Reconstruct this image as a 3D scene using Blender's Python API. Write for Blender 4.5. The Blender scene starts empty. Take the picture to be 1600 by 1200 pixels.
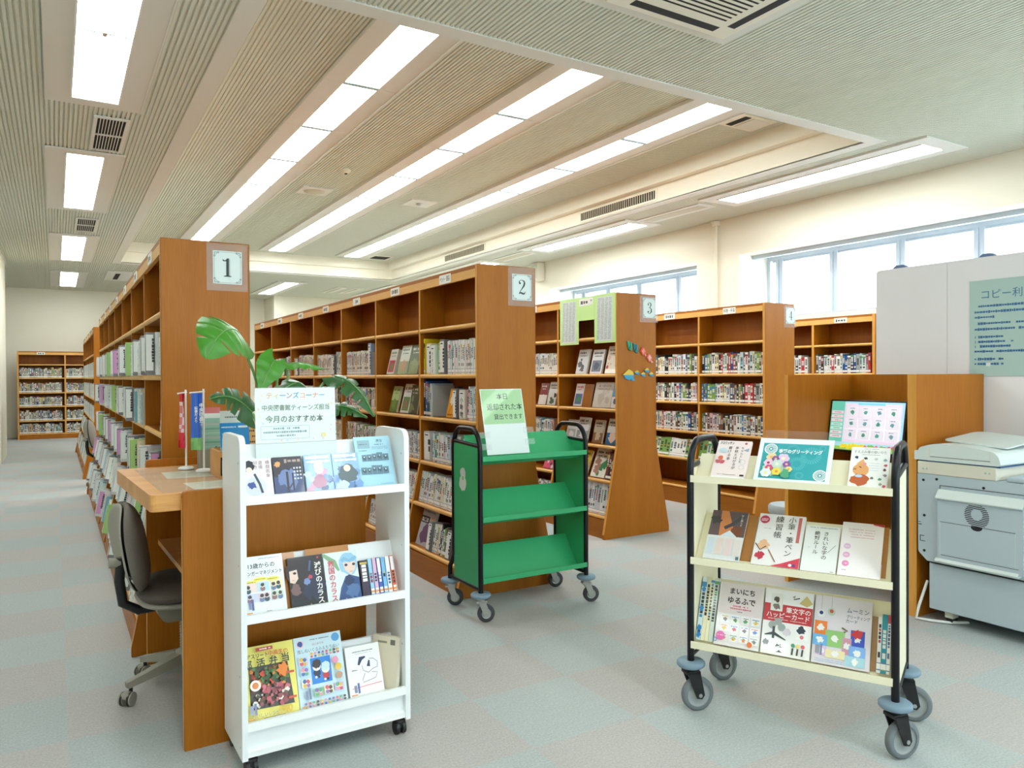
import bpy, bmesh, math, random
from mathutils import Vector, Matrix
RND = random.Random(7)
PI = math.pi
LINK = []

def lin(c):
    return tuple((x / 12.92 if x <= 0.04045 else ((x + 0.055) / 1.055) ** 2.4) for x in c)

def rgb(r, g, b):
    return (r / 255.0, g / 255.0, b / 255.0)

# ---------------------------------------------------------------- materials
MATS = {}

def new_mat(name):
    m = bpy.data.materials.new(name)
    m.use_nodes = True
    MATS[name] = m
    nt = m.node_tree
    return m, nt, nt.nodes['Principled BSDF']

def simple(name, col, rough=0.5, metal=0.0, spec=0.5, noise=0.0, nscale=40.0, bump=0.0, coat=0.0):
    m, nt, b = new_mat(name)
    c = lin(col)
    b.inputs['Base Color'].default_value = (*c, 1)
    b.inputs['Roughness'].default_value = rough
    b.inputs['Metallic'].default_value = metal
    b.inputs['Specular IOR Level'].default_value = spec
    b.inputs['Coat Weight'].default_value = coat
    if noise or bump:
        tc = nt.nodes.new('ShaderNodeTexCoord')
        n = nt.nodes.new('ShaderNodeTexNoise')
        n.inputs['Scale'].default_value = nscale
        n.inputs['Detail'].default_value = 6
        nt.links.new(tc.outputs['Object'], n.inputs['Vector'])
        if noise:
            mx = nt.nodes.new('ShaderNodeMix')
            mx.data_type = 'RGBA'
            mx.inputs['A'].default_value = (*[x * (1 - noise) for x in c], 1)
            mx.inputs['B'].default_value = (*[min(1, x * (1 + noise)) for x in c], 1)
            nt.links.new(n.outputs['Fac'], mx.inputs['Factor'])
            nt.links.new(mx.outputs['Result'], b.inputs['Base Color'])
        if bump:
            bp = nt.nodes.new('ShaderNodeBump')
            bp.inputs['Strength'].default_value = bump
            bp.inputs['Distance'].default_value = 0.002
            nt.links.new(n.outputs['Fac'], bp.inputs['Height'])
            nt.links.new(bp.outputs['Normal'], b.inputs['Normal'])
    return m

def wood(name, dark, light, axis):
    m, nt, b = new_mat(name)
    tc = nt.nodes.new('ShaderNodeTexCoord')
    mp = nt.nodes.new('ShaderNodeMapping')
    sc = [9.0, 9.0, 9.0]
    sc[axis] = 0.55
    mp.inputs['Scale'].default_value = sc
    nt.links.new(tc.outputs['Object'], mp.inputs['Vector'])
    n1 = nt.nodes.new('ShaderNodeTexNoise')
    n1.inputs['Scale'].default_value = 1.0
    n1.inputs['Detail'].default_value = 3
    n2 = nt.nodes.new('ShaderNodeTexNoise')
    n2.inputs['Scale'].default_value = 14.0
    n2.inputs['Detail'].default_value = 5
    for n in (n1, n2):
        nt.links.new(mp.outputs['Vector'], n.inputs['Vector'])
    ad = nt.nodes.new('ShaderNodeMath')
    ad.operation = 'MULTIPLY_ADD'
    ad.inputs[1].default_value = 0.45
    nt.links.new(n2.outputs['Fac'], ad.inputs[0])
    ml = nt.nodes.new('ShaderNodeMath')
    ml.operation = 'MULTIPLY'
    ml.inputs[1].default_value = 0.55
    nt.links.new(n1.outputs['Fac'], ml.inputs[0])
    nt.links.new(ml.outputs[0], ad.inputs[2])
    rp = nt.nodes.new('ShaderNodeValToRGB')
    rp.color_ramp.elements[0].position = 0.34
    rp.color_ramp.elements[0].color = (*lin(dark), 1)
    rp.color_ramp.elements[1].position = 0.66
    rp.color_ramp.elements[1].color = (*lin(light), 1)
    nt.links.new(ad.outputs[0], rp.inputs['Fac'])
    nt.links.new(rp.outputs['Color'], b.inputs['Base Color'])
    b.inputs['Roughness'].default_value = 0.42
    b.inputs['Specular IOR Level'].default_value = 0.28
    return m

def emit(name, col, strength):
    m, nt, b = new_mat(name)
    b.inputs['Base Color'].default_value = (0.9, 0.9, 0.9, 1)
    b.inputs['Emission Color'].default_value = (*lin(col), 1)
    b.inputs['Emission Strength'].default_value = strength
    return m

def printed(name, rough=0.45, emission=0.0, coat=0.0):
    """Ink on paper: the colour of every face comes from its 'Col' attribute."""
    m, nt, b = new_mat(name)
    a = nt.nodes.new('ShaderNodeAttribute')
    a.attribute_name = 'Col'
    nt.links.new(a.outputs['Color'], b.inputs['Base Color'])
    b.inputs['Roughness'].default_value = rough
    b.inputs['Coat Weight'].default_value = coat
    if emission:
        nt.links.new(a.outputs['Color'], b.inputs['Emission Color'])
        b.inputs['Emission Strength'].default_value = emission
    return m

def clear(name, tint, amount, rough=0.05):
    """Thin clear sheet: mostly lets light through, with a glossy surface."""
    m = bpy.data.materials.new(name)
    m.use_nodes = True
    MATS[name] = m
    nt = m.node_tree
    nt.nodes.remove(nt.nodes['Principled BSDF'])
    out = nt.nodes['Material Output']
    t = nt.nodes.new('ShaderNodeBsdfTransparent')
    t.inputs['Color'].default_value = (*tint, 1)
    g = nt.nodes.new('ShaderNodeBsdfPrincipled')
    g.inputs['Base Color'].default_value = (0.85, 0.88, 0.88, 1)
    g.inputs['Roughness'].default_value = rough
    mx = nt.nodes.new('ShaderNodeMixShader')
    mx.inputs['Fac'].default_value = amount
    nt.links.new(t.outputs[0], mx.inputs[1])
    nt.links.new(g.outputs[0], mx.inputs[2])
    nt.links.new(mx.outputs[0], out.inputs['Surface'])
    return m

# ---------------------------------------------------------------- mesh builder
class MB:
    def __init__(s):
        s.v, s.f, s.m, s.c, s.sm, s.mats = [], [], [], [], [], []

    def mi(s, mat):
        if mat not in s.mats:
            s.mats.append(mat)
        return s.mats.index(mat)

    def raw(s, verts, faces, mat, col=None, smooth=False, M=None):
        o = len(s.v)
        if M is not None:
            verts = [M @ Vector(p) for p in verts]
        s.v.extend([tuple(p) for p in verts])
        k = s.mi(mat)
        c = lin(col) if col else (0.8, 0.8, 0.8)
        for f in faces:
            s.f.append([i + o for i in f])
            s.m.append(k)
            s.c.append(c)
            s.sm.append(smooth)
        return s

    def box(s, x0, x1, y0, y1, z0, z1, mat, col=None, M=None, bev=0.0):
        if x1 < x0: x0, x1 = x1, x0
        if y1 < y0: y0, y1 = y1, y0
        if z1 < z0: z0, z1 = z1, z0
        if bev > 0:
            bm = bmesh.new()
            bmesh.ops.create_cube(bm, size=1)
            for v in bm.verts:
                v.co = Vector(((x0 + x1) / 2 + v.co.x * (x1 - x0), (y0 + y1) / 2 + v.co.y * (y1 - y0), (z0 + z1) / 2 + v.co.z * (z1 - z0)))
            bev = min(bev, 0.45 * min(x1 - x0, y1 - y0, z1 - z0))
            bmesh.ops.bevel(bm, geom=bm.edges[:], offset=bev, segments=2, profile=0.5, affect='EDGES')
            bm.verts.index_update()
            s.raw([v.co.copy() for v in bm.verts], [[v.index for v in f.verts] for f in bm.faces], mat, col, False, M)
            bm.free()
            return s
        vs = [(x0, y0, z0), (x1, y0, z0), (x1, y1, z0), (x0, y1, z0), (x0, y0, z1), (x1, y0, z1), (x1, y1, z1), (x0, y1, z1)]
        fs = [(3, 2, 1, 0), (4, 5, 6, 7), (0, 1, 5, 4), (1, 2, 6, 5), (2, 3, 7, 6), (3, 0, 4, 7)]
        return s.raw(vs, fs, mat, col, False, M)

    def prism(s, poly, axis, a, b, mat, col=None, M=None):
        """poly: 2D outline; axis 'x': (y,z), 'y': (x,z), 'z': (x,y); extruded from a to b."""
        def P(p, t):
            return (t, p[0], p[1]) if axis == 'x' else ((p[0], t, p[1]) if axis == 'y' else (p[0], p[1], t))
        n = len(poly)
        vs = [P(p, a) for p in poly] + [P(p, b) for p in poly]
        fs = [list(range(n))[::-1], list(range(n, 2 * n))] + [[i, (i + 1) % n, n + (i + 1) % n, n + i] for i in range(n)]
        s.raw(vs, fs, mat, col, False, M)
        return s

    def cyl(s, p0, p1, r0, mat, r1=None, n=16, col=None, caps=True, M=None):
        r1 = r0 if r1 is None else r1
        p0, p1 = Vector(p0), Vector(p1)
        d = (p1 - p0).normalized()
        a = d.orthogonal().normalized()
        b = d.cross(a)
        vs = []
        for p, r in ((p0, r0), (p1, r1)):
            for i in range(n):
                t = 2 * PI * i / n
                vs.append(p + (a * math.cos(t) + b * math.sin(t)) * r)
        s.raw(vs, [[i, (i + 1) % n, n + (i + 1) % n, n + i] for i in range(n)], mat, col, True, M)
        if caps:
            s.raw(vs, [list(range(n))[::-1], list(range(n, 2 * n))], mat, col, False, M)
        return s

    def tube(s, pts, r, mat, n=10, closed=False, col=None, M=None):
        pts = [Vector(p) for p in pts]
        k = len(pts)
        vs, fs = [], []
        up = None
        for i, p in enumerate(pts):
            if closed:
                d = (pts[(i + 1) % k] - pts[i - 1]).normalized()
            else:
                d = (pts[min(i + 1, k - 1)] - pts[max(i - 1, 0)]).normalized()
            if up is None:
                up = d.orthogonal().normalized()
            up = (up - d * up.dot(d)).normalized()
            b = d.cross(up)
            for j in range(n):
                t = 2 * PI * j / n
                vs.append(p + (up * math.cos(t) + b * math.sin(t)) * r)
        for i in range(k if closed else k - 1):
            for j in range(n):
                a0, a1 = i * n, ((i + 1) % k) * n
                fs.append([a0 + j, a0 + (j + 1) % n, a1 + (j + 1) % n, a1 + j])
        s.raw(vs, fs, mat, col, True, M)
        if not closed:
            s.raw(vs[:n] + vs[-n:], [list(range(n))[::-1], list(range(n, 2 * n))], mat, col, False, M)
        return s

    def lathe(s, prof, mat, n=24, col=None, M=None, smooth=True, caps=True):
        """prof: (radius, z) pairs about the z axis."""
        vs = []
        for r, z in prof:
            for i in range(n):
                t = 2 * PI * i / n
                vs.append((r * math.cos(t), r * math.sin(t), z))
        fs = []
        for k in range(len(prof) - 1):
            for i in range(n):
                fs.append([k * n + i, k * n + (i + 1) % n, (k + 1) * n + (i + 1) % n, (k + 1) * n + i])
        s.raw(vs, fs, mat, col, smooth, M)
        if caps:
            s.raw(vs[:n] + vs[-n:], [list(range(n))[::-1], list(range(n, 2 * n))], mat, col, False, M)
        return s

    def pad(s, w, h, t, mat, M=None, bend=0.0, power=2.6, flat=3.0, rings=9, n=36, sides=(1, -1)):
        """A soft cushion: superellipse outline w x h in x,z, thickness t along y, bent by `bend` over its width."""
        for sd in sides:
            vs, fs = [], []
            for k in range(rings + 1):
                r = math.sin(k / rings * PI / 2)
                th = t / 2 * max(0.0, (1 - r ** flat)) ** 0.5 * sd
                for i in range(n):
                    a = 2 * PI * i / n
                    ca, sa = math.cos(a), math.sin(a)
                    x = math.copysign(abs(ca) ** (2 / power), ca) * w / 2 * r
                    z = math.copysign(abs(sa) ** (2 / power), sa) * h / 2 * r
                    vs.append((x, th + bend * (x / (w / 2)) ** 2, z))
            for k in range(rings):
                for i in range(n):
                    q = [k * n + i, k * n + (i + 1) % n, (k + 1) * n + (i + 1) % n, (k + 1) * n + i]
                    fs.append(q if sd < 0 else q[::-1])
            s.raw(vs, fs, mat, None, True, M)
        return s

    def build(s, name, parent=None, M=None):
        me = bpy.data.meshes.new(name)
        vs = s.v if M is None else [tuple(M @ Vector(p)) for p in s.v]
        me.from_pydata(vs, [], s.f)
        for m in s.mats:
            me.materials.append(m)
        me.polygons.foreach_set('material_index', s.m)
        me.polygons.foreach_set('use_smooth', s.sm)
        if any(m.name.startswith('print') for m in s.mats):
            at = me.color_attributes.new('Col', 'FLOAT_COLOR', 'CORNER')
            buf = []
            for f, c in zip(s.f, s.c):
                buf.extend((c[0], c[1], c[2], 1.0) * len(f))
            at.data.foreach_set('color', buf)
        me.update()
        o = bpy.data.objects.new(name, me)
        if parent is not None:
            o.parent = parent
        LINK.append(o)
        return o

def tag(o, label=None, cat=None, group=None, kind=None):
    if label: o['label'] = label
    if cat: o['category'] = cat
    if group: o['group'] = group
    if kind: o['kind'] = kind
    return o

def thing(name, label, cat, loc=(0, 0, 0), rotz=0.0, group=None):
    o = bpy.data.objects.new(name, None)
    o.empty_display_size = 0.1
    o.location = loc
    o.rotation_euler = (0, 0, rotz)
    LINK.append(o)
    return tag(o, label, cat, group)

def struct(name, mb):
    return tag(mb.build(name), kind='structure')

KIDS = {}
def kids_of(o):
    return [c for c in LINK if c.parent is o]

def dup(root, loc, rotz=0.0, label=None, group=None):
    """A copy of a thing with copies of its parts and sub-parts."""
    r = root.copy()
    r.location = loc
    r.rotation_euler = (0, 0, rotz)
    src = kids_of(root)
    LINK.append(r)
    for ch in src:
        sub = kids_of(ch)
        c = ch.copy()
        c.parent = r
        LINK.append(c)
        for g in sub:
            d = g.copy()
            d.parent = c
            LINK.append(d)
    if label: r['label'] = label
    if group: r['group'] = group
    return r

# ---------------------------------------------------------------- lettering
_tc = bpy.data.curves.new('lettering', 'FONT')
_to = bpy.data.objects.new('lettering', _tc)
bpy.context.scene.collection.objects.link(_to)
_GL = {}

def glyphs(text, bold=0.0):
    k = (text, bold)
    if k not in _GL:
        _tc.body = text
        _tc.offset = bold
        _tc.resolution_u = 2
        bpy.context.view_layer.update()
        dg = bpy.context.evaluated_depsgraph_get()
        ev = _to.evaluated_get(dg)
        me = ev.to_mesh()
        vs = [(v.co.x, v.co.y) for v in me.vertices]
        fs = [list(p.vertices) for p in me.polygons]
        ev.to_mesh_clear()
        if not vs:
            vs = [(0, 0)]
        xs = [p[0] for p in vs]
        _GL[k] = (vs, fs, min(xs), max(xs))
    return _GL[k]

class Art:
    """Flat print laid over a face in the x,z plane that looks towards -y (y0 is the face)."""
    def __init__(s, mb, mat, y0=0.0, M=None, step=0.00012):
        s.mb, s.mat, s.y, s.M, s.step = mb, mat, y0, M, step

    def _lay(s):
        s.y -= s.step
        return s.y

    def poly(s, pts, col):
        y = s._lay()
        a = sum(pts[i][0] * pts[(i + 1) % len(pts)][1] - pts[(i + 1) % len(pts)][0] * pts[i][1] for i in range(len(pts)))
        if a < 0:
            pts = pts[::-1]
        s.mb.raw([(p[0], y, p[1]) for p in pts], [list(range(len(pts)))], s.mat, col, False, s.M)

    def rect(s, x0, z0, x1, z1, col):
        s.poly([(x0, z0), (x1, z0), (x1, z1), (x0, z1)], col)

    def disc(s, x, z, r, col, n=20, sx=1.0, rot=0.0):
        s.poly([(x + r * sx * math.cos(2 * PI * i / n + rot), z + r * math.sin(2 * PI * i / n + rot)) for i in range(n)], col)

    def blob(s, x, z, r, col, seed=1, n=18, j=0.35, sx=1.0):
        q = random.Random(seed)
        s.poly([(x + r * sx * (1 - j + 2 * j * q.random()) * math.cos(2 * PI * i / n), z + r * (1 - j + 2 * j * q.random()) * math.sin(2 * PI * i / n)) for i in range(n)], col)

    def ring(s, x, z, r0, r1, col, n=28, gaps=False):
        y = s._lay()
        vs, fs = [], []
        for i in range(n):
            for r in (r0, r1):
                vs.append((x + r * math.cos(2 * PI * i / n), y, z + r * math.sin(2 * PI * i / n)))
        for i in range(n):
            if gaps and i % 2:
                continue
            k = (i + 1) % n
            fs.append([2 * i, 2 * i + 1, 2 * k + 1, 2 * k])
        s.mb.raw(vs, fs, s.mat, col, False, s.M)

    def line(s, pts, w, col):
        y = s._lay()
        ws = w if isinstance(w, (list, tuple)) else [w] * len(pts)
        vs, fs = [], []
        for i, p in enumerate(pts):
            a = pts[max(i - 1, 0)]
            b = pts[min(i + 1, len(pts) - 1)]
            dx, dz = b[0] - a[0], b[1] - a[1]
            L = math.hypot(dx, dz) or 1e-9
            nx, nz = -dz / L * ws[i] / 2, dx / L * ws[i] / 2
            vs += [(p[0] - nx, y, p[1] - nz), (p[0] + nx, y, p[1] + nz)]
        for i in range(len(pts) - 1):
            fs.append([2 * i, 2 * i + 2, 2 * i + 3, 2 * i + 1])
        s.mb.raw(vs, fs, s.mat, col, False, s.M)

    def text(s, x, z, t, size, col, align='l', bold=0.0, maxw=None, slant=0.0):
        vs, fs, a, b = glyphs(t, bold)
        w = (b - a) * size
        kx = size * (min(1.0, maxw / w) if maxw else 1.0)
        if align == 'c': x -= (b - a) * kx / 2
        if align == 'r': x -= (b - a) * kx
        y = s._lay()
        s.mb.raw([(x + (p[0] - a) * kx + slant * p[1] * size, y, z + p[1] * size) for p in vs], fs, s.mat, col, False, s.M)

    def vtext(s, x, z, t, size, col, bold=0.0, pitch=1.05):
        """vertical writing, top character at z, centred on x"""
        for ch in t:
            if ch == 'ー':
                s.line([(x, z), (x, z - size * 0.8)], size * 0.09, col)
            elif ch != ' ':
                vs, fs, a, b = glyphs(ch, bold)
                y = s._lay()
                ox = x - (a + b) / 2 * size
                s.mb.raw([(ox + p[0] * size, y, z - size * 0.85 + p[1] * size) for p in vs], fs, s.mat, col, False, s.M)
            z -= size * pitch

    def scribble(s, x0, z, x1, h, col, seed=0, gap=0.25):
        """a line of small illegible print: a run of short bars"""
        q = random.Random(seed)
        y = s._lay()
        vs, fs = [], []
        x = x0
        while x < x1 - h * 0.5:
            w = min(h * (0.5 + 0.5 * q.random()), x1 - x)
            k = 0.5 + 0.5 * q.random()
            if q.random() > 0.06:
                o = len(vs)
                vs += [(x, y, z + h * (1 - k) / 2), (x + w, y, z + h * (1 - k) / 2), (x + w, y, z + h * (1 + k) / 2), (x, y, z + h * (1 + k) / 2)]
                fs.append([o, o + 1, o + 2, o + 3])
            x += w + h * gap
        s.mb.raw(vs, fs, s.mat, col, False, s.M)
LAMP_STRENGTH, SKY_STRENGTH, EXPOSURE, BOOK_LIMIT = 9.0, 3.8, 0.95, 262
# ================================================================ materials
WOOD = wood('wood_panel', rgb(162, 94, 12), rgb(180, 110, 22), 2)
WOODH = wood('wood_shelf', rgb(156, 90, 14), rgb(174, 106, 24), 1)
WOODD = wood('wood_back', rgb(142, 79, 14), rgb(162, 96, 24), 2)
EDGE = wood('wood_edge', rgb(220, 164, 86), rgb(236, 186, 108), 1)
EDGEV = wood('wood_edge_vertical', rgb(212, 148, 66), rgb(230, 170, 88), 2)
DESK = wood('wood_desk', rgb(196, 136, 72), rgb(222, 166, 100), 0)
WHITE = simple('white_laminate', rgb(236, 240, 240), 0.35)
WHITEE = simple('white_edge', rgb(244, 246, 244), 0.35)
GREEN = simple('green_metal', rgb(52, 166, 108), 0.42)
CREAM = simple('cream_metal', rgb(240, 234, 204), 0.42)
BLACK = simple('black_tube', rgb(12, 13, 18), 0.32, spec=0.35)
BLACKP = simple('black_plastic', rgb(18, 18, 20), 0.45)
BUMPER = simple('blue_grey_bumper', rgb(120, 144, 160), 0.6)
TYRE = simple('grey_tyre', rgb(112, 119, 122), 0.7)
TYRED = simple('dark_tyre', rgb(62, 66, 68), 0.65)
HUB = simple('grey_hub', rgb(152, 157, 155), 0.5)
STEEL = simple('steel', rgb(190, 192, 190), 0.3, 0.9)
FABRIC = simple('chair_fabric', rgb(124, 118, 108), 0.9, noise=0.25, nscale=260, bump=0.5)
FABRICD = simple('chair_fabric_dark', rgb(88, 80, 74), 0.9, noise=0.25, nscale=260, bump=0.5)
SHELL = simple('chair_shell', rgb(152, 148, 136), 0.55)
CHASSIS = simple('chair_plastic', rgb(146, 142, 128), 0.5)
COPY = simple('copier_grey', rgb(182, 196, 203), 0.5, noise=0.02, nscale=300)
COPYL = simple('copier_light', rgb(214, 224, 220), 0.45)
COPYC = simple('copier_cream', rgb(222, 218, 200), 0.5)
DARK = simple('dark_gap', rgb(26, 28, 32), 0.7)
PARTI = simple('partition_fabric', rgb(238, 236, 238), 0.85, noise=0.04, nscale=500, bump=0.2)
ALU = simple('aluminium', rgb(196, 206, 216), 0.4, 0.2)
WALL = simple('wall_paint', rgb(240, 235, 218), 0.85, noise=0.015, nscale=60, bump=0.08)
REVEAL = simple('reveal_paint', rgb(236, 238, 240), 0.8)
CEIL = simple('ceiling_board', rgb(220, 222, 208), 0.9, noise=0.03, nscale=120)
CEILF = simple('ceiling_trim', rgb(228, 226, 216), 0.85, noise=0.03, nscale=300)
SOFFIT = simple('soffit_paint', rgb(242, 236, 218), 0.85, noise=0.01, nscale=60)
LAMPF = simple('lamp_housing', rgb(232, 232, 226), 0.6)
VENTB = simple('vent_dark', rgb(34, 32, 28), 0.9)
VENTG = simple('vent_grille', rgb(196, 188, 162), 0.6)
POT = simple('pot_white', rgb(222, 218, 206), 0.6)
SOIL = simple('soil', rgb(60, 44, 32), 0.95, noise=0.4, nscale=200)
LEAF = simple('leaf_green', rgb(68, 138, 36), 0.38, noise=0.25, nscale=14)
LEAFD = simple('leaf_dark', rgb(44, 92, 42), 0.36, noise=0.25, nscale=14)
STEM = simple('stem_green', rgb(110, 150, 84), 0.5)
RODW = simple('white_rod', rgb(238, 238, 234), 0.4)
PRINT = printed('print_paper', 0.5)
PRINTG = printed('print_gloss', 0.28, coat=0.25)
SCREEN = printed('print_screen', 0.25, emission=0.3)
FILM = clear('clear_film', (1, 1, 1), 0.13, 0.15)
ACRYL = clear('clear_acrylic', (0.99, 1.0, 1.0), 0.04, 0.04)
GLASS = clear('window_glass', (0.97, 0.99, 1.0), 0.06, 0.03)
LAMP = emit('lamp_tube', rgb(248, 255, 255), LAMP_STRENGTH)

def carpet():
    m, nt, b = new_mat('carpet_tiles')
    N, L = nt.nodes.new, nt.links.new
    tc = N('ShaderNodeTexCoord')
    sp = N('ShaderNodeSeparateXYZ')
    L(tc.outputs['Object'], sp.inputs[0])
    def math_(op, a, v=None, w=None):
        n = N('ShaderNodeMath'); n.operation = op
        for i, q in enumerate((a, v, w)):
            if q is None: continue
            if isinstance(q, (int, float)): n.inputs[i].default_value = q
            else: L(q, n.inputs[i])
        return n.outputs[0]
    fx = math_('FLOOR', math_('DIVIDE', math_('SUBTRACT', sp.outputs[0], 0.03), 0.5))
    fy = math_('FLOOR', math_('DIVIDE', math_('SUBTRACT', sp.outputs[1], 0.38), 0.5))
    odd = math_('MODULO', math_('ADD', math_('ADD', fx, fy), 1000.0), 2.0)
    cell = N('ShaderNodeCombineXYZ')
    L(fx, cell.inputs[0]); L(fy, cell.inputs[1])
    wn = N('ShaderNodeTexWhiteNoise'); wn.noise_dimensions = '2D'
    L(cell.outputs[0], wn.inputs['Vector'])
    mx = N('ShaderNodeMix'); mx.data_type = 'RGBA'
    mx.inputs['A'].default_value = (*lin(rgb(181, 178, 174)), 1)
    mx.inputs['B'].default_value = (*lin(rgb(174, 181, 179)), 1)
    L(odd, mx.inputs['Factor'])
    # pile: streaks along y in one tile, along x in the next
    mp1 = N('ShaderNodeMapping'); mp1.inputs['Scale'].default_value = (4, 60, 1)
    n1 = N('ShaderNodeTexNoise'); n1.inputs['Scale'].default_value = 1.2; n1.inputs['Detail'].default_value = 3
    L(tc.outputs['Object'], mp1.inputs[0]); L(mp1.outputs[0], n1.inputs['Vector'])
    n2 = N('ShaderNodeTexNoise'); n2.inputs['Scale'].default_value = 110; n2.inputs['Detail'].default_value = 8; n2.inputs['Roughness'].default_value = 0.75
    L(tc.outputs['Object'], n2.inputs['Vector'])
    v = math_('ADD', math_('MULTIPLY', n1.outputs['Fac'], 0.10), math_('MULTIPLY', n2.outputs['Fac'], 1.1))
    v = math_('ADD', v, math_('MULTIPLY', wn.outputs['Value'], 0.05))
    v = math_('ADD', v, 0.38)
    ml = N('ShaderNodeMix'); ml.data_type = 'RGBA'; ml.blend_type = 'MULTIPLY'
    ml.inputs['Factor'].default_value = 1.0
    L(mx.outputs['Result'], ml.inputs['A'])
    cb = N('ShaderNodeCombineColor')
    for i in range(3): L(v, cb.inputs[i])
    L(cb.outputs[0], ml.inputs['B'])
    L(ml.outputs['Result'], b.inputs['Base Color'])
    b.inputs['Roughness'].default_value = 0.95
    b.inputs['Specular IOR Level'].default_value = 0.15
    bp = N('ShaderNodeBump'); bp.inputs['Strength'].default_value = 0.35; bp.inputs['Distance'].default_value = 0.004
    L(n2.outputs['Fac'], bp.inputs['Height']); L(bp.outputs['Normal'], b.inputs['Normal'])
    return m
CARPET = carpet()
# ================================================================ the room
ZC, ZR = 3.55, 3.94                  # lower ceiling, raised ceiling
XL, XR, YB, YF = -6.0, 7.93, 21.35, -4.0
RX0, RX1, RY0, RY1 = 1.055, 6.44, 4.31, 15.80   # the raised bay

struct('floor', MB().box(XL, XR + 0.7, YF, YB, -0.05, 0, CARPET))

def ribs(mb, x0, x1, y0, y1, z, pitch=0.0335, depth=0.014):
    n = max(1, round((x1 - x0) / pitch))
    p = (x1 - x0) / n
    vs, fs = [], []
    xs = []
    for i in range(n):
        a = x0 + i * p
        xs += [(a, z), (a + p * 0.56, z), (a + p * 0.66, z + depth), (a + p * 0.90, z + depth)]
    xs.append((x1, z))
    for x, zz in xs:
        vs += [(x, y0, zz), (x, y1, zz)]
    for i in range(len(xs) - 1):
        fs.append([2 * i, 2 * i + 1, 2 * i + 3, 2 * i + 2])
    mb.raw(vs, fs, CEIL)

cl = MB()
ribs(cl, XL, RX0 - 0.13, YF, YB, ZC)
ribs(cl, RX0 - 0.13, RX1 + 0.13, YF, RY0 - 0.13, ZC)
ribs(cl, RX0 - 0.13, XR, RY1 + 0.13, YB, ZC)
ribs(cl, RX1 + 0.13, XR, YF, RY1 + 0.13, ZC)
# smooth border round the raised bay
for a in ((RX0 - 0.13, RX0, RY0 - 0.13, RY1 + 0.13), (RX1, RX1 + 0.13, RY0 - 0.13, RY1 + 0.13), (RX0, RX1, RY0 - 0.13, RY0), (RX0, RX1, RY1, RY1 + 0.13)):
    cl.box(a[0], a[1], a[2], a[3], ZC - 0.006, ZC + 0.012, CEILF)
cl.box(XL, XR + 0.7, YF, YB, ZC + 0.42, ZC + 0.45, CEIL)      # slab above
ribs(cl, RX0, RX1, RY0, RY1, ZR)
# stepped side faces of the raised bay
S = 0.19
for (x0, x1, y0, y1) in ((RX0 - 0.02, RX0, RY0, RY1), (RX1, RX1 + 0.02, RY0, RY1), (RX0, RX1, RY0 - 0.02, RY0), (RX0, RX1, RY1, RY1 + 0.02)):
    cl.box(x0, x1, y0, y1, ZC + 0.002, ZR + 0.02, SOFFIT)
for (x0, x1, y0, y1) in ((RX1 - 0.10, RX1, RY0, RY1), (RX0, RX1 - 0.10, RY1 - 0.06, RY1)):
    cl.box(x0, x1, y0, y1, ZC + 0.21, ZR + 0.005, SOFFIT)
struct('ceiling', cl)

# walls
struct('wall_back', MB().box(XL, XR + 0.7, YB, YB + 0.1, 0, ZC + 0.4, WALL))
struct('wall_left', MB().box(XL - 0.1, XL, YF, YB, 0, ZC + 0.4, WALL))
FX0, FX1, FZ0, FZ1 = 0.2, 7.4, 0.9, 2.75          # unseen wide window behind the viewer, added for frontal daylight
struct('wall_front', MB().box(XL, FX0, YF - 0.1, YF, 0, ZC + 0.4, WALL).box(FX1, XR + 0.7, YF - 0.1, YF, 0, ZC + 0.4, WALL).box(FX0, FX1, YF - 0.1, YF, 0, FZ0, WALL).box(FX0, FX1, YF - 0.1, YF, FZ1, ZC + 0.4, WALL))
fw = MB()
for x in (FX0, 2.0, 3.8, 5.6, FX1 - 0.05):
    fw.box(x, x + 0.05, YF - 0.07, YF - 0.02, FZ0, FZ1, ALU)
for z in (FZ0, FZ1 - 0.05):
    fw.box(FX0 + 0.05, FX1 - 0.05, YF - 0.068, YF - 0.022, z, z + 0.05, ALU)
fw = struct('window_added', fw)
for x0, x1 in ((FX0 + 0.05, 2.0), (2.05, 3.8), (3.85, 5.6), (5.65, FX1 - 0.05)):
    MB().box(x0, x1, YF - 0.05, YF - 0.044, FZ0 + 0.05, FZ1 - 0.05, GLASS).build('glass_pane', fw)
struct('wall_pillar', MB().box(-1.9, -0.765, 14.9, 16.6, 0, ZC, WALL))
struct('wall_corner', MB().box(4.95, XR, 20.25, YB, 0, ZC, WALL))
struct('trim_1', MB().box(-1.92, -0.75, 14.88, 16.62, ZC - 0.06, ZC - 0.002, CEILF))
XG = 8.52                            # plane of the glass
W = [(7.95, 11.76), (-2.6, 7.16)]
ZS, ZH = 2.14, 3.03
wr = MB()
wr.box(XR, XR + 0.7, YF, YB, 0, ZS, WALL)
wr.box(XR, XR + 0.7, YF, YB, ZH, ZC + 0.4, WALL)
yy = [YF, W[1][0], W[1][1], W[0][0], W[0][1], YB]
for a, b in ((yy[0], yy[1]), (yy[2], yy[3]), (yy[4], yy[5])):
    wr.box(XR, XR + 0.7, a, b, ZS, ZH, WALL)
struct('wall_right', wr)
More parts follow.
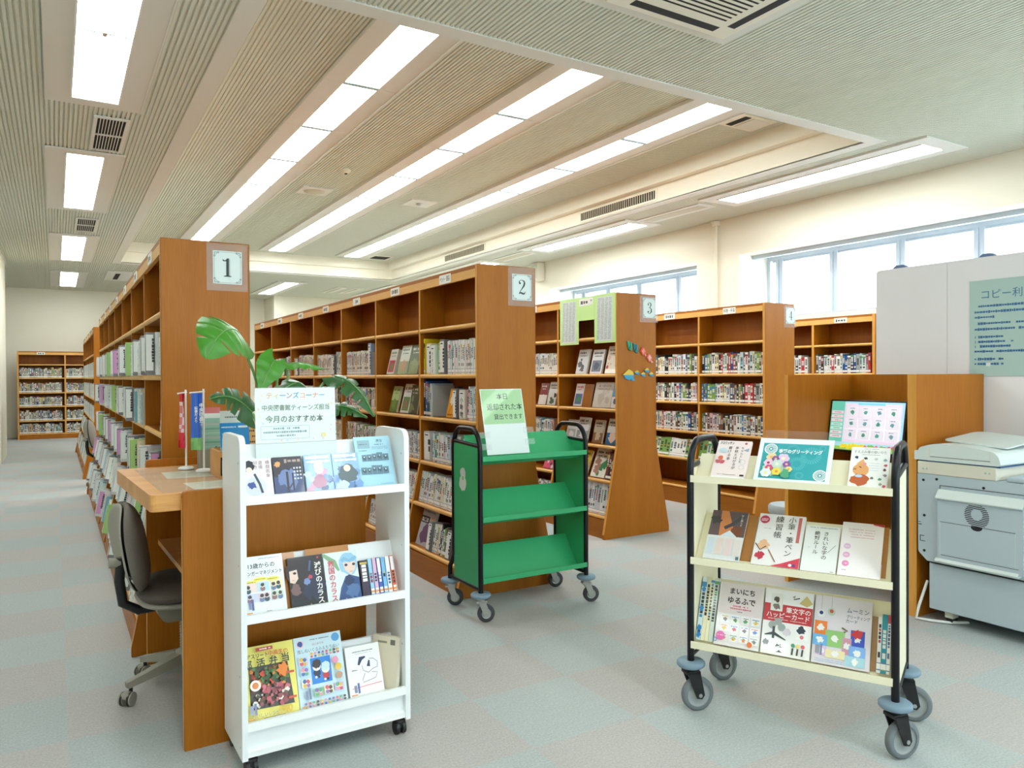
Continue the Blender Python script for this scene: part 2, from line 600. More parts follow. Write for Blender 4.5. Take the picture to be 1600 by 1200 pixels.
def window(name, y0, y1, muls):
    fr = MB()
    t = 0.05
    fr.box(XG - 0.03, XG + 0.05, y0, y1, ZH - 0.06, ZH, ALU)
    fr.box(XG - 0.03, XG + 0.05, y0, y1, ZS, ZS + 0.06, ALU)
    fr.box(XG - 0.03, XG + 0.05, y0, y0 + t, ZS + 0.06, ZH - 0.06, ALU)
    fr.box(XG - 0.03, XG + 0.05, y1 - t, y1, ZS + 0.06, ZH - 0.06, ALU)
    for m in muls:
        fr.box(XG - 0.035, XG + 0.04, m - 0.03, m + 0.03, ZS + 0.06, ZH - 0.06, ALU)
        fr.box(XG - 0.05, XG - 0.03, m + 0.03, m + 0.075, ZS + 0.06, ZH - 0.06, ALU)
    ed = [y0 + t] + sorted(muls) + [y1 - t]
    for a, b in zip(ed[:-1], ed[1:]):
        fr.box(XG - 0.02, XG + 0.02, a + 0.03, b - 0.03, ZH - 0.085, ZH - 0.06, ALU)
    w = struct(name, fr)
    for a, b in zip(ed[:-1], ed[1:]):
        MB().box(XG, XG + 0.006, a + 0.03, b - 0.03, ZS + 0.06, ZH - 0.085, GLASS).build('glass_pane', w)
    MB().box(XR + 0.001, XG - 0.03, y0 + 0.001, y1 - 0.001, ZS, ZS + 0.02, ALU).build('window_sill', w)
    MB().box(XR + 0.26, XR + 0.32, y0 + 0.001, y1 - 0.001, ZH - 0.05, ZH, ALU).build('blind_track', w)
window('window_1', W[0][0], W[0][1], [8.88, 9.82, 10.66, 11.4])
window('window_2', W[1][0], W[1][1], [-1.9, -1.0, -0.1, 0.8, 1.68, 2.56, 3.44, 4.32, 5.2, 6.09, 6.93])

# pipe down the wall between the windows
p = thing('wall_pipe', 'thin cream pipe running down the wall between the two windows', 'pipe', (XR - 0.035, 7.55, 0))
MB().cyl((0, 0, 0.0), (0, 0, ZC - 0.06), 0.024, SOFFIT, n=14).build('pipe', p)
MB().lathe([(0.055, ZC - 0.07), (0.055, ZC - 0.03), (0.075, ZC - 0.012), (0.03, ZC - 0.004)], SOFFIT, 20).build('ceiling_collar', p)
s = thing('wall_speaker', 'cream box speaker high on the right wall, just left of the far window', 'speaker', (XR, 12.02, 3.2))
MB().box(-0.16, -0.002, -0.13, 0.13, 0.0, 0.345, SOFFIT, bev=0.015).build('housing', s)
MB().box(-0.168, -0.158, -0.10, 0.10, 0.04, 0.30, CEIL).build('speaker_grille', s)

# ---------------------------------------------------------------- lamps
JOINT = simple('lamp_joint', rgb(176, 204, 210), 0.5)
def long_lamp(label, x0, x1, y0, y1, group):
    """a unit of the light strips in the raised bay"""
    t = thing('ceiling_light', label, 'ceiling light', ((x0 + x1) / 2, (y0 + y1) / 2, ZR), 0, group)
    w, l = (x1 - x0) / 2, (y1 - y0) / 2
    f = MB()
    for sx in (-1, 1):
        f.box(sx * w, sx * (w + 0.17), -l, l, -0.022, -0.001, CEILF)
        f.box(sx * (w + 0.17), sx * (w + 0.185), -l, l, -0.034, -0.001, CEILF)
    f.box(-w, w, -l, -l + 0.026, -0.026, -0.001, JOINT)
    f.box(-w, w, l - 0.026, l, -0.026, -0.001, JOINT)
    f.build('housing', t)
    d = MB()
    d.box(-w + 0.004, w - 0.004, -l + 0.030, l - 0.030, -0.020, -0.004, LAMP)
    d.build('diffuser', t)
    MB().box(-0.006, 0.006, l - 0.05, l - 0.02, -0.034, -0.021, STEEL).build('clip', t)
    return t

ORD = ['first', 'second', 'third', 'fourth', 'fifth', 'sixth', 'seventh', 'eighth', 'ninth', 'tenth', '11th', '12th', '13th', '14th', '15th', '16th', '17th', '18th', '19th', '20th', '21st', '22nd', '23rd', '24th', '25th', '26th', '27th', '28th', '29th', '30th', '31st', '32nd']
SN = ['left', 'middle', 'right']
proto = None
for k, (xa, xb) in enumerate(((2.14, 2.447), (3.65, 3.972), (5.19, 5.51))):
    for j in range(8):
        y0 = 4.995 + 1.295 * j
        lab = '%s fluorescent unit from the near end of the %s light strip' % (ORD[j], SN[k])
        if proto is None or abs((xb - xa) - 0.307) > 1e-6 and j == 0:
            proto = long_lamp(lab, xa, xb, y0, y0 + 1.29, 'fluorescent strip lights in the raised ceiling')
        else:
            dup(proto, ((xa + xb) / 2, y0 + 0.645, ZR), 0, lab)

def flush_lamp(label, x, y, w, l, group):
    t = thing('ceiling_light', label, 'ceiling light', (x, y, ZC), 0, group)
    f = MB()
    W2, L2 = w / 2 + 0.165, l / 2 + 0.15
    for a in ((-W2, -w / 2, -L2, L2), (w / 2, W2, -L2, L2), (-w / 2, w / 2, -L2, -l / 2), (-w / 2, w / 2, l / 2, L2)):
        f.box(a[0], a[1], a[2], a[3], -0.014, -0.001, CEILF)
    f.box(-w / 2, w / 2, -0.008, 0.008, -0.014, -0.001, JOINT)
    for sx in (-1, 1):
        f.box(sx * w / 2, sx * (w / 2 + 0.012), -l / 2, l / 2, -0.022, -0.014, LAMPF)
        f.box(sx * W2, sx * (W2 + 0.012), -L2, L2, -0.02, -0.001, CEILF)
    f.build('housing', t)
    for sy in (-1, 1):
        MB().box(-w / 2 + 0.004, w / 2 - 0.004, sy * 0.01, sy * (l / 2 - 0.004), -0.011, -0.002, LAMP).build('diffuser', t)
    MB().box(-0.012, 0.012, -0.03, 0.03, -0.02, -0.011, STEEL).build('clip', t)
    return t

labs = ['nearest ceiling light over the left aisle, cut off by the top edge', 'second ceiling light over the left aisle, between the two grilles', 'third ceiling light over the left aisle, beyond the farther grille', 'farthest and smallest ceiling light over the left aisle']
A = None
for j, (y, lab) in enumerate(zip((5.33, 9.65, 14.5, 19.0), labs)):
    if A is None: A = flush_lamp(lab, 0.285, y, 0.31, 2.64, 'lights over the left aisle')
    else: dup(A, (0.27, y, ZC), 0, lab)
dup(A, (0.285, 0.48, ZC), 0, 'ceiling light over the left aisle, behind the viewer')
labs = ['nearest ceiling light along the window wall, above the big window', 'second ceiling light along the window wall, beyond the slot diffuser', 'third ceiling light along the window wall, just over bookcase two', 'farthest ceiling light along the window wall, over the back corner']
B = None
for j, (y, lab) in enumerate(zip((5.32, 9.50, 13.68, 17.86), labs)):
    if B is None: B = flush_lamp(lab, 7.08, y, 0.33, 2.54, 'lights along the window wall')
    else: dup(B, (7.06, y, ZC), 0, lab)
dup(B, (7.06, 1.1, ZC), 0, 'ceiling light along the window wall, behind the viewer')
dup(A, (4.6, 18.55, ZC), 0, 'ceiling light beyond the raised bay, seen right of bookcase one', 'lights beyond the raised bay')
for x, y in ((-3.0, 2.0), (-3.0, 8.0), (-3.0, 14.0), (2.2, -0.6), (5.2, -0.6), (-3, -2.0)):  # unseen lamps, added for the light they give the room
    dup(A, (x, y, ZC), 0, 'ceiling light outside the view, over the reading area', 'lights outside the view')

# ---------------------------------------------------------------- grilles, detectors
def grille(name, label, x, y, w, l):
    t = thing(name, label, 'ceiling vent', (x, y, ZC), 0, 'square air grilles over the left aisle')
    f = MB()
    b = 0.028
    for a in ((-w / 2 - b, -w / 2, -l / 2 - b, l / 2 + b), (w / 2, w / 2 + b, -l / 2 - b, l / 2 + b), (-w / 2, w / 2, -l / 2 - b, -l / 2), (-w / 2, w / 2, l / 2, l / 2 + b)):
        f.box(a[0], a[1], a[2], a[3], -0.016, -0.001, CEILF)
    f.build('frame', t)
    MB().box(-w / 2, w / 2, -l / 2, l / 2, -0.004, -0.001, VENTB).build('backing', t)
    s = MB()
    n = 9
    for i in range(1, n):
        xx = -w / 2 + w * i / n
        s.box(xx - 0.003, xx + 0.003, -l / 2, l / 2, -0.013, -0.004, CEILF)
    s.box(-w / 2, w / 2, -0.012, 0.012, -0.014, -0.004, CEILF)
    s.build('louvre', t)
    return t
g = grille('ceiling_vent', 'larger dark square air grille, nearest over the left aisle', 0.425, 7.56, 0.21, 0.98)
dup(g, (0.39, 12.15, ZC), 0, 'smaller dark air grille farther along the left aisle')

ac = thing('ceiling_air_conditioner', 'ceiling cassette air conditioner with slotted cover at the top edge', 'air conditioner', (3.15, 2.93, ZC))
f = MB()
f.box(-0.56, 0.56, -0.56, 0.56, -0.012, -0.001, CEILF)
f.box(-0.47, 0.47, -0.47, 0.47, -0.035, -0.012, SOFFIT, bev=0.008)
f.build('cover', ac)
for a in ((-0.33, 0.33, 0.36, 0.42), (-0.33, 0.33, -0.42, -0.36), (0.36, 0.42, -0.33, 0.33), (-0.42, -0.36, -0.33, 0.33)):
    MB().box(a[0], a[1], a[2], a[3], -0.0362, -0.0345, DARK).build('air_slot', ac)
s = MB()
for i in range(15):
    yv = -0.28 + i * 0.04
    s.box(-0.3, 0.3, yv - 0.007, yv + 0.007, -0.0362, -0.0345, VENTB)
s.build('intake_grille', ac)

for (x0, x1, y0, y1, lab) in ((6.97, 7.13, 6.95, 8.0, 'flat slot air diffuser between the two lights along the window wall'), (6.97, 7.13, 11.1, 12.1, 'flat slot air diffuser past the second light along the window wall')):
    t = thing('ceiling_vent', lab, 'air diffuser', ((x0 + x1) / 2, (y0 + y1) / 2, ZC), 0, 'slot air diffusers along the window wall')
    w, l = (x1 - x0) / 2, (y1 - y0) / 2
    MB().box(-w - 0.07, w + 0.07, -l - 0.06, l + 0.06, -0.01, -0.001, CEILF).build('frame', t)
    MB().box(-w, w, -l, l, -0.013, -0.009, VENTG).build('slot_plate', t)
def side_vent(label, y0, y1):
    t = thing('wall_vent', label, 'air grille', (RX1, (y0 + y1) / 2, ZC + 0.03), 0, 'air grilles in the side of the raised ceiling')
    l = (y1 - y0) / 2
    MB().box(-0.012, -0.001, -l - 0.03, l + 0.03, 0.0, 0.155, SOFFIT).build('frame', t)
    MB().box(-0.014, -0.011, -l, l, 0.025, 0.13, VENTB).build('backing', t)
    s = MB()
    n = 36
    for i in range(n):
        yv = -l + (i + 0.5) * 2 * l / n
        s.box(-0.022, -0.013, yv - 0.007, yv + 0.005, 0.025, 0.13, VENTG)
    s.build('louvre', t)
side_vent('nearer louvred air grille in the cream side of the raised ceiling', 7.16, 8.72)
side_vent('farther louvred air grille in the cream side of the raised ceiling', 11.55, 13.1)
t = thing('smoke_detector', 'small round smoke detector on the raised ceiling, between left and middle strips', 'smoke detector', (3.07, 8.98, ZR))
MB().lathe([(0.055, 0), (0.06, -0.02), (0.03, -0.045), (0.012, -0.05)], SOFFIT, 20).build('body', t)
MB().lathe([(0.018, -0.045), (0.018, -0.056), (0.002, -0.058)], VENTB, 12).build('sensor', t)
t = thing('ceiling_speaker', 'round ceiling speaker on square plate between the left and middle light strips', 'speaker', (3.04, 10.2, ZR))
MB().box(-0.2, 0.2, -0.2, 0.2, -0.014, 0, CEILF).build('plate', t)
MB().lathe([(0.14, -0.013), (0.135, -0.022), (0.02, -0.024)], VENTG, 28).build('grille', t)
t = thing('emergency_light', 'small square ceiling fitting between the middle and right light strips', 'ceiling light', (4.58, 10.16, ZR))
MB().box(-0.2, 0.2, -0.2, 0.2, -0.014, 0, CEILF).build('plate', t)
MB().lathe([(0.05, -0.013), (0.05, -0.03), (0.03, -0.045), (0.01, -0.048)], STEEL, 18).build('bulb_cup', t)
t = thing('ceiling_vent', 'dark slotted ceiling opening at the far right corner of the raised bay', 'air vent', (5.93, 15.2, ZR))
MB().box(-0.22, 0.22, -0.22, 0.22, -0.012, 0, SOFFIT).build('frame', t)
MB().box(-0.17, 0.17, -0.17, 0.17, -0.016, -0.011, VENTB).build('opening', t)
t = thing('ceiling_vent', 'small dark slotted opening at the near right corner of the raised bay', 'air vent', (5.95, 5.28, ZR))
MB().box(-0.25, 0.25, -0.17, 0.17, -0.014, 0, SOFFIT).build('frame', t)
MB().box(-0.15, -0.07, -0.13, 0.13, -0.018, -0.013, VENTB).build('opening', t)
MB().box(-0.03, 0.22, -0.13, 0.13, -0.022, -0.013, CEILF).build('cover_plate', t)
t = thing('ceiling_vent', 'pale ceiling air unit with one dark slot, above far end of bookcase one', 'air vent', (1.25, 17.9, ZC))
MB().box(-0.33, 0.33, -0.8, 0.8, -0.014, 0, CEILF).build('plate', t)
MB().box(-0.17, -0.08, -0.5, 0.5, -0.018, -0.013, VENTB).build('opening', t)
t = thing('ceiling_vent', 'pair of thin ceiling slots at the back, over the far end of bookcase two', 'air diffuser', (6.2, 18.2, ZC))
for k, x in enumerate((-0.3, 0.12)):
    MB().box(x - 0.12, x + 0.12, -0.6, 0.6, -0.012, 0, CEILF).build('slot_frame', t)
    MB().box(x - 0.05, x + 0.02, -0.5, 0.5, -0.016, -0.011, VENTG).build('slot_plate', t)
# ================================================================ books
PALE = [rgb(240, 242, 238)] * 7 + [rgb(226, 234, 234), rgb(212, 228, 230), rgb(240, 236, 222), rgb(232, 214, 212), rgb(206, 226, 212), rgb(196, 216, 228), rgb(238, 226, 190), rgb(120, 176, 186), rgb(222, 232, 240)]
MIXED = [rgb(240, 242, 238)] * 7 + [rgb(226, 228, 220), rgb(36, 38, 44), rgb(40, 44, 52), rgb(128, 166, 80), rgb(60, 116, 176), rgb(40, 84, 140), rgb(92, 92, 92), rgb(168, 172, 168), rgb(236, 218, 160), rgb(198, 60, 66), rgb(214, 180, 184), rgb(190, 214, 216), rgb(120, 84, 66), rgb(232, 224, 196)]
DIM = [rgb(206, 204, 188)] * 5 + [rgb(150, 160, 160), rgb(120, 134, 142), rgb(96, 84, 70), rgb(186, 172, 120), rgb(86, 66, 58), rgb(150, 166, 150), rgb(70, 84, 110), rgb(190, 190, 186), rgb(140, 90, 90)]
NAMES = [('white', (240, 242, 238)), ('black', (34, 36, 42)), ('grey', (128, 130, 130)), ('pale grey', (190, 194, 192)), ('pale blue', (206, 224, 234)), ('blue', (58, 112, 176)), ('navy', (28, 40, 84)), ('teal', (90, 160, 168)), ('pale green', (204, 226, 208)), ('green', (110, 156, 80)), ('cream', (238, 228, 198)), ('yellow', (240, 216, 60)), ('pink', (230, 208, 208)), ('red', (196, 56, 60)), ('brown', (118, 80, 60)), ('orange', (232, 140, 50)), ('pale aqua', (208, 230, 230)), ('lilac', (196, 150, 200)), ('beige', (206, 200, 180))]
def colour_name(c):
    c = [x * 255 for x in c]
    return min(NAMES, key=lambda n: sum((a - b) ** 2 for a, b in zip(n[1], c)))[0]

def spine_cells(w, h, col, seed, label=True):
    """a book spine w x h in x,z looking towards -y, as coloured cells"""
    q = random.Random(seed)
    dark = sum(col) / 3 < 0.5
    ink = q.choice([rgb(40, 44, 50)] * 5 + [rgb(60, 90, 130), rgb(150, 50, 60), rgb(50, 110, 110)]) if not dark else rgb(236, 236, 230)
    ink2 = q.choice([rgb(200, 80, 90), rgb(60, 140, 190), rgb(70, 150, 100), rgb(90, 90, 96), rgb(210, 180, 80), ink])
    out = []
    xs = [0, w * 0.2, w * 0.8, w]
    zs, cs = [0.0], []
    if label:
        for hh, c in ((0.010, col), (0.004, q.choice([rgb(232, 140, 60), rgb(90, 130, 170), rgb(120, 170, 110)])), (0.020, rgb(248, 248, 244)), (0.003, rgb(90, 130, 170))):
            zs.append(zs[-1] + hh); cs.append((c, c))
    z1 = h * (0.94 - 0.2 * q.random())
    pub = zs[-1] + (z1 - zs[-1]) * 0.12
    zs.append(pub); cs.append((col, col))
    zs.append(pub + 0.02); cs.append((col, ink if q.random() < 0.6 else col))
    zs.append(zs[-1] + (z1 - zs[-1]) * (0.1 + 0.3 * q.random())); cs.append((col, col))
    while zs[-1] < z1 - 0.012:
        a = 0.006 + 0.008 * q.random()
        zs.append(min(z1, zs[-1] + a)); cs.append((col, ink if q.random() < 0.8 else ink2))
        zs.append(min(z1, zs[-1] + 0.003)); cs.append((col, col))
    if q.random() < 0.4:
        zs.append(zs[-1] + (h - zs[-1]) * 0.5); cs.append((ink2, ink2))
    zs.append(h); cs.append((col, col))
    vs = [(x, 0, z) for z in zs for x in xs]
    fs, fc = [], []
    for k in range(len(zs) - 1):
        for i in range(3):
            fs.append([k * 4 + i, k * 4 + i + 1, k * 4 + i + 5, k * 4 + i + 4])
            fc.append(cs[k][1] if i == 1 else cs[k][0])
    return vs, fs, fc

PAPER = rgb(238, 232, 214)
def spine_book(mb, w, h, d, col, seed, M, label=True):
    """one closed book standing on its tail: covers, spine cells, page edges set in"""
    vs, fs, fc = spine_cells(w, h, col, seed, label)
    for f, c in zip(fs, fc):
        mb.raw([vs[i] for i in f], [[0, 1, 2, 3]], PRINTG, c, False, M)
    t = min(0.002, w * 0.2)
    mb.raw([(0, 0, 0), (0, d, 0), (0, d, h), (0, 0, h)], [[3, 2, 1, 0][::-1]], PRINTG, col, False, M)
    mb.raw([(w, 0, 0), (w, d, 0), (w, d, h), (w, 0, h)], [[0, 1, 2, 3]], PRINTG, col, False, M)
    mb.raw([(0, 0, h), (w, 0, h), (w, 0.002, h), (0, 0.002, h)], [[0, 1, 2, 3]], PRINTG, col, False, M)
    for x0, x1 in ((0, t), (w - t, w)):
        mb.raw([(x0, 0.002, h), (x1, 0.002, h), (x1, d, h), (x0, d, h)], [[0, 1, 2, 3]], PRINTG, col, False, M)
        mb.raw([(x0, d, 0), (x1, d, 0), (x1, d, h), (x0, d, h)], [[3, 2, 1, 0]], PRINTG, col, False, M)
        mb.raw([(x0, 0, 0), (x1, 0, 0), (x1, d, 0), (x0, d, 0)], [[3, 2, 1, 0]], PRINTG, col, False, M)

def page_block(mb, w, h, d, M):
    t = min(0.002, w * 0.2)
    mb.box(t, w - t, 0.002, d - 0.003, 0.001, h - 0.003, PRINT, PAPER, M)

QUEUE = []      # every spine-out book on the shelves, waiting to be made
def RZ(deg): return Matrix.Rotation(math.radians(deg), 4, 'Z')
def RX(deg): return Matrix.Rotation(math.radians(deg), 4, 'X')
def RYm(deg): return Matrix.Rotation(math.radians(deg), 4, 'Y')
def T(x, y, z): return Matrix.Translation((x, y, z))

CAMP = Vector((0, 0, 1.4))
def queue_book(M, w, h, d, col, seed, place, vis=1.0, label=True):
    if isinstance(place[0], str):
        place = ((place[0], 'books on the shelves'), place[1], place[2])
    c = M @ Vector((w / 2, 0, h / 2))
    n = (M.to_3x3() @ Vector((0, -1, 0)))
    n2 = (M.to_3x3() @ Vector((-1, 0, 0)))
    v = CAMP - c
    r = v.length
    area = (max(0, n.dot(v / r)) * w * h + 0.3 * abs(n2.dot(v / r)) * d * h) / r ** 2 * vis
    QUEUE.append(dict(M=M, w=w, h=h, d=d, col=col, seed=seed, place=place, area=area, label=label))

def fill_row(M0, L, place, pal, q, vis=1.0, wr=(0.011, 0.03), hr=(0.18, 0.20), d=0.13, fill=1.0, start=0.0, lean_last=False, tilt=0.0, specs=None, pull=0.0, jit=0.008):
    """M0: frame at the left front end of the shelf (x to the right, y into the shelf)."""
    x = start
    made = []
    items = list(specs) if specs else None
    while True:
        if items is not None:
            if not items: break
            w, h, col = items.pop(0)
        else:
            w = wr[0] + (wr[1] - wr[0]) * q.random() ** 1.6
            h = hr[0] + (hr[1] - hr[0]) * q.random()
            col = q.choice(pal)
            if x + w > start + (L - start) * fill: break
        if x + w > L: break
        made.append((x, w, h, col))
        x += w + 0.0012
    n = len(made)
    for i, (x, w, h, col) in enumerate(made):
        M = M0 @ T(x, jit * q.random() - pull, 0.001) @ RX(-tilt)
        if lean_last and i == n - 1:
            M = M0 @ T(x + 0.004, 0, 0.001) @ RYm(-8)
        queue_book(M, w, h, d, col, q.randrange(1 << 30), (place, i, n), vis)
    return x

def face_out(name, label, M, W, H, TH, base, art_fn, tilt=16, group=None, spine=None):
    """a book or magazine standing with its front cover to the viewer; origin at the lower left corner"""
    root = thing(name, label, 'book' if 'book' in name else 'leaflet', group=group)
    Mx = M @ RX(-tilt)
    root.matrix_world = Mx
    root.location, root.rotation_euler = Mx.to_translation(), Mx.to_euler()
    c = MB()
    t = 0.0016
    c.box(0, W, 0, t, 0, H, PRINTG, base)
    if TH > 0.004:
        c.box(0, W, TH - t, TH, 0, H, PRINTG, base)
        c.box(0, t, t, TH - t, 0, H, PRINTG, spine or base)
    a = Art(c, PRINTG)
    art_fn(a, W, H)
    c.build('cover', root)
    if TH > 0.004:
        MB().box(t, W - 0.002, t, TH - t, 0.001, H - 0.002, PRINT, PAPER).build('page_block', root)
    return root

# ---------------------------------------------------------------- bookcases
PROF = [(-0.15, 0.0), (-0.15, 0.04), (0.0, 0.80), (0.0, 2.115), (0.435, 2.115), (0.435, 0.80), (0.585, 0.04), (0.585, 0.0)]
SHELVES = [1.745, 1.415, 1.11, 0.785, 0.49, 0.19]
def flare(z):
    return 0.0 if z >= 0.8 else 0.15 * min(1.0, (0.8 - z) / 0.76)
BAY = 0.89
def bookcase(label, X, Y0, bays, base=0.0, plates=None, height=1.0):
    t = thing('bookcase', label, 'bookcase', (X, Y0, 0))
    L = bays * BAY + 0.03
    for k, y in enumerate((0.0, L - 0.03)):
        e = MB()
        n = len(PROF)
        e.prism(PROF, 'y', y, y + 0.03, WOOD)
        for (a, b) in ((1, 2), (2, 3), (3, 4), (4, 5), (5, 6)):   # pale edge banding
            p, r = PROF[a], PROF[b]
            dx, dz = r[0] - p[0], r[1] - p[1]
            l = math.hypot(dx, dz)
            nx, nz = -dz / l * 0.002, dx / l * 0.002
            e.raw([(p[0] + nx, y + 0.001, p[1] + nz), (r[0] + nx, y + 0.001, r[1] + nz), (r[0] + nx, y + 0.029, r[1] + nz), (p[0] + nx, y + 0.029, p[1] + nz)], [[0, 1, 2, 3]], EDGEV)
        e.build('end_panel', t)
    inner = [(-0.142, 0.08), (-0.142, 0.085), (0.006, 0.79), (0.006, 2.09), (0.429, 2.09), (0.429, 0.79), (0.577, 0.085), (0.577, 0.08)]
    for k in range(1, bays):
        y = k * BAY
        e = MB().prism(inner, 'y', y + 0.003, y + 0.027, WOOD)
        for sx in (0, 1):
            x = 0.0045 if sx == 0 else 0.4305
            e.raw([(x, y + 0.003, 0.79), (x, y + 0.027, 0.79), (x, y + 0.027, 2.035), (x, y + 0.003, 2.035)], [[0, 1, 2, 3]], EDGEV)
        xa, xb = -0.1435, 0.0045
        e.raw([(xa, y + 0.003, 0.09), (xa, y + 0.027, 0.09), (xb, y + 0.027, 0.79), (xb, y + 0.003, 0.79)], [[0, 1, 2, 3]], EDGEV)
        e.build('upright', t)
    MB().box(0.205, 0.23, 0.03, L - 0.03, 0.08, 2.09, WOODD).build('back_panel', t)
    MB().box(0.0, 0.435, 0.03, L - 0.03, 2.09, 2.115, WOODH).build('top_board', t)
    for sx in (0, 1):
        x0, x1 = ((-0.001, 0.02) if sx == 0 else (0.415, 0.436))
        fa = MB().box(x0, x1, 0.03, L - 0.03, 2.035, 2.09, EDGE).build('fascia', t)
        if sx == 0: fas = fa
        xk = -0.13 if sx == 0 else 0.545
        MB().box(xk, xk + 0.02, 0.03, L - 0.03, 0.0, 0.16, WOODH).build('plinth', t)
    for k in range(bays):
        y0, y1 = k * BAY + 0.028, (k + 1) * BAY + 0.002
        for z in SHELVES:
            f = flare(z)
            s = MB().box(0.012 - f, 0.423 + f, y0, y1, z - 0.028, z, WOODH)
            for x in (0.012 - f, 0.423 + f):
                s.cyl((x, y0, z - 0.013), (x, y1, z - 0.013), 0.015, EDGE, n=10)
            if k < 4 or z > 0.6:
                s.build('shelf', t)
        if plates:
            pl = MB().box(-0.006, -0.0015, (y0 + y1) / 2 - 0.085, (y0 + y1) / 2 + 0.085, 2.038, 2.10, PRINT, rgb(244, 246, 238))
            a = Art(pl, PRINT, 0, T(-0.006, (y0 + y1) / 2, 2.04) @ RZ(-90))
            if plates[k % len(plates)] and k == 0:
                a.text(0, 0.015, plates[0], 0.04, rgb(60, 66, 60), 'c', 0.01, 0.15)
            else:
                a.scribble(-0.06, 0.012, 0.06, 0.034, rgb(80, 86, 80), k, 0.3)
            pl.build('label_plate', fas)
    return t

def leftface(X, Y0, k, z, inset=0.03):
    """frame at the left end of bay k's shelf, as seen from the aisle on its left side"""
    return T(X - flare(z) + inset, Y0 + (k + 1) * BAY - 0.003, z) @ RZ(-90)
BAYW = BAY - 0.034
RN = {1: 'top shelf', 2: 'second shelf', 3: 'third shelf', 4: 'fourth shelf', 5: 'fifth shelf', 6: 'bottom shelf'}
BN = ['nearest bay', 'second bay', 'third bay', 'fourth bay', 'fifth bay', 'sixth bay', 'seventh bay', 'eighth bay']
def ZROW(r): return SHELVES[r - 1]

def make_queue(limit):
    rows = {}
    for b in QUEUE:
        rows.setdefault(b['place'][0][0], []).append(b)
    for bs in rows.values():
        ax = bs[0]['M'].to_3x3() @ Vector((1, 0, 0))
        bs.sort(key=lambda b: b['M'].to_translation().dot(ax))
        for i, b in enumerate(bs):
            b['k'], b['n'] = i, len(bs)
    QUEUE.sort(key=lambda b: -b['area'])
    for i, b in enumerate(QUEUE[:limit]):
        place, k, n = b['place'][0], b['k'], b['n']
        side = '%s from left' % ORD[k] if k < n / 2 else '%s from right' % ORD[n - 1 - k]
        if k == 0: side = 'at left end'
        elif k == n - 1: side = 'at right end'
        lab = '%s book %s, %s' % (colour_name(b['col']), side, place[0])
        mb = MB()
        spine_book(mb, b['w'], b['h'], b['d'], b['col'], b['seed'], None, b['label'])
        o = mb.build('book')
        o.matrix_world = b['M']
        o.location, o.rotation_euler = b['M'].to_translation(), b['M'].to_euler()
        tag(o, lab, 'book', place[1])
        pg = MB()
        page_block(pg, b['w'], b['h'], b['d'], None)
        pg.build('page_block', o)
    rest = MB()
    for b in QUEUE[limit:]:
        spine_book(rest, b['w'], b['h'], b['d'], b['col'], b['seed'], b['M'], b['label'])
        page_block(rest, b['w'], b['h'], b['d'], b['M'])
    if rest.f:
        tag(rest.build('distant_books'), 'small distant books filling the far shelves of all the bookcases', 'books', None, 'stuff')
# ================================================================ bookcases in the room
C1 = bookcase('long orange wood bookcase marked one, nearest on the left side', 0.465, 4.22, 7, plates=[''])
C1b = bookcase('orange wood bookcase continuing the left row beyond the cross aisle', 0.465, 12.02, 5, plates=[''])
C2 = bookcase('long orange wood bookcase marked two behind the green cart', 2.30, 4.22, 7, plates=['ペット・園芸'])
C3 = bookcase('orange wood bookcase marked three with green lists and origami on it', 4.14, 5.09, 5, plates=[''])
C4 = bookcase('orange wood bookcase of novels between bookcase three and the study carrel', 6.0, 5.09, 5, plates=['料理・手芸'])

def wallcase(label, M, bays, pitch, H, zs, depth=0.3, plates=True):
    t = thing('bookcase', label, 'bookcase')
    t.location, t.rotation_euler = M.to_translation(), M.to_euler()
    Lw = bays * pitch + 0.03
    for x in (0, Lw - 0.03):
        MB().box(x, x + 0.03, 0, depth, 0, H, WOOD).raw([(x, -0.002, 0), (x + 0.03, -0.002, 0), (x + 0.03, -0.002, H), (x, -0.002, H)], [[0, 1, 2, 3]], EDGEV).build('end_panel', t)
    for k in range(1, bays):
        x = k * pitch
        MB().box(x, x + 0.03, 0.004, depth - 0.02, 0.08, H - 0.03, WOOD).raw([(x, 0.002, 0.08), (x + 0.03, 0.002, 0.08), (x + 0.03, 0.002, H - 0.08), (x, 0.002, H - 0.08)], [[0, 1, 2, 3]], EDGEV).build('upright', t)
    MB().box(0.03, Lw - 0.03, depth - 0.02, depth, 0, H, WOODD).build('back_panel', t)
    MB().box(0.03, Lw - 0.03, 0, depth - 0.02, H - 0.025, H, WOODH).build('top_board', t)
    MB().box(0.03, Lw - 0.03, -0.001, 0.02, H - 0.08, H - 0.025, EDGE).build('fascia', t)
    MB().box(0.03, Lw - 0.03, 0.0, 0.02, 0, zs[-1] - 0.03, WOODH).build('plinth', t)
    for k in range(bays):
        for z in zs:
            MB().box(k * pitch + 0.03, (k + 1) * pitch, 0.012, depth - 0.02, z - 0.028, z, WOODH).cyl((k * pitch + 0.03, 0.014, z - 0.014), ((k + 1) * pitch, 0.014, z - 0.014), 0.014, EDGE, n=8).build('shelf', t)
        if plates:
            xm = (k + 0.5) * pitch
            pl = MB().box(xm - 0.08, xm + 0.08, -0.006, -0.002, H - 0.075, H - 0.02, PRINT, rgb(244, 246, 238))
            Art(pl, PRINT, -0.006).scribble(xm - 0.06, H - 0.065, xm + 0.06, 0.03, rgb(80, 86, 80), k + 5, 0.3)
            pl.build('label_plate', t)
    return t
MW5 = T(7.6, 4.97 + 0.77 * 4 + 0.03, 0) @ RZ(-90)
C5 = wallcase('orange wood bookcase against the window wall, behind the study carrel', MW5, 4, 0.77, 2.06, SHELVES)
MBK = T(-0.74, 20.6, 0)
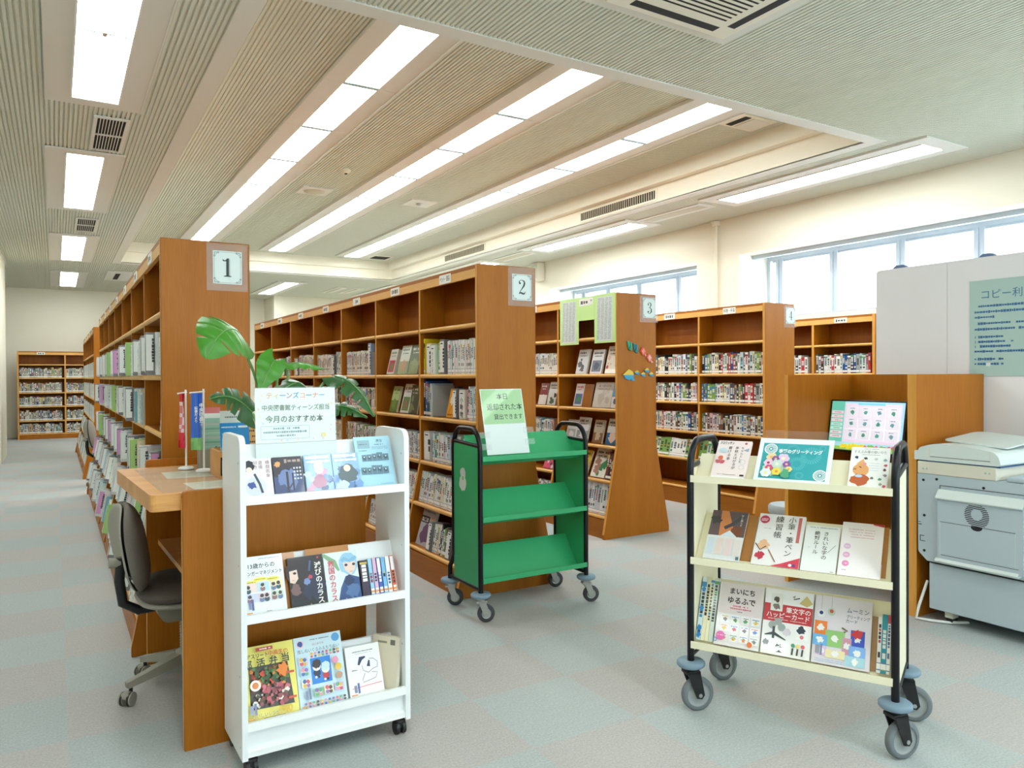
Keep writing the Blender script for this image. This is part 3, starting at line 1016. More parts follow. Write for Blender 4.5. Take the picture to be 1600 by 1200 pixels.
C6 = wallcase('brown bookcase against the far back wall at the end of the aisle', MBK, 4, 0.93, 2.03, [1.73, 1.42, 1.08, 0.76, 0.43, 0.13])
t = thing('bookcase', 'low dark bookcase side-on beside the white pillar at far left', 'bookcase', (-0.98, 19.1, 0))
MB().box(-0.4, 0.0, -0.7, -0.67, 0, 1.15, WOODD).box(-0.4, 0, 0.67, 0.7, 0, 1.15, WOODD).box(-0.4, -0.38, -0.67, 0.67, 0, 1.15, WOODD).box(-0.38, 0, -0.67, 0.67, 1.12, 1.15, WOODD).build('carcass', t)
for z in (0.08, 0.42, 0.77):
    MB().box(-0.38, 0, -0.67, 0.67, z, z + 0.025, WOODH).build('shelf', t)

# ---------------------------------------------------------------- bookcase-marker cards
def stroke(a, pts, ws, col):
    a.line(pts, ws, col)
def digit(a, n, x, z, h, col):
    """heavy serif figures drawn stroke by stroke; x,z centre of the figure, h its height"""
    def P(px, pz): return (x + px * h, z + pz * h)
    if n == 1:
        a.poly([P(-0.07, -0.44), P(0.07, -0.44), P(0.07, 0.5), P(-0.02, 0.5), P(-0.07, 0.44)], col)
        a.poly([P(-0.2, -0.5), P(0.2, -0.5), P(0.2, -0.465), P(0.07, -0.43), P(-0.07, -0.43), P(-0.2, -0.465)], col)
        a.line([P(0.0, 0.48), P(-0.1, 0.36), P(-0.22, 0.37), P(-0.25, 0.44)], [0.05 * h, 0.06 * h, 0.07 * h, 0.03 * h], col)
        a.line([P(0.11, -0.44), P(0.11, 0.48)], 0.015 * h, col)
    elif n == 2:
        a.line([P(-0.2, 0.28), P(-0.22, 0.38), P(-0.13, 0.48), P(0.02, 0.49), P(0.16, 0.42), P(0.2, 0.28), P(0.14, 0.1), P(-0.02, -0.12), P(-0.2, -0.36), P(-0.25, -0.46)], [0.1 * h, 0.07 * h, 0.03 * h, 0.04 * h, 0.1 * h, 0.13 * h, 0.12 * h, 0.06 * h, 0.03 * h, 0.03 * h], col)
        a.disc(*P(-0.17, 0.27), 0.07 * h, col)
        a.line([P(-0.25, -0.44), P(-0.1, -0.37), P(0.08, -0.44), P(0.2, -0.42), P(0.26, -0.28)], [0.03 * h, 0.1 * h, 0.12 * h, 0.08 * h, 0.03 * h], col)
    elif n == 3:
        a.line([P(-0.18, 0.3), P(-0.17, 0.42), P(-0.02, 0.49), P(0.13, 0.42), P(0.16, 0.27), P(0.08, 0.1), P(-0.06, 0.03)], [0.09 * h, 0.05 * h, 0.03 * h, 0.1 * h, 0.12 * h, 0.06 * h, 0.03 * h], col)
        a.line([P(-0.06, 0.04), P(0.1, 0.0), P(0.2, -0.14), P(0.19, -0.33), P(0.06, -0.47), P(-0.1, -0.49), P(-0.21, -0.42), P(-0.2, -0.32)], [0.03 * h, 0.06 * h, 0.12 * h, 0.13 * h, 0.05 * h, 0.03 * h, 0.05 * h, 0.09 * h], col)
        a.disc(*P(-0.15, 0.3), 0.065 * h, col)
        a.disc(*P(-0.16, -0.33), 0.07 * h, col)
    else:
        a.poly([P(0.03, -0.44), P(0.15, -0.44), P(0.15, 0.5), P(0.03, 0.5)], col)
        a.line([P(0.08, 0.48), P(-0.26, -0.17)], 0.035 * h, col)
        a.line([P(-0.27, -0.18), P(0.27, -0.18)], 0.05 * h, col)
        a.poly([P(-0.06, -0.5), P(0.25, -0.5), P(0.25, -0.46), P(-0.06, -0.46)], col)
def number_card(n, label, x0, x1, z0, z1, cx0, cx1, cz0, cz1, y):
    t = thing('number_sign', label, 'sign', (0, 0, 0), 0, 'number cards on the bookcase ends')
    c = MB().box(cx0, cx1, y - 0.003, y - 0.0012, cz0, cz1, PRINT, rgb(226, 238, 234))
    a = Art(c, PRINT, y - 0.003)
    ink = rgb(40, 56, 54)
    w, h = cx1 - cx0, cz1 - cz0
    xm, zm = (cx0 + cx1) / 2, (cz0 + cz1) / 2
    for b, ww in ((0.006, 0.0012),):
        for (xa, za, xb, zb) in ((cx0 + b, cz0 + b, cx1 - b, cz0 + b + ww), (cx0 + b, cz1 - b - ww, cx1 - b, cz1 - b), (cx0 + b, cz0 + b, cx0 + b + ww, cz1 - b), (cx1 - b - ww, cz0 + b, cx1 - b, cz1 - b)):
            a.rect(xa, za, xb, zb, ink)
    for sx in (-1, 1):
        for sz in (-1, 1):
            px, pz = xm + sx * (w / 2 - 0.014), zm + sz * (h / 2 - 0.014)
            a.ring(px, pz, 0.0045, 0.006, ink, 14)
            a.ring(px - sx * 0.012, pz + sz * 0.005, 0.003, 0.005, ink, 10)
            a.ring(px + sx * 0.006, pz - sz * 0.013, 0.003, 0.005, ink, 10)
    digit(a, n, xm, zm, h * 0.56, ink)
    c.build('card', t)
    MB().box(x0, x1, y - 0.0011, y - 0.0005, z0, z1, FILM).build('clear_film', t)
    return t
number_card(1, 'white card with black figure 1 in clear film on bookcase end', 0.684, 0.892, 1.86, 2.11, 0.716, 0.862, 1.897, 2.071, 4.22)
number_card(2, 'white card with black figure 2 in clear film on bookcase end', 2.525, 2.732, 1.86, 2.113, 2.556, 2.704, 1.898, 2.069, 4.22)
number_card(3, 'white card with black figure 3 in clear film on bookcase end', 4.39, 4.60, 1.87, 2.105, 4.424, 4.575, 1.908, 2.084, 5.09)
number_card(4, 'washed-out white card on the end of the bookcase behind the carrel', 6.28, 6.46, 1.88, 2.10, 6.305, 6.445, 1.918, 2.08, 5.09)

# ---------------------------------------------------------------- dividers
GREYP = rgb(128, 126, 128)
DIVS = []
def divider(M, w, h, d, col, label, text='', card=True, side_card=False, strip=None):
    o = MB().box(0, w, 0, d, 0, h, PRINT, col, None, min(0.004, w * 0.3)).build('shelf_divider')
    o.location, o.rotation_euler = M.to_translation(), M.to_euler()
    tag(o, label, 'shelf divider')
    if card:
        c = MB().box(w * 0.08, w * 0.92, -0.0025, -0.0005, h * 0.06, h * 0.94, PRINT, rgb(240, 242, 238))
        a = Art(c, PRINT, -0.0025)
        ink = rgb(50, 52, 56)
        a.rect(w * 0.2, h * 0.80, w * 0.8, h * 0.805, ink)
        a.rect(w * 0.25, h * 0.86, w * 0.75, h * 0.9, ink)
        if text:
            s = min(w * 0.62, h * 0.68 / len(text))
            a.vtext(w / 2, h * 0.76, text, s, ink, 0.02)
        else:
            a.M = Matrix.Translation((w / 2 + w * 0.2, 0, h * 0.74)) @ Matrix.Rotation(PI / 2, 4, 'Y')
            a.scribble(0, 0, h * 0.55, w * 0.4, ink, int(h * 9999))
        c.build('label_card', o)
    if side_card:                        # the face towards the viewer's right, i.e. towards +x of the row
        c = MB().box(w + 0.0004, w + 0.002, d * 0.015, d * 0.24, h * 0.10, h * 0.95, PRINT, strip or rgb(240, 242, 238))
        a = Art(c, PRINT, 0, T(w + 0.002, 0, 0) @ RZ(90))
        a.M = a.M @ Matrix.Translation((d * 0.18, 0, h * 0.86)) @ Matrix.Rotation(PI / 2, 4, 'Y')
        a.scribble(0, -d * 0.17 * 0 , h * 0.6, d * 0.11, rgb(66, 66, 70), int(h * 1e5 + d * 1e4 + len(DIVS)), 0.16)
        DIVS.append(1)
        c.build('label_card', o)
    return o

# ---------------------------------------------------------------- quick covers for books shown face-out
def cover_a(seed, base, acc, ink=rgb(50, 50, 56), pic=None):
    def fn(a, W, H):
        q = random.Random(seed)
        k = q.randrange(4)
        if k == 0:
            a.rect(0, 0, W, H * 0.45, acc)
            a.blob(W * 0.5, H * 0.3, W * 0.28, pic or base, seed)
        elif k == 1:
            for i in range(7):
                a.disc(W * (0.12 + 0.76 * q.random()), H * (0.08 + 0.6 * q.random()), W * (0.05 + 0.07 * q.random()), q.choice([acc, pic or acc]))
        elif k == 2:
            for i in range(9):
                a.blob(W * (0.15 + 0.7 * q.random()), H * (0.1 + 0.5 * q.random()), W * (0.06 + 0.14 * q.random()), q.choice([acc, pic or acc, base]), seed + i)
        else:
            a.rect(W * 0.1, H * 0.08, W * 0.9, H * 0.55, acc)
            a.blob(W * 0.5, H * 0.3, W * 0.22, pic or base, seed)
        a.scribble(W * 0.12, H * 0.80, W * 0.88, H * 0.10, ink, seed)
        a.scribble(W * 0.2, H * 0.70, W * 0.8, H * 0.05, ink, seed + 1)
    return fn
def shelf_face(label, X, Y0, k, row, xl, W, H, TH, base, fn, tilt=14, z=None, inset=0.05):
    z = ZROW(row) if z is None else z
    M = leftface(X, Y0, k, z + 0.001 + TH * math.sin(math.radians(tilt)), inset) @ T(xl, 0, 0)
    return face_out('book', label, M, W, H, TH, base, fn, tilt)

q = random.Random(11)
WHT = rgb(240, 242, 238)
# ----- bookcase 2
def row2(k, r, pal=PALE, vis=1.0, **kw):
    L = kw.pop('L', BAYW)
    off = kw.pop('off', 0.0)
    tl = 9 if r >= 5 else 0
    fill_row(leftface(2.30, 4.22, k, ZROW(r), 0.035) @ T(off, 0, 0), L, ('%s of %s, bookcase marked two' % (RN[r], BN[k]), 'books on bookcase two'), pal, q, vis, tilt=tl, **kw)
YEL, BLU, NAV, TEA, GRN = rgb(236, 214, 40), rgb(70, 120, 190), rgb(24, 34, 62), rgb(60, 160, 160), rgb(110, 160, 80)
M0 = leftface(2.30, 4.22, 0, ZROW(2), 0.035)
queue_book(M0 @ T(0.01, -0.01, 0.001), 0.02, 0.262, 0.2, YEL, 5, ('second shelf of nearest bay, bookcase marked two', 0, 9), 3)
divider(M0 @ T(0.06, -0.012, 0.001), 0.075, 0.225, 0.14, rgb(236, 218, 180), 'cream divider with dark picture beside the tall yellow book', '', True)
divider(M0 @ T(0.15, -0.02, 0.001), 0.07, 0.21, 0.14, rgb(226, 240, 222), 'pale green divider lettered vertically, second shelf of bookcase marked two', 'ガーデニング')
queue_book(M0 @ T(0.235, 0, 0.001), 0.03, 0.225, 0.15, rgb(120, 170, 90), 6, ('second shelf of nearest bay, bookcase marked two', 1, 9), 2)
divider(M0 @ T(0.28, -0.01, 0.001), 0.07, 0.245, 0.16, GREYP, 'grey divider with white card left of the row of white books', '')
row2(0, 2, [WHT] * 8 + [rgb(226, 236, 238), rgb(238, 214, 214), rgb(206, 228, 232), rgb(100, 160, 170)], 3.0, off=0.37, L=BAYW - 0.375, wr=(0.014, 0.026), hr=(0.222, 0.236), d=0.15)
M0 = leftface(2.30, 4.22, 0, ZROW(3), 0.035)
for i, (x, w, h, c) in enumerate(((0.005, 0.03, 0.30, NAV), (0.04, 0.022, 0.255, BLU), (0.066, 0.02, 0.25, rgb(40, 70, 120)), (0.09, 0.02, 0.235, rgb(60, 120, 90)), (0.114, 0.02, 0.24, rgb(190, 214, 230)))):
    queue_book(M0 @ T(x, -0.01, 0.001), w, h, 0.19, c, 30 + i, ('third shelf of nearest bay, bookcase marked two', i, 16), 2)
def atlas(a, W, H):
    a.text(W * 0.5, H * 0.84, 'けんぶんろく図鑑', W * 0.1, rgb(150, 170, 200), 'c', 0.0, W * 0.9)
    a.ring(W * 0.5, H * 0.62, W * 0.12, W * 0.2, rgb(90, 110, 130))
    a.blob(W * 0.5, H * 0.3, W * 0.3, rgb(44, 60, 80), 4)
def plain(a, W, H):
    a.scribble(W * 0.2, H * 0.8, W * 0.8, H * 0.06, rgb(120, 124, 128), 3)
face_out('book', 'large dark navy picture book, tallest on third shelf of bookcase two', M0 @ T(0.02, 0.14, 0.004), 0.26, 0.31, 0.015, NAV, atlas, 8)
divider(M0 @ T(0.14, -0.012, 0.001), 0.012, 0.225, 0.19, rgb(196, 200, 198), 'tall pale grey divider board on third shelf of bookcase marked two', '', False)
def bird(a, W, H):
    a.blob(W * 0.36, H * 0.6, W * 0.24, rgb(240, 232, 210), 3, sx=0.8)
    a.disc(W * 0.36, H * 0.8, W * 0.13, rgb(240, 232, 210))
    a.line([(W * 0.2, H * 0.15), (W * 0.8, H * 0.85)], W * 0.06, rgb(210, 110, 30))
    a.scribble(W * 0.1, H * 0.06, W * 0.9, H * 0.07, rgb(120, 60, 20), 5)
face_out('book', 'orange book with a white bird, third shelf of bookcase two', M0 @ T(0.33, 0.01, 0.006), 0.15, 0.205, 0.02, rgb(236, 166, 40), bird, 12)
divider(M0 @ T(0.485, -0.012, 0.001), 0.05, 0.205, 0.14, GREYP, 'grey divider with narrow white card right of the orange bird book', '')
divider(M0 @ T(0.575, -0.012, 0.001), 0.085, 0.2, 0.14, rgb(214, 212, 198), 'pale divider lettered in black, third shelf of bookcase two', '小動物')
row2(0, 3, PALE + [GRN, rgb(236, 140, 150)], 2.0, off=0.665, L=BAYW - 0.67, wr=(0.016, 0.03), hr=(0.19, 0.225))
M0 = leftface(2.30, 4.22, 0, ZROW(4), 0.035)
divider(M0 @ T(0.01, -0.012, 0.001), 0.11, 0.215, 0.14, rgb(206, 208, 204), 'wide pale grey divider at left of fourth shelf, bookcase marked two', '')
row2(0, 4, PALE + [GRN, TEA, rgb(240, 226, 90)], 1.6, off=0.13, L=BAYW - 0.13, wr=(0.018, 0.034), hr=(0.19, 0.215))
row2(0, 5, PALE + [rgb(214, 208, 176), rgb(228, 222, 200)], 1.6, wr=(0.018, 0.034), hr=(0.19, 0.22))
M0 = leftface(2.30, 4.22, 0, ZROW(6), 0.03) @ RX(-9)
divider(M0 @ T(0.30, -0.015, 0.001), 0.055, 0.2, 0.14, GREYP, 'grey divider with white card, bottom shelf of bookcase marked two', '')
divider(M0 @ T(0.60, -0.015, 0.001), 0.06, 0.19, 0.14, GREYP, 'grey divider with white card farther right on the bottom shelf', '')
def cat_book(a, W, H):
    a.rect(0, H * 0.60, W * 0.6, H * 0.78, rgb(24, 24, 28))
    a.text(W * 0.04, H * 0.635, 'ねこほ', W * 0.16, rgb(240, 240, 236), 'l', 0.03)
    a.blob(W * 0.78, H * 0.68, W * 0.16, rgb(196, 166, 130), 5)
    a.blob(W * 0.5, H * 0.3, W * 0.3, rgb(120, 90, 120), 6)
    a.scribble(W * 0.1, H * 0.88, W * 0.9, H * 0.05, rgb(90, 110, 150), 7)
face_out('book', 'grey cat book with black title box, bottom shelf of bookcase two', M0 @ T(0.05, 0.02, 0.005), 0.22, 0.27, 0.02, rgb(196, 198, 202), cat_book, 8)
row2(0, 6, MIXED, 1.5, off=0.36, L=0.22, wr=(0.016, 0.03), hr=(0.17, 0.21), d=0.14)
row2(0, 6, PALE, 1.5, off=0.67, L=0.18, wr=(0.016, 0.03), hr=(0.16, 0.2))
# bay two
dots = cover_a(41, WHT, rgb(206, 60, 90), rgb(120, 160, 90), rgb(120, 150, 80))
shelf_face('white book with crimson dots, second shelf, second bay of bookcase two', 2.30, 4.22, 1, 2, 0.10, 0.15, 0.21, 0.03, WHT, dots)
shelf_face('white and green garden book beside the crimson-dotted book', 2.30, 4.22, 1, 2, 0.325, 0.19, 0.235, 0.02, rgb(228, 236, 222), cover_a(42, WHT, rgb(150, 170, 120), rgb(90, 110, 90), rgb(200, 150, 110)))
shelf_face('dark green leafy gardening book at right of the garden books', 2.30, 4.22, 1, 2, 0.53, 0.185, 0.235, 0.02, rgb(96, 116, 78), cover_a(46, rgb(96, 116, 78), rgb(130, 150, 90), rgb(220, 226, 210), rgb(150, 160, 110)))
shelf_face('pale green book with leaf drawing, third shelf of second bay', 2.30, 4.22, 1, 3, 0.15, 0.15, 0.215, 0.018, rgb(188, 216, 150), cover_a(43, rgb(188, 216, 150), rgb(90, 130, 60), rgb(110, 140, 80), rgb(110, 150, 70)))
shelf_face('white vegetable book with green leaves, third shelf of second bay', 2.30, 4.22, 1, 3, 0.38, 0.16, 0.235, 0.02, rgb(232, 234, 232), cover_a(44, WHT, rgb(90, 140, 70), rgb(90, 90, 100), rgb(150, 110, 90)))
shelf_face('dark green thin book behind the white vegetable book', 2.30, 4.22, 1, 3, 0.55, 0.15, 0.225, 0.016, rgb(70, 84, 70), cover_a(45, rgb(70, 84, 70), rgb(120, 140, 100), rgb(210, 214, 200)), 10)
row2(1, 4, MIXED + PALE * 2, 1.0)
row2(1, 5, PALE, 0.9)
row2(1, 6, PALE, 0.5)
for k in range(2, 7):
    if k == 2:
        M0 = leftface(2.30, 4.22, 2, ZROW(1), 0.035)
        divider(M0 @ T(BAYW - 0.105, 0.02, 0.001), 0.1, 0.255, 0.2, rgb(176, 178, 176), 'grey file box alone on the top shelf of bookcase marked two', '', False)
        row2(2, 2, [WHT] * 6 + PALE, 1.3, off=0.02, L=0.60, wr=(0.02, 0.036), hr=(0.205, 0.22))
        M0 = leftface(2.30, 4.22, 2, ZROW(2), 0.035)
        divider(M0 @ T(0.635, -0.01, 0.001), 0.06, 0.275, 0.2, rgb(160, 188, 224), 'pale blue file box, second shelf, third bay of bookcase two', '')
        divider(M0 @ T(0.72, -0.012, 0.001), 0.1, 0.20, 0.14, GREYP, 'grey divider right of the pale blue file box', '', False)
    else:
        g = [0, 0, 0, 0.50, 0.10, 0.42, 0.30][k]
        M0 = leftface(2.30, 4.22, k, ZROW(2), 0.035)
        row2(k, 2, [WHT] * 5 + PALE, 1.1, off=0.0, L=g, wr=(0.022, 0.04), hr=(0.195, 0.215))
        divider(M0 @ T(g + 0.01, -0.012, 0.001), 0.09, 0.2, 0.14, GREYP, 'grey divider with white card, second shelf, %s of bookcase two' % BN[k], '')
        row2(k, 2, [WHT] * 5 + PALE, 1.1, off=g + 0.11, L=BAYW - g - 0.11, wr=(0.022, 0.04), hr=(0.195, 0.23))
    for r, vv in ((3, 0.5), (4, 0.35), (5, 0.02), (6, 0.02)):
        row2(k, r, PALE + MIXED, vv if k < 4 else vv * 0.4, wr=(0.02, 0.04), fill=0.95)

# ----- bookcase 1, seen along its aisle side
def row1(k, r, vis, X=0.465, Y0=4.22, nm='bookcase marked one', **kw):
    tl = 11 if r >= 5 else 0
    off = kw.pop('off', 0.0)
    L = kw.pop('L', BAYW)
    fill_row(leftface(X, Y0, k, ZROW(r), 0.02) @ T(off, 0, 0), L, ('%s of %s, %s' % (RN[r], BN[k], nm), 'books on the aisle side of bookcase one'), PALE + [rgb(196, 200, 196)] * 3, q, vis, tilt=tl, wr=(0.016, 0.036), **kw)
GRL, PNK, DGY = rgb(168, 206, 128), rgb(220, 160, 208), rgb(132, 128, 132)
dn = 0
for k in range(7):
    for r in (2, 3, 4, 5, 6):
        kk = dict(hr=(0.18, 0.225), d=0.15)
        if k == 0 and r == 3: continue
        if k == 0 and r == 4: kk.update(L=0.55)
        nd = 2 if r in (2, 4) else 1
        Lk = kk.pop('L', BAYW)
        xs = [x for x in (BAYW * (0.30 + 0.42 * j) + 0.06 * q.random() for j in range(nd)) if x < Lk - 0.05]
        ends = [0.0] + [x + 0.0225 for x in xs]
        for x0, x1 in zip(ends, xs + [Lk]):
            row1(k, r, 2.2 if k < 3 else 1.2, pull=0.045, jit=0.045, off=x0, L=x1 - x0 - 0.001, **kk)
        for j in range(len(xs)):
            col = [DGY, GRL, DGY, rgb(216, 216, 216), DGY, rgb(206, 204, 208), DGY][(k * 2 + r * 3 + j) % 7]
            strip = PNK if (k * 3 + r * 2 + j) % 7 == 0 else None
            M0 = leftface(0.465, 4.22, k, ZROW(r), 0.02)
            if r >= 5: M0 = M0 @ RX(-11)
            xx = xs[j]
            divider(M0 @ T(xx, -0.06 - 0.025 * q.random(), 0.002), 0.02, 0.225, 0.16, col, '%s divider sticking out %s, %s of %s, bookcase one' % ('green' if col == GRL else ('grey' if col == DGY else 'pale lilac'), ['left', 'right'][j] if nd == 2 else 'midway', RN[r], BN[k]), '', True, True, strip if col != GRL else GRL)
# leaning books by the desk, nearest bay
M0 = leftface(0.465, 4.22, 0, ZROW(4), 0.02)
divider(M0 @ T(0.62, -0.05, 0.002), 0.06, 0.22, 0.16, DGY, 'thick grey divider with pink card beside the desk, fourth shelf of bookcase one', '', True, True, PNK)
queue_book(leftface(0.465, 4.22, 0, ZROW(3), 0.02) @ T(0.60, 0, 0.002) @ RYm(26), 0.03, 0.22, 0.15, rgb(200, 70, 60), 3, ('third shelf of nearest bay, bookcase marked one', 1, 4), 3)
queue_book(leftface(0.465, 4.22, 0, ZROW(3), 0.02) @ T(0.67, 0, 0.002) @ RYm(26), 0.03, 0.21, 0.15, rgb(236, 230, 214), 4, ('third shelf of nearest bay, bookcase marked one', 3, 4), 3)
for k in range(5):
    for r in (2, 3, 4, 5, 6):
        row1(k, r, 0.8 if k == 0 else 0.2, 0.465, 12.02, 'far left bookcase', hr=(0.18, 0.22), d=0.15, pull=0.02)

# ----- bookcase 3
def row3(k, r, pal, vis=1.0, **kw):
    L = kw.pop('L', BAYW); off = kw.pop('off', 0.0)
    fill_row(leftface(4.14, 5.09, k, ZROW(r), 0.035) @ T(off, 0, 0), L, ('%s of %s, bookcase marked three' % (RN[r], BN[k]), 'books on bookcase three'), pal, q, vis, tilt=10 if r >= 5 else 0, **kw)
SF3 = lambda lab, k, r, xl, W, H, base, seed, acc, ink=rgb(60, 60, 66), pic=None, tilt=14, th=0.018: shelf_face(lab, 4.14, 5.09, k, r, xl, W, H, th, base, cover_a(seed, base, acc, ink, pic), tilt)
SF3('white and grey sketch-covered book, leftmost of three on bookcase three', 0, 2, 0.20, 0.17, 0.235, rgb(220, 222, 222), 60, rgb(90, 96, 104), rgb(120, 110, 90))
SF3('white book with ink drawings, middle of three on bookcase three', 0, 2, 0.42, 0.17, 0.225, rgb(236, 238, 240), 61, rgb(110, 120, 140), rgb(50, 54, 60), rgb(70, 80, 110))
SF3('cream book with red-haired figure, rightmost of three on bookcase three', 0, 2, 0.64, 0.18, 0.25, rgb(236, 226, 206), 62, rgb(190, 60, 60), rgb(90, 80, 70), rgb(230, 180, 160))
SF3('colourful comic-like book in front of brown board, bookcase three', 0, 3, 0.16, 0.13, 0.215, rgb(232, 232, 236), 63, rgb(90, 120, 170), rgb(200, 60, 80), rgb(80, 160, 110), 14, 0.03)
SF3('plain brown display board on the third shelf of bookcase three', 0, 3, 0.30, 0.13, 0.215, rgb(170, 108, 50), 64, rgb(170, 108, 50), rgb(160, 100, 46), None, 12, 0.008)
SF3('large pale white album, third shelf of bookcase three', 0, 3, 0.455, 0.26, 0.235, rgb(226, 222, 214), 71, rgb(214, 208, 200), rgb(190, 186, 180), rgb(206, 200, 190))
SF3('bright blue book at right end of third shelf, bookcase three', 0, 3, 0.72, 0.13, 0.225, rgb(110, 180, 226), 66, rgb(240, 240, 240), rgb(240, 240, 240), rgb(60, 110, 170))
SF3('white lettered magazine behind the green cart handle', 0, 4, 0.20, 0.17, 0.23, rgb(228, 230, 230), 67, rgb(150, 160, 170), rgb(60, 60, 66))
SF3('white booklet with handwriting behind the green cart handle', 0, 4, 0.03, 0.16, 0.2, rgb(232, 234, 236), 68, rgb(180, 190, 196), rgb(40, 40, 46))
SF3('beige tower-picture book, fourth shelf of bookcase three', 0, 4, 0.45, 0.14, 0.215, rgb(196, 186, 164), 69, rgb(140, 100, 70), rgb(50, 50, 54))
SF3('portrait book with blue, white and green oval, fourth shelf', 0, 4, 0.645, 0.16, 0.235, rgb(226, 228, 226), 70, rgb(60, 110, 150), rgb(40, 80, 70), rgb(236, 214, 200))
SF3('yellow book, fifth shelf of bookcase three', 0, 5, 0.28, 0.16, 0.235, rgb(232, 200, 60), 72, rgb(240, 226, 150), rgb(60, 50, 40), None, 22)
SF3('white book with green beast drawing, fifth shelf of bookcase three', 0, 5, 0.50, 0.20, 0.27, rgb(228, 226, 214), 73, rgb(60, 140, 90), rgb(60, 60, 60), rgb(170, 130, 110), 22)
row3(0, 5, [rgb(40, 42, 48), rgb(50, 50, 56), rgb(120, 60, 60)], 2.0, off=0.73, L=0.12, wr=(0.02, 0.03), hr=(0.23, 0.25))
row3(0, 6, [rgb(214, 218, 220), rgb(226, 228, 228), rgb(200, 204, 208)], 2.0, off=0.02, wr=(0.03, 0.045), hr=(0.27, 0.275), d=0.2)
row3(1, 2, [WHT] * 5 + PALE, 2.0, wr=(0.016, 0.03), hr=(0.19, 0.215), fill=1.0)
SF3('dark red book with white speech oval, third shelf of bookcase three', 1, 3, 0.44, 0.14, 0.22, rgb(140, 50, 62), 74, rgb(236, 236, 232), rgb(230, 226, 220), rgb(240, 240, 236))
SF3('white book with green portrait picture, third shelf of bookcase three', 1, 3, 0.60, 0.15, 0.235, rgb(226, 230, 228), 76, rgb(70, 110, 90), rgb(110, 120, 120), rgb(60, 60, 60))
SF3('brown illustrated book behind the post, third shelf of bookcase three', 1, 3, 0.745, 0.12, 0.22, rgb(130, 104, 80), 77, rgb(170, 140, 110), rgb(230, 220, 200))
row3(1, 4, [WHT] * 3 + PALE + [rgb(214, 180, 160)], 2.0, wr=(0.018, 0.034), hr=(0.17, 0.2), fill=0.9)
SF3('pink book with a portrait, seen through the green cart', 1, 5, 0.62, 0.17, 0.235, rgb(206, 80, 112), 78, rgb(200, 206, 214), rgb(236, 220, 220), rgb(60, 50, 50), 22)
row3(1, 6, PALE, 1.0)
for k in (2, 3, 4):
    for r in (2, 3, 4, 5, 6):
        row3(k, r, PALE + MIXED, 0.05, wr=(0.02, 0.04))

# ----- bookcase 4
def rowx(k, r, pal, vis, **kw):
    L = kw.pop('L', BAYW); off = kw.pop('off', 0.0)
    fill_row(leftface(6.0, 5.09, k, ZROW(r), 0.03) @ T(off, 0, 0), L, ('%s of %s, novels bookcase left of carrel' % (RN[r], BN[k]), 'novels on the bookcase left of the carrel'), pal, q, vis, tilt=9 if r >= 5 else 0, wr=(0.022, 0.044), **kw)
for k in (0, 1, 2, 3, 4):
    v = 1.4 if k < 2 else 0.1
    rowx(k, 2, MIXED, v, hr=(0.19, 0.225))
    rowx(k, 3, MIXED + [rgb(30, 30, 36), rgb(120, 160, 70)], v, hr=(0.185, 0.21))
    rowx(k, 4, MIXED, v, hr=(0.185, 0.21))
    if k < 3:
        fill_row(leftface(6.0, 5.09, k, ZROW(5), 0.03), BAYW * (1.0 if k else 0.55), ('%s of %s, novels bookcase left of carrel' % (RN[5], BN[k]), 'novels on the bookcase left of the carrel'), [WHT, WHT, rgb(128, 172, 90), rgb(226, 230, 222)], q, v, tilt=14, wr=(0.045, 0.07), hr=(0.2, 0.21))
shelf_face('blue picture book face-out at right of black novels', 6.0, 5.09, 1, 3, 0.70, 0.15, 0.21, 0.02, rgb(70, 100, 170), cover_a(81, rgb(70, 100, 170), rgb(230, 220, 230), rgb(230, 230, 236)), 12)
# ----- bookcase 5
for k in range(4):
    for r in (2, 3, 4, 5, 6):
        fill_row(MW5 @ T(k * 0.77 + 0.035, 0.03, ZROW(r)), 0.72, ('%s of %s, window bookcase' % (RN[r], BN[3 - k]), 'books on the window bookcase'), MIXED, q, (1.4 if r == 2 and k >= 2 else 0.02), wr=(0.026, 0.05), hr=(0.19, 0.225), fill=0.97)
# ----- back bookcase and the low one
for k in range(4):
    for z in (1.42, 1.08, 0.76, 0.43, 0.13):
        if True:
            fill_row(MBK @ T(k * 0.93 + 0.035, 0.03, z), 0.88, ('back bookcase', 'books on the back bookcase'), DIM, q, 0.0, wr=(0.02, 0.05), hr=(0.19, 0.24), fill=0.98)
for z in (0.105, 0.445, 0.795):
    fill_row(T(-0.985, 18.5, z) @ RZ(90), 1.2, ('low bookcase', 'books on the low bookcase'), DIM, q, 0.0, wr=(0.03, 0.06), hr=(0.22, 0.28))
make_queue(BOOK_LIMIT)

# ---------------------------------------------------------------- lists and origami on bookcase three
LG = rgb(204, 240, 158)
def sheet(name, label, y_l, y_r, z0, z1, fn, cat='poster', bend=0.0):
    mb = MB()
    M = T(4.135, y_l, z0) @ RZ(-90)
    W, H = y_l - y_r, z1 - z0
    n = 6
    mb.box(0, W, 0, 0.0012, 0, H, PRINT, LG, M)
    fn(Art(mb, PRINT, 0, M), W, H)
    return tag(mb.build(name), label, cat, 'green lists over the top of bookcase three')
def lst(a, W, H):
    a.rect(W * 0.14, H * 0.04, W * 0.86, H * 0.94, rgb(228, 236, 232))
    for i in range(30):
        z = H * (0.90 - 0.0285 * i)
        for j in range(4):
            a.scribble(W * (0.17 + 0.175 * j), z, W * (0.31 + 0.175 * j), H * 0.014, rgb(130, 140, 146), i * 7 + j)
def ttl(a, W, H):
    a.rect(W * 0.1, H * 0.66, W * 0.92, H * 0.93, rgb(244, 246, 240))
    a.scribble(W * 0.16, H * 0.78, W * 0.86, H * 0.09, rgb(100, 110, 110), 4)
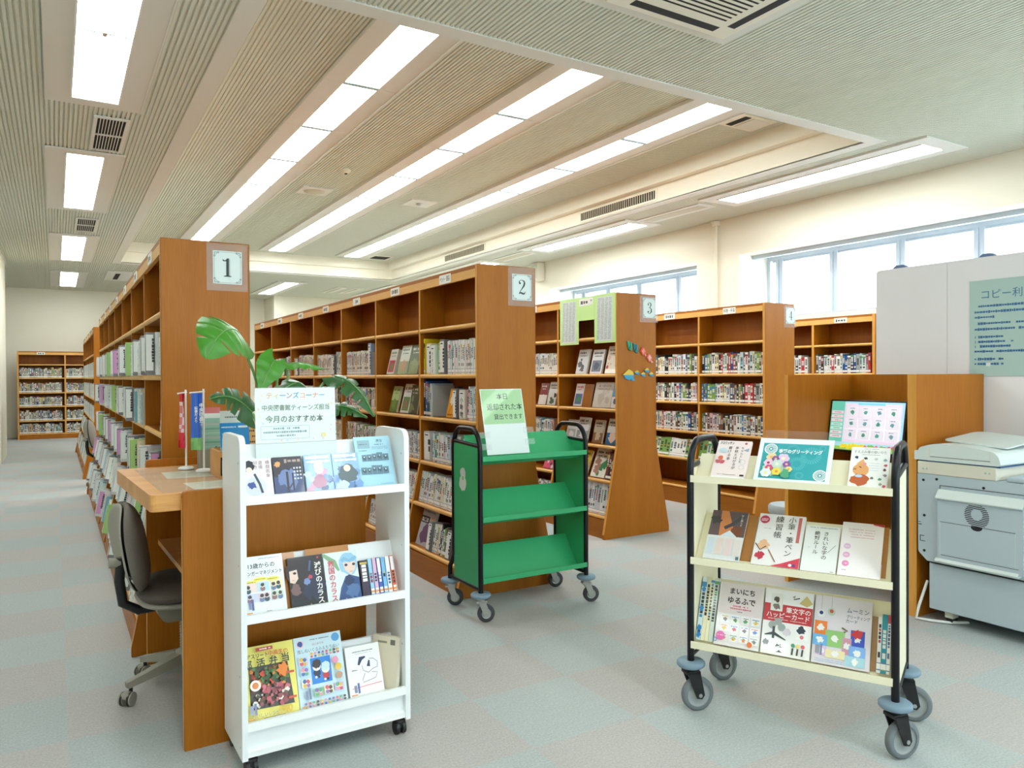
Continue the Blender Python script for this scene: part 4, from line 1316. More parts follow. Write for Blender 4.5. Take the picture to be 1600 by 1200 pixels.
sheet('paper_poster', 'pale green list hanging at left on top of bookcase three', 5.945, 5.645, 1.69, 2.12, lst)
sheet('paper_poster', 'short pale green title sheet between the two green lists', 5.644, 5.41, 1.905, 2.118, ttl)
sheet('paper_poster', 'pale green list hanging at right on top of bookcase three', 5.408, 5.108, 1.69, 2.122, lst)
def cut(label, px, py, art, group):
    x, z = 4.197 + (px - 972) * 0.0073, 1.384 - (py - 590) * 0.0055
    mb = MB()
    art(mb, Art(mb, PRINT, 0, T(x, 5.088, z), 0.0015))
    return tag(mb.build('origami'), label, 'paper decoration', group)
def hand(c1, c2):
    def f(mb, a):
        for i in range(4):
            mb.prism([(-0.018 + 0.009 * i, -0.03), (-0.010 + 0.009 * i, -0.035), (-0.024 + 0.013 * i, 0.045 - 0.006 * i), (-0.034 + 0.013 * i, 0.04 - 0.004 * i)], 'y', -0.006 - 0.002 * i, -0.0005, PRINT, c1 if i % 2 else c2, a.M)
        mb.prism([(-0.018, -0.03), (0.012, -0.045), (0.018, -0.02), (0.0, 0.0)], 'y', -0.014, -0.0005, PRINT, c2, a.M)
    return f
def gem(c1, c2):
    def f(mb, a):
        mb.prism([(-0.03, 0.0), (-0.01, 0.036), (0.02, 0.026), (0.035, -0.005), (0.02, -0.03), (0.0, -0.04)], 'y', -0.008, -0.0005, PRINT, c1, a.M)
        mb.prism([(-0.02, 0.0), (0.0, 0.028), (0.02, 0.0), (0.0, -0.03)], 'y', -0.013, -0.008, PRINT, c2, a.M)
        mb.prism([(0.02, -0.02), (0.045, -0.04), (0.02, -0.045)], 'y', -0.01, -0.0005, PRINT, c2, a.M)
    return f
def fish(s):
    def f(mb, a):
        mb.prism([(-0.06 * s, 0.005 * s), (0.0, 0.05 * s), (0.045 * s, 0.03 * s), (0.055 * s, 0.0), (-0.06 * s, 0.0)], 'y', -0.009, -0.0005, PRINT, rgb(226, 196, 70), a.M)
        mb.prism([(-0.06 * s, 0.0), (0.055 * s, 0.0), (0.05 * s, -0.035 * s), (0.0, -0.045 * s), (-0.04 * s, -0.03 * s)], 'y', -0.011, -0.0005, PRINT, rgb(50, 160, 206), a.M)
        mb.prism([(0.045 * s, -0.02 * s), (0.075 * s, -0.05 * s), (0.03 * s, -0.05 * s)], 'y', -0.008, -0.0005, PRINT, rgb(60, 170, 214), a.M)
    return f
cut('green folded paper shape, leftmost of the upper row on bookcase three', 982.5, 540, hand(rgb(60, 190, 150), rgb(40, 150, 120)), 'origami shells on bookcase three')
cut('teal folded paper shape, second of the upper row on bookcase three', 991.5, 543.5, hand(rgb(30, 150, 160), rgb(24, 120, 130)), 'origami shells on bookcase three')
cut('coral folded paper shape, third of the upper row on bookcase three', 1002, 548, gem(rgb(232, 100, 84), rgb(240, 140, 120)), 'origami shells on bookcase three')
cut('coral folded paper shape, lowest and rightmost of the upper row', 1012, 558.5, gem(rgb(232, 110, 96), rgb(244, 180, 170)), 'origami shells on bookcase three')
cut('largest yellow and blue paper fish on the end of bookcase three', 980, 586, fish(1.0), 'paper fish on bookcase three')
for px, py, w in ((992.5, 582, 'first small fish right of the large paper fish'), (1002, 585, 'second small fish right of the large paper fish'), (1008, 578.5, 'highest of the small paper fish on bookcase three'), (1015, 585, 'rightmost small paper fish on the end of bookcase three')):
    cut('yellow and blue ' + w, px, py, fish(0.42), 'paper fish on bookcase three')
# ================================================================ white display rack
def rounded(pts, rad, n=5):
    """round the corners of a closed outline"""
    out = []
    k = len(pts)
    for i, p in enumerate(pts):
        r = rad[i] if isinstance(rad, (list, tuple)) else rad
        if r <= 0:
            out.append(p); continue
        a, b = Vector(pts[i - 1]), Vector(pts[(i + 1) % k])
        p = Vector(p)
        da, db = (a - p), (b - p)
        r = min(r, 0.49 * da.length, 0.49 * db.length)
        s, e = p + da.normalized() * r, p + db.normalized() * r
        for j in range(n + 1):
            t = j / n
            out.append(tuple(s * (1 - t) ** 2 + p * 2 * t * (1 - t) + e * t * t))
    return out

def small_caster(mb_unused, parent, x, y, r=0.026, h=0.06):
    c = MB()
    c.box(x - 0.02, x + 0.02, y - 0.02, y + 0.02, h - 0.006, h, BLACKP)
    for s in (-1, 1):
        c.cyl((x + s * 0.007, y, r), (x + s * 0.02, y, r), r, BLACKP, n=18)
    c.box(x - 0.016, x + 0.016, y - 0.018, y + 0.012, r, h - 0.004, BLACKP, bev=0.006)
    c.build('caster', parent)

RW, RD = 0.635, 0.305
rack = thing('display_rack', 'white wheeled display rack of teen books in front of the desk', 'display rack', (0.545, 2.726, 0), 0.0095)
prof = rounded([(0, 0.06), (0, 1.195), (RD, 1.195), (RD, 0.06)], [0, 0.05, 0.05, 0])
for x in (0.0, RW - 0.02):
    p = MB().prism(prof, 'x', x, x + 0.02, WHITE)
    for z in (0.10, 0.35, 0.74, 1.10):
        p.cyl((x - 0.001, 0.03, z), (x + 0.0, 0.03, z), 0.004, STEEL, n=8)
    p.build('side_panel', rack)
LIPS = [0.984, 0.567, 0.190]
for z in LIPS:
    s = MB()
    s.box(0.02, RW - 0.02, 0.0, 0.013, z - 0.030, z, WHITEE)
    s.box(0.02, RW - 0.02, 0.013, 0.078, z - 0.030, z - 0.016, WHITE)
    s.build('shelf', rack)
    # slanted back rest
    MB().prism([(0.066, z - 0.016), (0.078, z - 0.016), (0.078 + 0.083, z + 0.170), (0.066 + 0.083, z + 0.170)], 'x', 0.02, RW - 0.02, WHITE).build('back_rest', rack)
MB().box(0.02, RW - 0.02, 0.022, 0.04, 0.085, 0.160, WHITE).box(0.02, RW - 0.02, 0.004, 0.022, 0.068, 0.088, WHITEE).build('kick_board', rack)
MB().box(0.02, RW - 0.02, 0.05, RD - 0.02, 0.066, 0.085, WHITE).build('base_board', rack)
for x in (0.035, RW - 0.035):
    for y in (0.03, RD - 0.03):
        small_caster(None, rack, x, y)

MR = T(0.545, 2.726, 0) @ Matrix.Rotation(0.0095, 4, 'Z')
INK = rgb(44, 46, 52)
ORL = rgb(236, 150, 60)
def lib_label(a, x, z, s=1.0):
    a.rect(x, z, x + 0.024 * s, z + 0.004 * s, ORL)

def c_baseball(a, W, H):                      # white paperback, person in white
    a.blob(W * 0.42, H * 0.3, W * 0.36, rgb(214, 220, 232), 9, j=0.2)
    a.blob(W * 0.22, H * 0.82, W * 0.2, rgb(36, 40, 52), 2, j=0.15)
    a.disc(W * 0.24, H * 0.72, W * 0.1, rgb(238, 220, 208))
    a.line([(W * 0.4, H * 0.62), (W * 0.55, H * 0.36), (W * 0.62, H * 0.14)], W * 0.08, rgb(60, 66, 84))
    a.blob(W * 0.3, H * 0.34, W * 0.13, rgb(60, 80, 150), 4)
    for i, t in enumerate(('横', '恋', '好')):
        pass
    a.vtext(W * 0.86, H * 0.94, '横顔雨傘', W * 0.15, rgb(170, 120, 120))
    a.vtext(W * 0.62, H * 0.94, '退場', W * 0.15, rgb(170, 120, 120))
    a.vtext(W * 0.46, H * 0.94, '好き', W * 0.15, rgb(170, 120, 120))
    lib_label(a, W * 0.72, H * 0.05)
def c_night(a, W, H):
    a.rect(0, 0, W, H * 0.5, rgb(60, 76, 120))
    a.blob(W * 0.5, H * 0.45, W * 0.34, rgb(110, 130, 180), 3)
    a.rect(W * 0.42, H * 0.1, W * 0.5, H * 0.62, rgb(40, 38, 54))
    a.rect(W * 0.62, H * 0.14, W * 0.68, H * 0.58, rgb(44, 40, 56))
    a.blob(W * 0.15, H * 0.82, W * 0.1, rgb(236, 170, 110), 5)
    a.scribble(W * 0.4, H * 0.84, W * 0.96, H * 0.1, rgb(170, 150, 140), 8)
    for j in range(3):
        a.vtext(W * (0.72 + 0.1 * j), H * 0.72, '・・・', W * 0.12, rgb(220, 226, 236))
        for k in range(4):
            a.disc(W * (0.72 + 0.1 * j), H * (0.70 - 0.09 * k), W * 0.035, rgb(206, 214, 232))
    a.line([(W * 0.4, H * 0.1), (W * 0.62, H * 0.32)], W * 0.05, rgb(54, 56, 86))
    lib_label(a, W * 0.74, H * 0.05)
def c_blue(seed):
    def f(a, W, H):
        a.rect(0, H * 0.0, W, H, rgb(150, 190, 226))
        q = random.Random(seed)
        for i in range(12):
            a.blob(W * q.random() * 0.9 + W * 0.05, H * (0.1 + 0.5 * q.random()), W * 0.13, q.choice([rgb(96, 140, 190), rgb(120, 160, 210), rgb(190, 214, 236), rgb(206, 150, 180), rgb(70, 96, 140)]), seed + i)
        if seed == 5:
            a.blob(W * 0.55, H * 0.45, W * 0.34, rgb(86, 104, 110), 6, j=0.2)
            a.disc(W * 0.52, H * 0.6, W * 0.13, rgb(232, 216, 200))
            a.blob(W * 0.3, H * 0.14, W * 0.24, rgb(206, 222, 240), 7)
        else:
            a.blob(W * 0.5, H * 0.3, W * 0.24, rgb(180, 120, 150), 6, j=0.2)
            a.disc(W * 0.5, H * 0.62, W * 0.17, rgb(240, 226, 218))
            a.blob(W * 0.5, H * 0.72, W * 0.2, rgb(206, 220, 236), 8, j=0.2)
        a.scribble(W * 0.05, H * 0.88, W * 0.96, H * 0.1, rgb(250, 250, 252), seed, 0.1)
        a.scribble(W * 0.08, H * 0.78, W * 0.92, H * 0.08, rgb(250, 250, 252), seed + 1, 0.1)
    return f
def c_sheet(a, W, H):
    g, d = rgb(130, 168, 184), rgb(60, 84, 100)
    a.rect(W * 0.08, H * 0.77, W * 0.42, H * 0.93, rgb(140, 176, 190))
    a.scribble(W * 0.12, H * 0.84, W * 0.38, H * 0.02, d, 1)
    a.text(W * 0.7, H * 0.885, '展示', W * 0.09, d, 'c', 0.01)
    a.scribble(W * 0.52, H * 0.83, W * 0.8, H * 0.018, d, 2)
    for k in range(3): a.scribble(W * 0.46, H * (0.79 - 0.02 * k), W * 0.92, H * 0.012, g, 3 + k)
    a.scribble(W * 0.1, H * 0.72, W * 0.32, H * 0.015, d, 9)
    q = random.Random(4)
    for z0 in (0.52, 0.27):
        x = 0.16 if z0 > 0.4 else 0.1
        for i in range(5):
            w = 0.12 + 0.05 * q.random()
            h = 0.12 + 0.05 * q.random()
            a.rect(W * x, H * z0, W * (x + w), H * (z0 + h), rgb(96, 130, 146))
            a.blob(W * (x + w / 2), H * (z0 + h * 0.5), W * w * 0.34, d, i)
            a.disc(W * (x + w * 0.5), H * (z0 + h * 0.65), W * 0.02, rgb(206, 228, 236))
            x += w + 0.005
    a.scribble(W * 0.55, H * 0.07, W * 0.92, H * 0.014, g, 30)
def rack_face(label, name, u, lip, W, H, TH, base, fn, tilt=22, v=0.035, spine=None):
    z = LIPS[lip] - 0.0155
    return face_out(name, label, MR @ T(u, v, z), W, H, TH, base, fn, tilt, None, spine)
rack_face('white paperback with a dark-haired figure, leftmost on the top rack shelf', 'book', 0.022, 0, 0.105, 0.149, 0.014, rgb(234, 234, 236), c_baseball)
rack_face('dark night-scene paperback, second on the top rack shelf', 'book', 0.131, 0, 0.106, 0.149, 0.016, rgb(52, 48, 60), c_night)
rack_face('pale blue paperback with a figure in pink, third on top rack shelf', 'book', 0.246, 0, 0.105, 0.150, 0.014, rgb(150, 190, 226), c_blue(3))
rack_face('blue paperback with a grey hooded figure, beside the printed sheet', 'book', 0.353, 0, 0.105, 0.150, 0.014, rgb(120, 160, 210), c_blue(5))
rack_face('pale blue printed sheet with black pictures at right of the top shelf', 'leaflet', 0.452, 0, 0.148, 0.211, 0.006, rgb(168, 214, 232), c_sheet, 22, 0.042)

def c_13(a, W, H):
    a.scribble(W * 0.42, H * 0.945, W * 0.96, H * 0.012, rgb(120, 130, 136), 3)
    a.text(W * 0.48, H * 0.80, '13歳からの', W * 0.135, INK, 'c', 0.015)
    a.text(W * 0.5, H * 0.68, 'アンガーマネジメント', W * 0.115, INK, 'c', 0.015, W * 0.92)
    for z in (0.775, 0.655): a.rect(W * 0.06, H * z, W * 0.88, H * (z + 0.004), rgb(206, 150, 160))
    Y = rgb(240, 228, 100)
    for x, z in ((0.18, 0.565), (0.42, 0.605), (0.72, 0.59)):
        a.disc(W * x, H * z, H * 0.035, Y, 20, 3.4)
        a.scribble(W * (x - 0.13), H * (z - 0.01), W * (x + 0.13), H * 0.018, rgb(130, 120, 60), int(x * 100))
    for i, (x, c) in enumerate(((0.05, rgb(236, 214, 206)), (0.34, rgb(190, 220, 232)), (0.66, rgb(244, 234, 176)))):
        a.rect(W * x, H * 0.40, W * (x + 0.28), H * 0.55, c)
    for i, (x, c) in enumerate(((0.05, rgb(206, 210, 240)), (0.34, rgb(236, 210, 222)), (0.66, rgb(206, 226, 206)))):
        a.rect(W * x, H * 0.24, W * (x + 0.28), H * 0.37, c)
    for i, (x, z) in enumerate(((0.12, 0.44), (0.46, 0.46), (0.72, 0.45), (0.84, 0.46), (0.14, 0.28), (0.42, 0.28), (0.54, 0.28), (0.72, 0.29), (0.86, 0.29))):
        a.disc(W * x, H * (z - 0.02), W * 0.06, [rgb(60, 86, 100), rgb(150, 110, 110), rgb(110, 130, 170)][i % 3], 14)
        a.disc(W * x, H * (z + 0.03), W * 0.045, rgb(240, 222, 206), 14)
        a.blob(W * x, H * (z + 0.045), W * 0.045, rgb(70, 66, 66), i, j=0.15)
    a.rect(W * 0.1, H * 0.12, W * 0.15, H * 0.25, rgb(120, 130, 170))
    a.rect(W * 0.17, H * 0.10, W * 0.215, H * 0.28, rgb(90, 100, 160))
    a.scribble(W * 0.5, H * 0.05, W * 0.62, H * 0.012, INK, 6)
    lib_label(a, W * 0.02, H * 0.05, 0.9)
def c_crow(dark):
    def f(a, W, H):
        sk = rgb(232, 206, 190)
        if dark:
            a.blob(W * 0.66, H * 0.4, W * 0.36, rgb(40, 44, 70), 12)
            a.blob(W * 0.28, H * 0.72, W * 0.36, rgb(40, 32, 34), 3, j=0.12)
            a.poly([(W * 0.02, H * 0.74), (W * 0.24, H * 0.76), (W * 0.26, H * 0.58), (W * 0.15, H * 0.49), (W * 0.02, H * 0.52)], sk)
            a.disc(W * 0.17, H * 0.69, W * 0.035, rgb(30, 24, 30), 12, 1.4)
            a.line([(W * 0.02, H * 0.755), (W * 0.26, H * 0.775)], W * 0.05, rgb(40, 32, 34))
            a.line([(W * 0.08, H * 0.555), (W * 0.14, H * 0.556)], W * 0.012, rgb(170, 110, 110))
            a.blob(W * 0.16, H * 0.38, W * 0.16, rgb(120, 90, 90), 8)
            a.blob(W * 0.5, H * 0.5, W * 0.1, rgb(120, 140, 190), 9)
            a.blob(W * 0.6, H * 0.58, W * 0.06, rgb(190, 70, 90), 10)
            a.line([(W * 0.64, H * 0.9), (W * 0.58, H * 0.7)], W * 0.05, rgb(70, 90, 140))
            a.vtext(W * 0.84, H * 0.86, '滅びのカラス', W * 0.20, rgb(240, 238, 230), 0.02, 0.98)
            a.disc(W * 0.86, H * 0.945, W * 0.03, rgb(200, 50, 60))
            a.scribble(W * 0.5, H * 0.05, W * 0.57, H * 0.014, rgb(220, 220, 220), 2)
        else:
            a.rect(0, H * 0.3, W, H, rgb(222, 236, 232))
            a.line([(0, H * 0.97), (W * 0.3, H * 0.8), (W * 0.42, H * 0.62)], [W * 0.1, W * 0.16, W * 0.06], rgb(130, 170, 130))
            a.blob(W * 0.72, H * 0.74, W * 0.33, rgb(150, 196, 222), 3, j=0.1, sx=0.85)
            a.poly([(W * 0.56, H * 0.77), (W * 0.94, H * 0.77), (W * 0.92, H * 0.62), (W * 0.76, H * 0.51), (W * 0.6, H * 0.62)], sk)
            a.line([(W * 0.52, H * 0.8), (W * 0.62, H * 0.85), (W * 0.76, H * 0.79), (W * 0.98, H * 0.86)], W * 0.1, rgb(130, 180, 212))
            for x in (0.65, 0.88): a.disc(W * x, H * 0.715, W * 0.04, rgb(60, 60, 84), 12, 1.2)
            a.line([(W * 0.74, H * 0.575), (W * 0.82, H * 0.577)], W * 0.012, rgb(170, 110, 110))
            a.poly([(W * 0.3, 0), (W, 0), (W, H * 0.44), (W * 0.78, H * 0.5), (W * 0.6, H * 0.5), (W * 0.42, H * 0.28)], rgb(48, 76, 128))
            a.blob(W * 0.75, H * 0.2, W * 0.2, rgb(80, 112, 160), 5)
            a.blob(W * 0.7, H * 0.4, W * 0.14, rgb(34, 52, 92), 6)
            a.vtext(W * 0.2, H * 0.84, '救国のカラス', W * 0.20, rgb(206, 90, 106), 0.02, 0.98)
            a.scribble(W * 0.5, H * 0.05, W * 0.57, H * 0.014, rgb(220, 220, 220), 2)
    return f
rack_face('white book of cartoon children, titled for 13-year-olds, on middle rack shelf', 'book', 0.022, 1, 0.148, 0.211, 0.014, rgb(232, 238, 238), c_13)
def kraft(a, W, H): a.rect(W * 0.02, H * 0.01, W * 0.98, H * 0.015, rgb(150, 92, 40))
rack_face('narrow plain brown board behind the white 13-year-olds book', 'display_board', 0.120, 1, 0.10, 0.205, 0.003, rgb(186, 124, 60), kraft, 22, 0.058)
rack_face('wide plain brown board behind the two crow novels', 'display_board', 0.262, 1, 0.17, 0.208, 0.003, rgb(186, 124, 60), kraft, 22, 0.058)
rack_face('black novel with a pale face and white title, middle rack shelf', 'book', 0.187, 1, 0.131, 0.189, 0.020, rgb(34, 30, 38), c_crow(True))
rack_face('pale novel with blue-haired figure and red title, middle rack shelf', 'book', 0.322, 1, 0.131, 0.189, 0.020, rgb(222, 236, 232), c_crow(False))
SPN = [('dark purple', rgb(60, 44, 66), 0.03, 0.145), ('pale blue and white', rgb(150, 200, 232), 0.0145, 0.148), ('lilac pink', rgb(214, 178, 206), 0.014, 0.148), ('deep blue and white', rgb(70, 96, 180), 0.0145, 0.148), ('sky blue', rgb(120, 184, 226), 0.0145, 0.147), ('white with blue title', rgb(236, 240, 242), 0.016, 0.147), ('orange and white', rgb(232, 110, 60), 0.0145, 0.149)]
x = 0.458
for i, (nm, c, w, h) in enumerate(SPN):
    o = MB()
    spine_book(o, w, h, 0.105, c, 900 + i, None, False)
    a = Art(o, PRINTG)
    if i:
        a.rect(0.001, 0.014, w - 0.001, 0.034, rgb(244, 244, 240))
        a.rect(0.001, 0.018, w - 0.001, 0.026, ORL)
        a.rect(0.001, h * 0.62, w - 0.001, h * 0.98, rgb(240, 242, 244) if i in (3, 6) else c)
    ob = o.build('book')
    Mx = MR @ T(x, 0.03, LIPS[1] - 0.0155) @ RX(-20)
    ob.location, ob.rotation_euler = Mx.to_translation(), Mx.to_euler()
    tag(ob, '%s slim paperback spine at right of the middle rack shelf' % nm, 'book', 'slim paperbacks on the white rack')
    pg = MB(); page_block(pg, w, h, 0.105, None); pg.build('page_block', ob)
    x += w + 0.0035

def c_bento(a, W, H):
    q = random.Random(3)
    a.poly([(W * 0.1, H * 0.16), (W * 0.92, H * 0.14), (W * 0.86, H * 0.72), (W * 0.12, H * 0.72)], rgb(70, 66, 50))
    for i in range(170):
        x, z = 0.15 + 0.68 * q.random(), 0.18 + 0.51 * q.random()
        c = q.choice([rgb(70, 110, 50), rgb(90, 130, 60), rgb(226, 130, 40), rgb(214, 70, 50), rgb(60, 84, 40)]) if z > 0.44 else q.choice([rgb(190, 90, 100), rgb(150, 80, 84), rgb(232, 226, 210), rgb(110, 70, 50), rgb(206, 110, 120), rgb(90, 60, 44)])
        a.blob(W * x, H * z, W * (0.018 + 0.035 * q.random()), c, i)
    a.disc(W * 0.2, H * 0.47, W * 0.1, rgb(250, 246, 232))
    a.disc(W * 0.2, H * 0.47, W * 0.06, rgb(232, 140, 80))
    a.blob(W * 0.74, H * 0.62, W * 0.12, rgb(232, 130, 40), 31)
    a.rect(W * 0.26, H * 0.92, W * 0.58, H * 0.965, rgb(190, 50, 40))
    a.scribble(W * 0.3, H * 0.932, W * 0.54, H * 0.02, rgb(244, 240, 230), 2)
    a.text(W * 0.08, H * 0.835, 'アスリート', W * 0.095, INK, 'l', 0.02, W * 0.4)
    a.text(W * 0.49, H * 0.84, '中高生の', W * 0.095, rgb(200, 90, 40), 'l', 0.02, W * 0.38)
    a.text(W * 0.01, H * 0.71, '部', W * 0.17, INK, 'l', 0.02)
    a.text(W * 0.25, H * 0.715, '活', W * 0.17, INK, 'l', 0.02)
    a.text(W * 0.49, H * 0.72, '弁', W * 0.17, INK, 'l', 0.02)
    a.text(W * 0.73, H * 0.73, '当', W * 0.17, INK, 'l', 0.02)
    for x, z in ((0.86, 0.55), (0.86, 0.21)):
        a.rect(W * (x - 0.07), H * z, W * (x + 0.08), H * (z + 0.03), rgb(206, 80, 50))
    a.text(W * 0.62, H * 0.05, '140', W * 0.17, rgb(222, 180, 30), 'l', 0.03)
    a.text(W * 0.1, H * 0.05, 'おいしいレシピ', W * 0.08, rgb(150, 150, 130), 'l', 0.01, W * 0.5)
    a.scribble(W * 0.3, H * 0.02, W * 0.7, H * 0.012, INK, 8)
    a.rect(W * 0.06, H * 0.10, W * 0.13, H * 0.22, rgb(150, 160, 190))
    a.rect(W * 0.15, H * 0.09, W * 0.19, H * 0.24, rgb(120, 130, 180))
    lib_label(a, W * 0.01, H * 0.035)
def c_dolls(a, W, H):
    q = random.Random(8)
    a.disc(W * 0.88, H * 0.92, W * 0.085, rgb(90, 160, 216))
    a.disc(W * 0.13, H * 0.9, W * 0.08, rgb(238, 206, 216)); a.blob(W * 0.13, H * 0.905, W * 0.055, rgb(60, 80, 150), 3, j=0.15)
    a.scribble(W * 0.32, H * 0.935, W * 0.74, H * 0.014, rgb(80, 100, 110), 2)
    a.text(W * 0.5, H * 0.86, 'はじめての', W * 0.05, rgb(180, 90, 110), 'c')
    a.text(W * 0.5, H * 0.775, '推しぬいぐるみ＆もちぬい', W * 0.09, rgb(96, 120, 140), 'c', 0.0, W * 0.88)
    a.rect(W * 0.30, H * 0.32, W * 0.72, H * 0.68, rgb(40, 130, 214))
    for (x, z, hair, body) in ((0.42, 0.47, rgb(60, 48, 46), rgb(40, 48, 80)), (0.60, 0.42, rgb(200, 226, 230), rgb(190, 50, 60))):
        a.blob(W * x, H * z, W * 0.075, body, 4, j=0.1)
        a.disc(W * (x - 0.03), H * (z - 0.06), W * 0.025, rgb(230, 226, 226)); a.disc(W * (x + 0.03), H * (z - 0.06), W * 0.025, rgb(40, 40, 50))
        a.disc(W * x, H * (z + 0.085), W * 0.085, rgb(244, 226, 212))
        a.blob(W * x, H * (z + 0.125), W * 0.09, hair, 5, j=0.15)
    def mini(x, z, s, i):
        c = [rgb(214, 90, 100), rgb(70, 110, 170), rgb(226, 180, 70), rgb(110, 170, 130), rgb(150, 110, 180), rgb(230, 150, 160), rgb(90, 70, 60)]
        a.disc(W * x, H * (z - 0.018 * s), W * 0.026 * s, c[i % 7], 10)
        a.disc(W * x, H * (z + 0.012 * s), W * 0.026 * s, rgb(244, 226, 212), 10)
        a.blob(W * x, H * (z + 0.02 * s), W * 0.027 * s, c[(i * 3 + 2) % 7], i, 10, 0.15)
    for i in range(8): mini(0.34 + 0.08 * i, 0.725, 1.0, i)
    for i in range(11): mini(0.12 + 0.08 * i, 0.06, 1.0, i + 3)
    for i, (x, z, c) in enumerate(((0.05, 0.60, rgb(214, 206, 232)), (0.06, 0.46, rgb(180, 214, 240)), (0.07, 0.30, rgb(240, 232, 210)), (0.3, 0.15, rgb(130, 190, 140)), (0.51, 0.16, rgb(236, 226, 190)), (0.73, 0.17, rgb(206, 190, 232)))):
        a.rect(W * x, H * z, W * (x + 0.19), H * (z + 0.11), c)
        mini(x + 0.06, z + 0.055, 1.5, i); mini(x + 0.13, z + 0.05, 1.4, i + 2)
    for x, z, c in ((0.80, 0.60, rgb(232, 150, 180)), (0.85, 0.50, rgb(232, 190, 70)), (0.85, 0.38, rgb(190, 150, 120))):
        a.blob(W * x, H * z, W * 0.07, c, int(z * 100), j=0.15)
    a.rect(W * 0.12, H * 0.13, W * 0.17, H * 0.25, rgb(130, 140, 170)); a.rect(W * 0.19, H * 0.13, W * 0.23, H * 0.28, rgb(110, 120, 160))
    lib_label(a, W * 0.02, H * 0.035)
def c_line(a, W, H):
    b = rgb(36, 44, 80)
    a.scribble(W * 0.2, H * 0.87, W * 0.8, H * 0.025, rgb(110, 120, 130), 3)
    a.scribble(W * 0.26, H * 0.835, W * 0.74, H * 0.012, rgb(150, 156, 160), 4)
    a.line([(W * 0.34, H * 0.62), (W * 0.42, H * 0.74), (W * 0.56, H * 0.76)], [W * 0.06, W * 0.12, W * 0.04], b)
    a.line([(W * 0.66, H * 0.68), (W * 0.62, H * 0.56)], [W * 0.04, W * 0.1], b)
    a.line([(W * 0.44, H * 0.60), (W * 0.46, H * 0.5), (W * 0.6, H * 0.44), (W * 0.74, H * 0.5), (W * 0.88, H * 0.52), (W * 0.9, H * 0.62), (W * 0.78, H * 0.70), (W * 0.66, H * 0.71)], W * 0.012, b)
    a.line([(W * 0.5, H * 0.44), (W * 0.42, H * 0.34), (W * 0.42, H * 0.27), (W * 0.6, H * 0.29), (W * 0.8, H * 0.32), (W * 0.86, H * 0.42), (W * 0.7, H * 0.44)], W * 0.012, b)
    a.line([(W * 0.08, H * 0.185), (W * 0.96, H * 0.215)], W * 0.02, rgb(226, 130, 140))
    a.rect(W * 0.14, H * 0.1, W * 0.22, H * 0.24, rgb(130, 140, 160)); a.rect(W * 0.24, H * 0.08, W * 0.3, H * 0.28, rgb(90, 100, 160))
    a.scribble(W * 0.13, H * 0.52, W * 0.3, H * 0.02, b, 5)
    lib_label(a, W * 0.04, H * 0.05)
rack_face('yellow lunch box cookbook with big black title, bottom rack shelf', 'book', 0.022, 2, 0.19, 0.257, 0.012, rgb(240, 228, 110), c_bento)
rack_face('pale blue craft book of small dolls, bottom rack shelf', 'book', 0.214, 2, 0.182, 0.258, 0.012, rgb(206, 230, 238), c_dolls, 22, 0.035, rgb(50, 120, 130))
rack_face('white book with a navy line drawing, right on the bottom rack shelf', 'book', 0.405, 2, 0.138, 0.188, 0.016, rgb(240, 240, 236), c_line)
def c_old(a, W, H):
    a.rect(W * 0.2, H * 0.86, W * 0.55, H * 0.9, rgb(150, 140, 120)); a.rect(W * 0.68, H * 0.84, W * 0.86, H * 0.94, rgb(110, 106, 100))
face_out('book', 'thick beige book turned sideways at right end of the bottom rack shelf', MR @ T(0.512, 0.118, LIPS[2] - 0.0155) @ RZ(-54), 0.12, 0.20, 0.024, rgb(224, 214, 190), c_old, 8)

# card standing on the rack
def c_sign(a, W, H):
    a.rect(0, 0, W, H * 0.24, rgb(224, 232, 228))
    a.rect(0, H * 0.236, W, H * 0.242, rgb(150, 160, 156))
    y = H * 0.86
    for i, (ch, c) in enumerate(zip('ティーンズコーナー', (rgb(232, 170, 120), rgb(226, 206, 130), rgb(70, 150, 200), rgb(190, 130, 130), rgb(70, 150, 206), rgb(240, 170, 140), rgb(70, 150, 190), rgb(236, 160, 120), rgb(90, 160, 206)))):
        a.text(W * (0.17 + 0.082 * i), y, ch, W * 0.085, c, 'c', 0.02)
    a.text(W * 0.5, H * 0.695, '中央図書館ティーンズ担当', W * 0.078, rgb(120, 134, 110), 'c', 0.012, W * 0.84)
    a.text(W * 0.48, H * 0.53, '今月のおすすめ本', W * 0.095, rgb(110, 126, 104), 'c', 0.015, W * 0.72)
    for (x0, z0, x1, z1) in ((0.06, 0.29, 0.66, 0.295), (0.06, 0.47, 0.66, 0.475), (0.06, 0.29, 0.064, 0.475), (0.656, 0.29, 0.66, 0.475)):
        a.rect(W * x0, H * z0, W * x1, H * z1, rgb(166, 188, 206))
    a.scribble(W * 0.18, H * 0.425, W * 0.54, H * 0.03, rgb(150, 170, 176), 2)
    a.scribble(W * 0.09, H * 0.375, W * 0.63, H * 0.03, rgb(150, 170, 176), 3)
    a.scribble(W * 0.25, H * 0.325, W * 0.48, H * 0.03, rgb(150, 170, 176), 4)
    q = random.Random(2)
    for i in range(16):
        x = q.choice([0.03 + 0.06 * q.random(), 0.9 + 0.08 * q.random(), q.random()])
        z = 0.27 + 0.03 * q.random() if 0.1 < x < 0.88 else 0.3 + 0.6 * q.random()
        a.disc(W * x, H * z, W * 0.014, q.choice([rgb(240, 214, 190), rgb(206, 226, 226), rgb(240, 226, 190), rgb(236, 214, 220)]), 12)
    a.disc(W * 0.84, H * 0.33, W * 0.03, rgb(240, 224, 150), 14)
t = thing('sign_card', 'white card in a clear sleeve reading teens corner, standing on the rack', 'sign')
Mx = MR @ T(0.080, 0.108, 1.093) @ RX(-3)
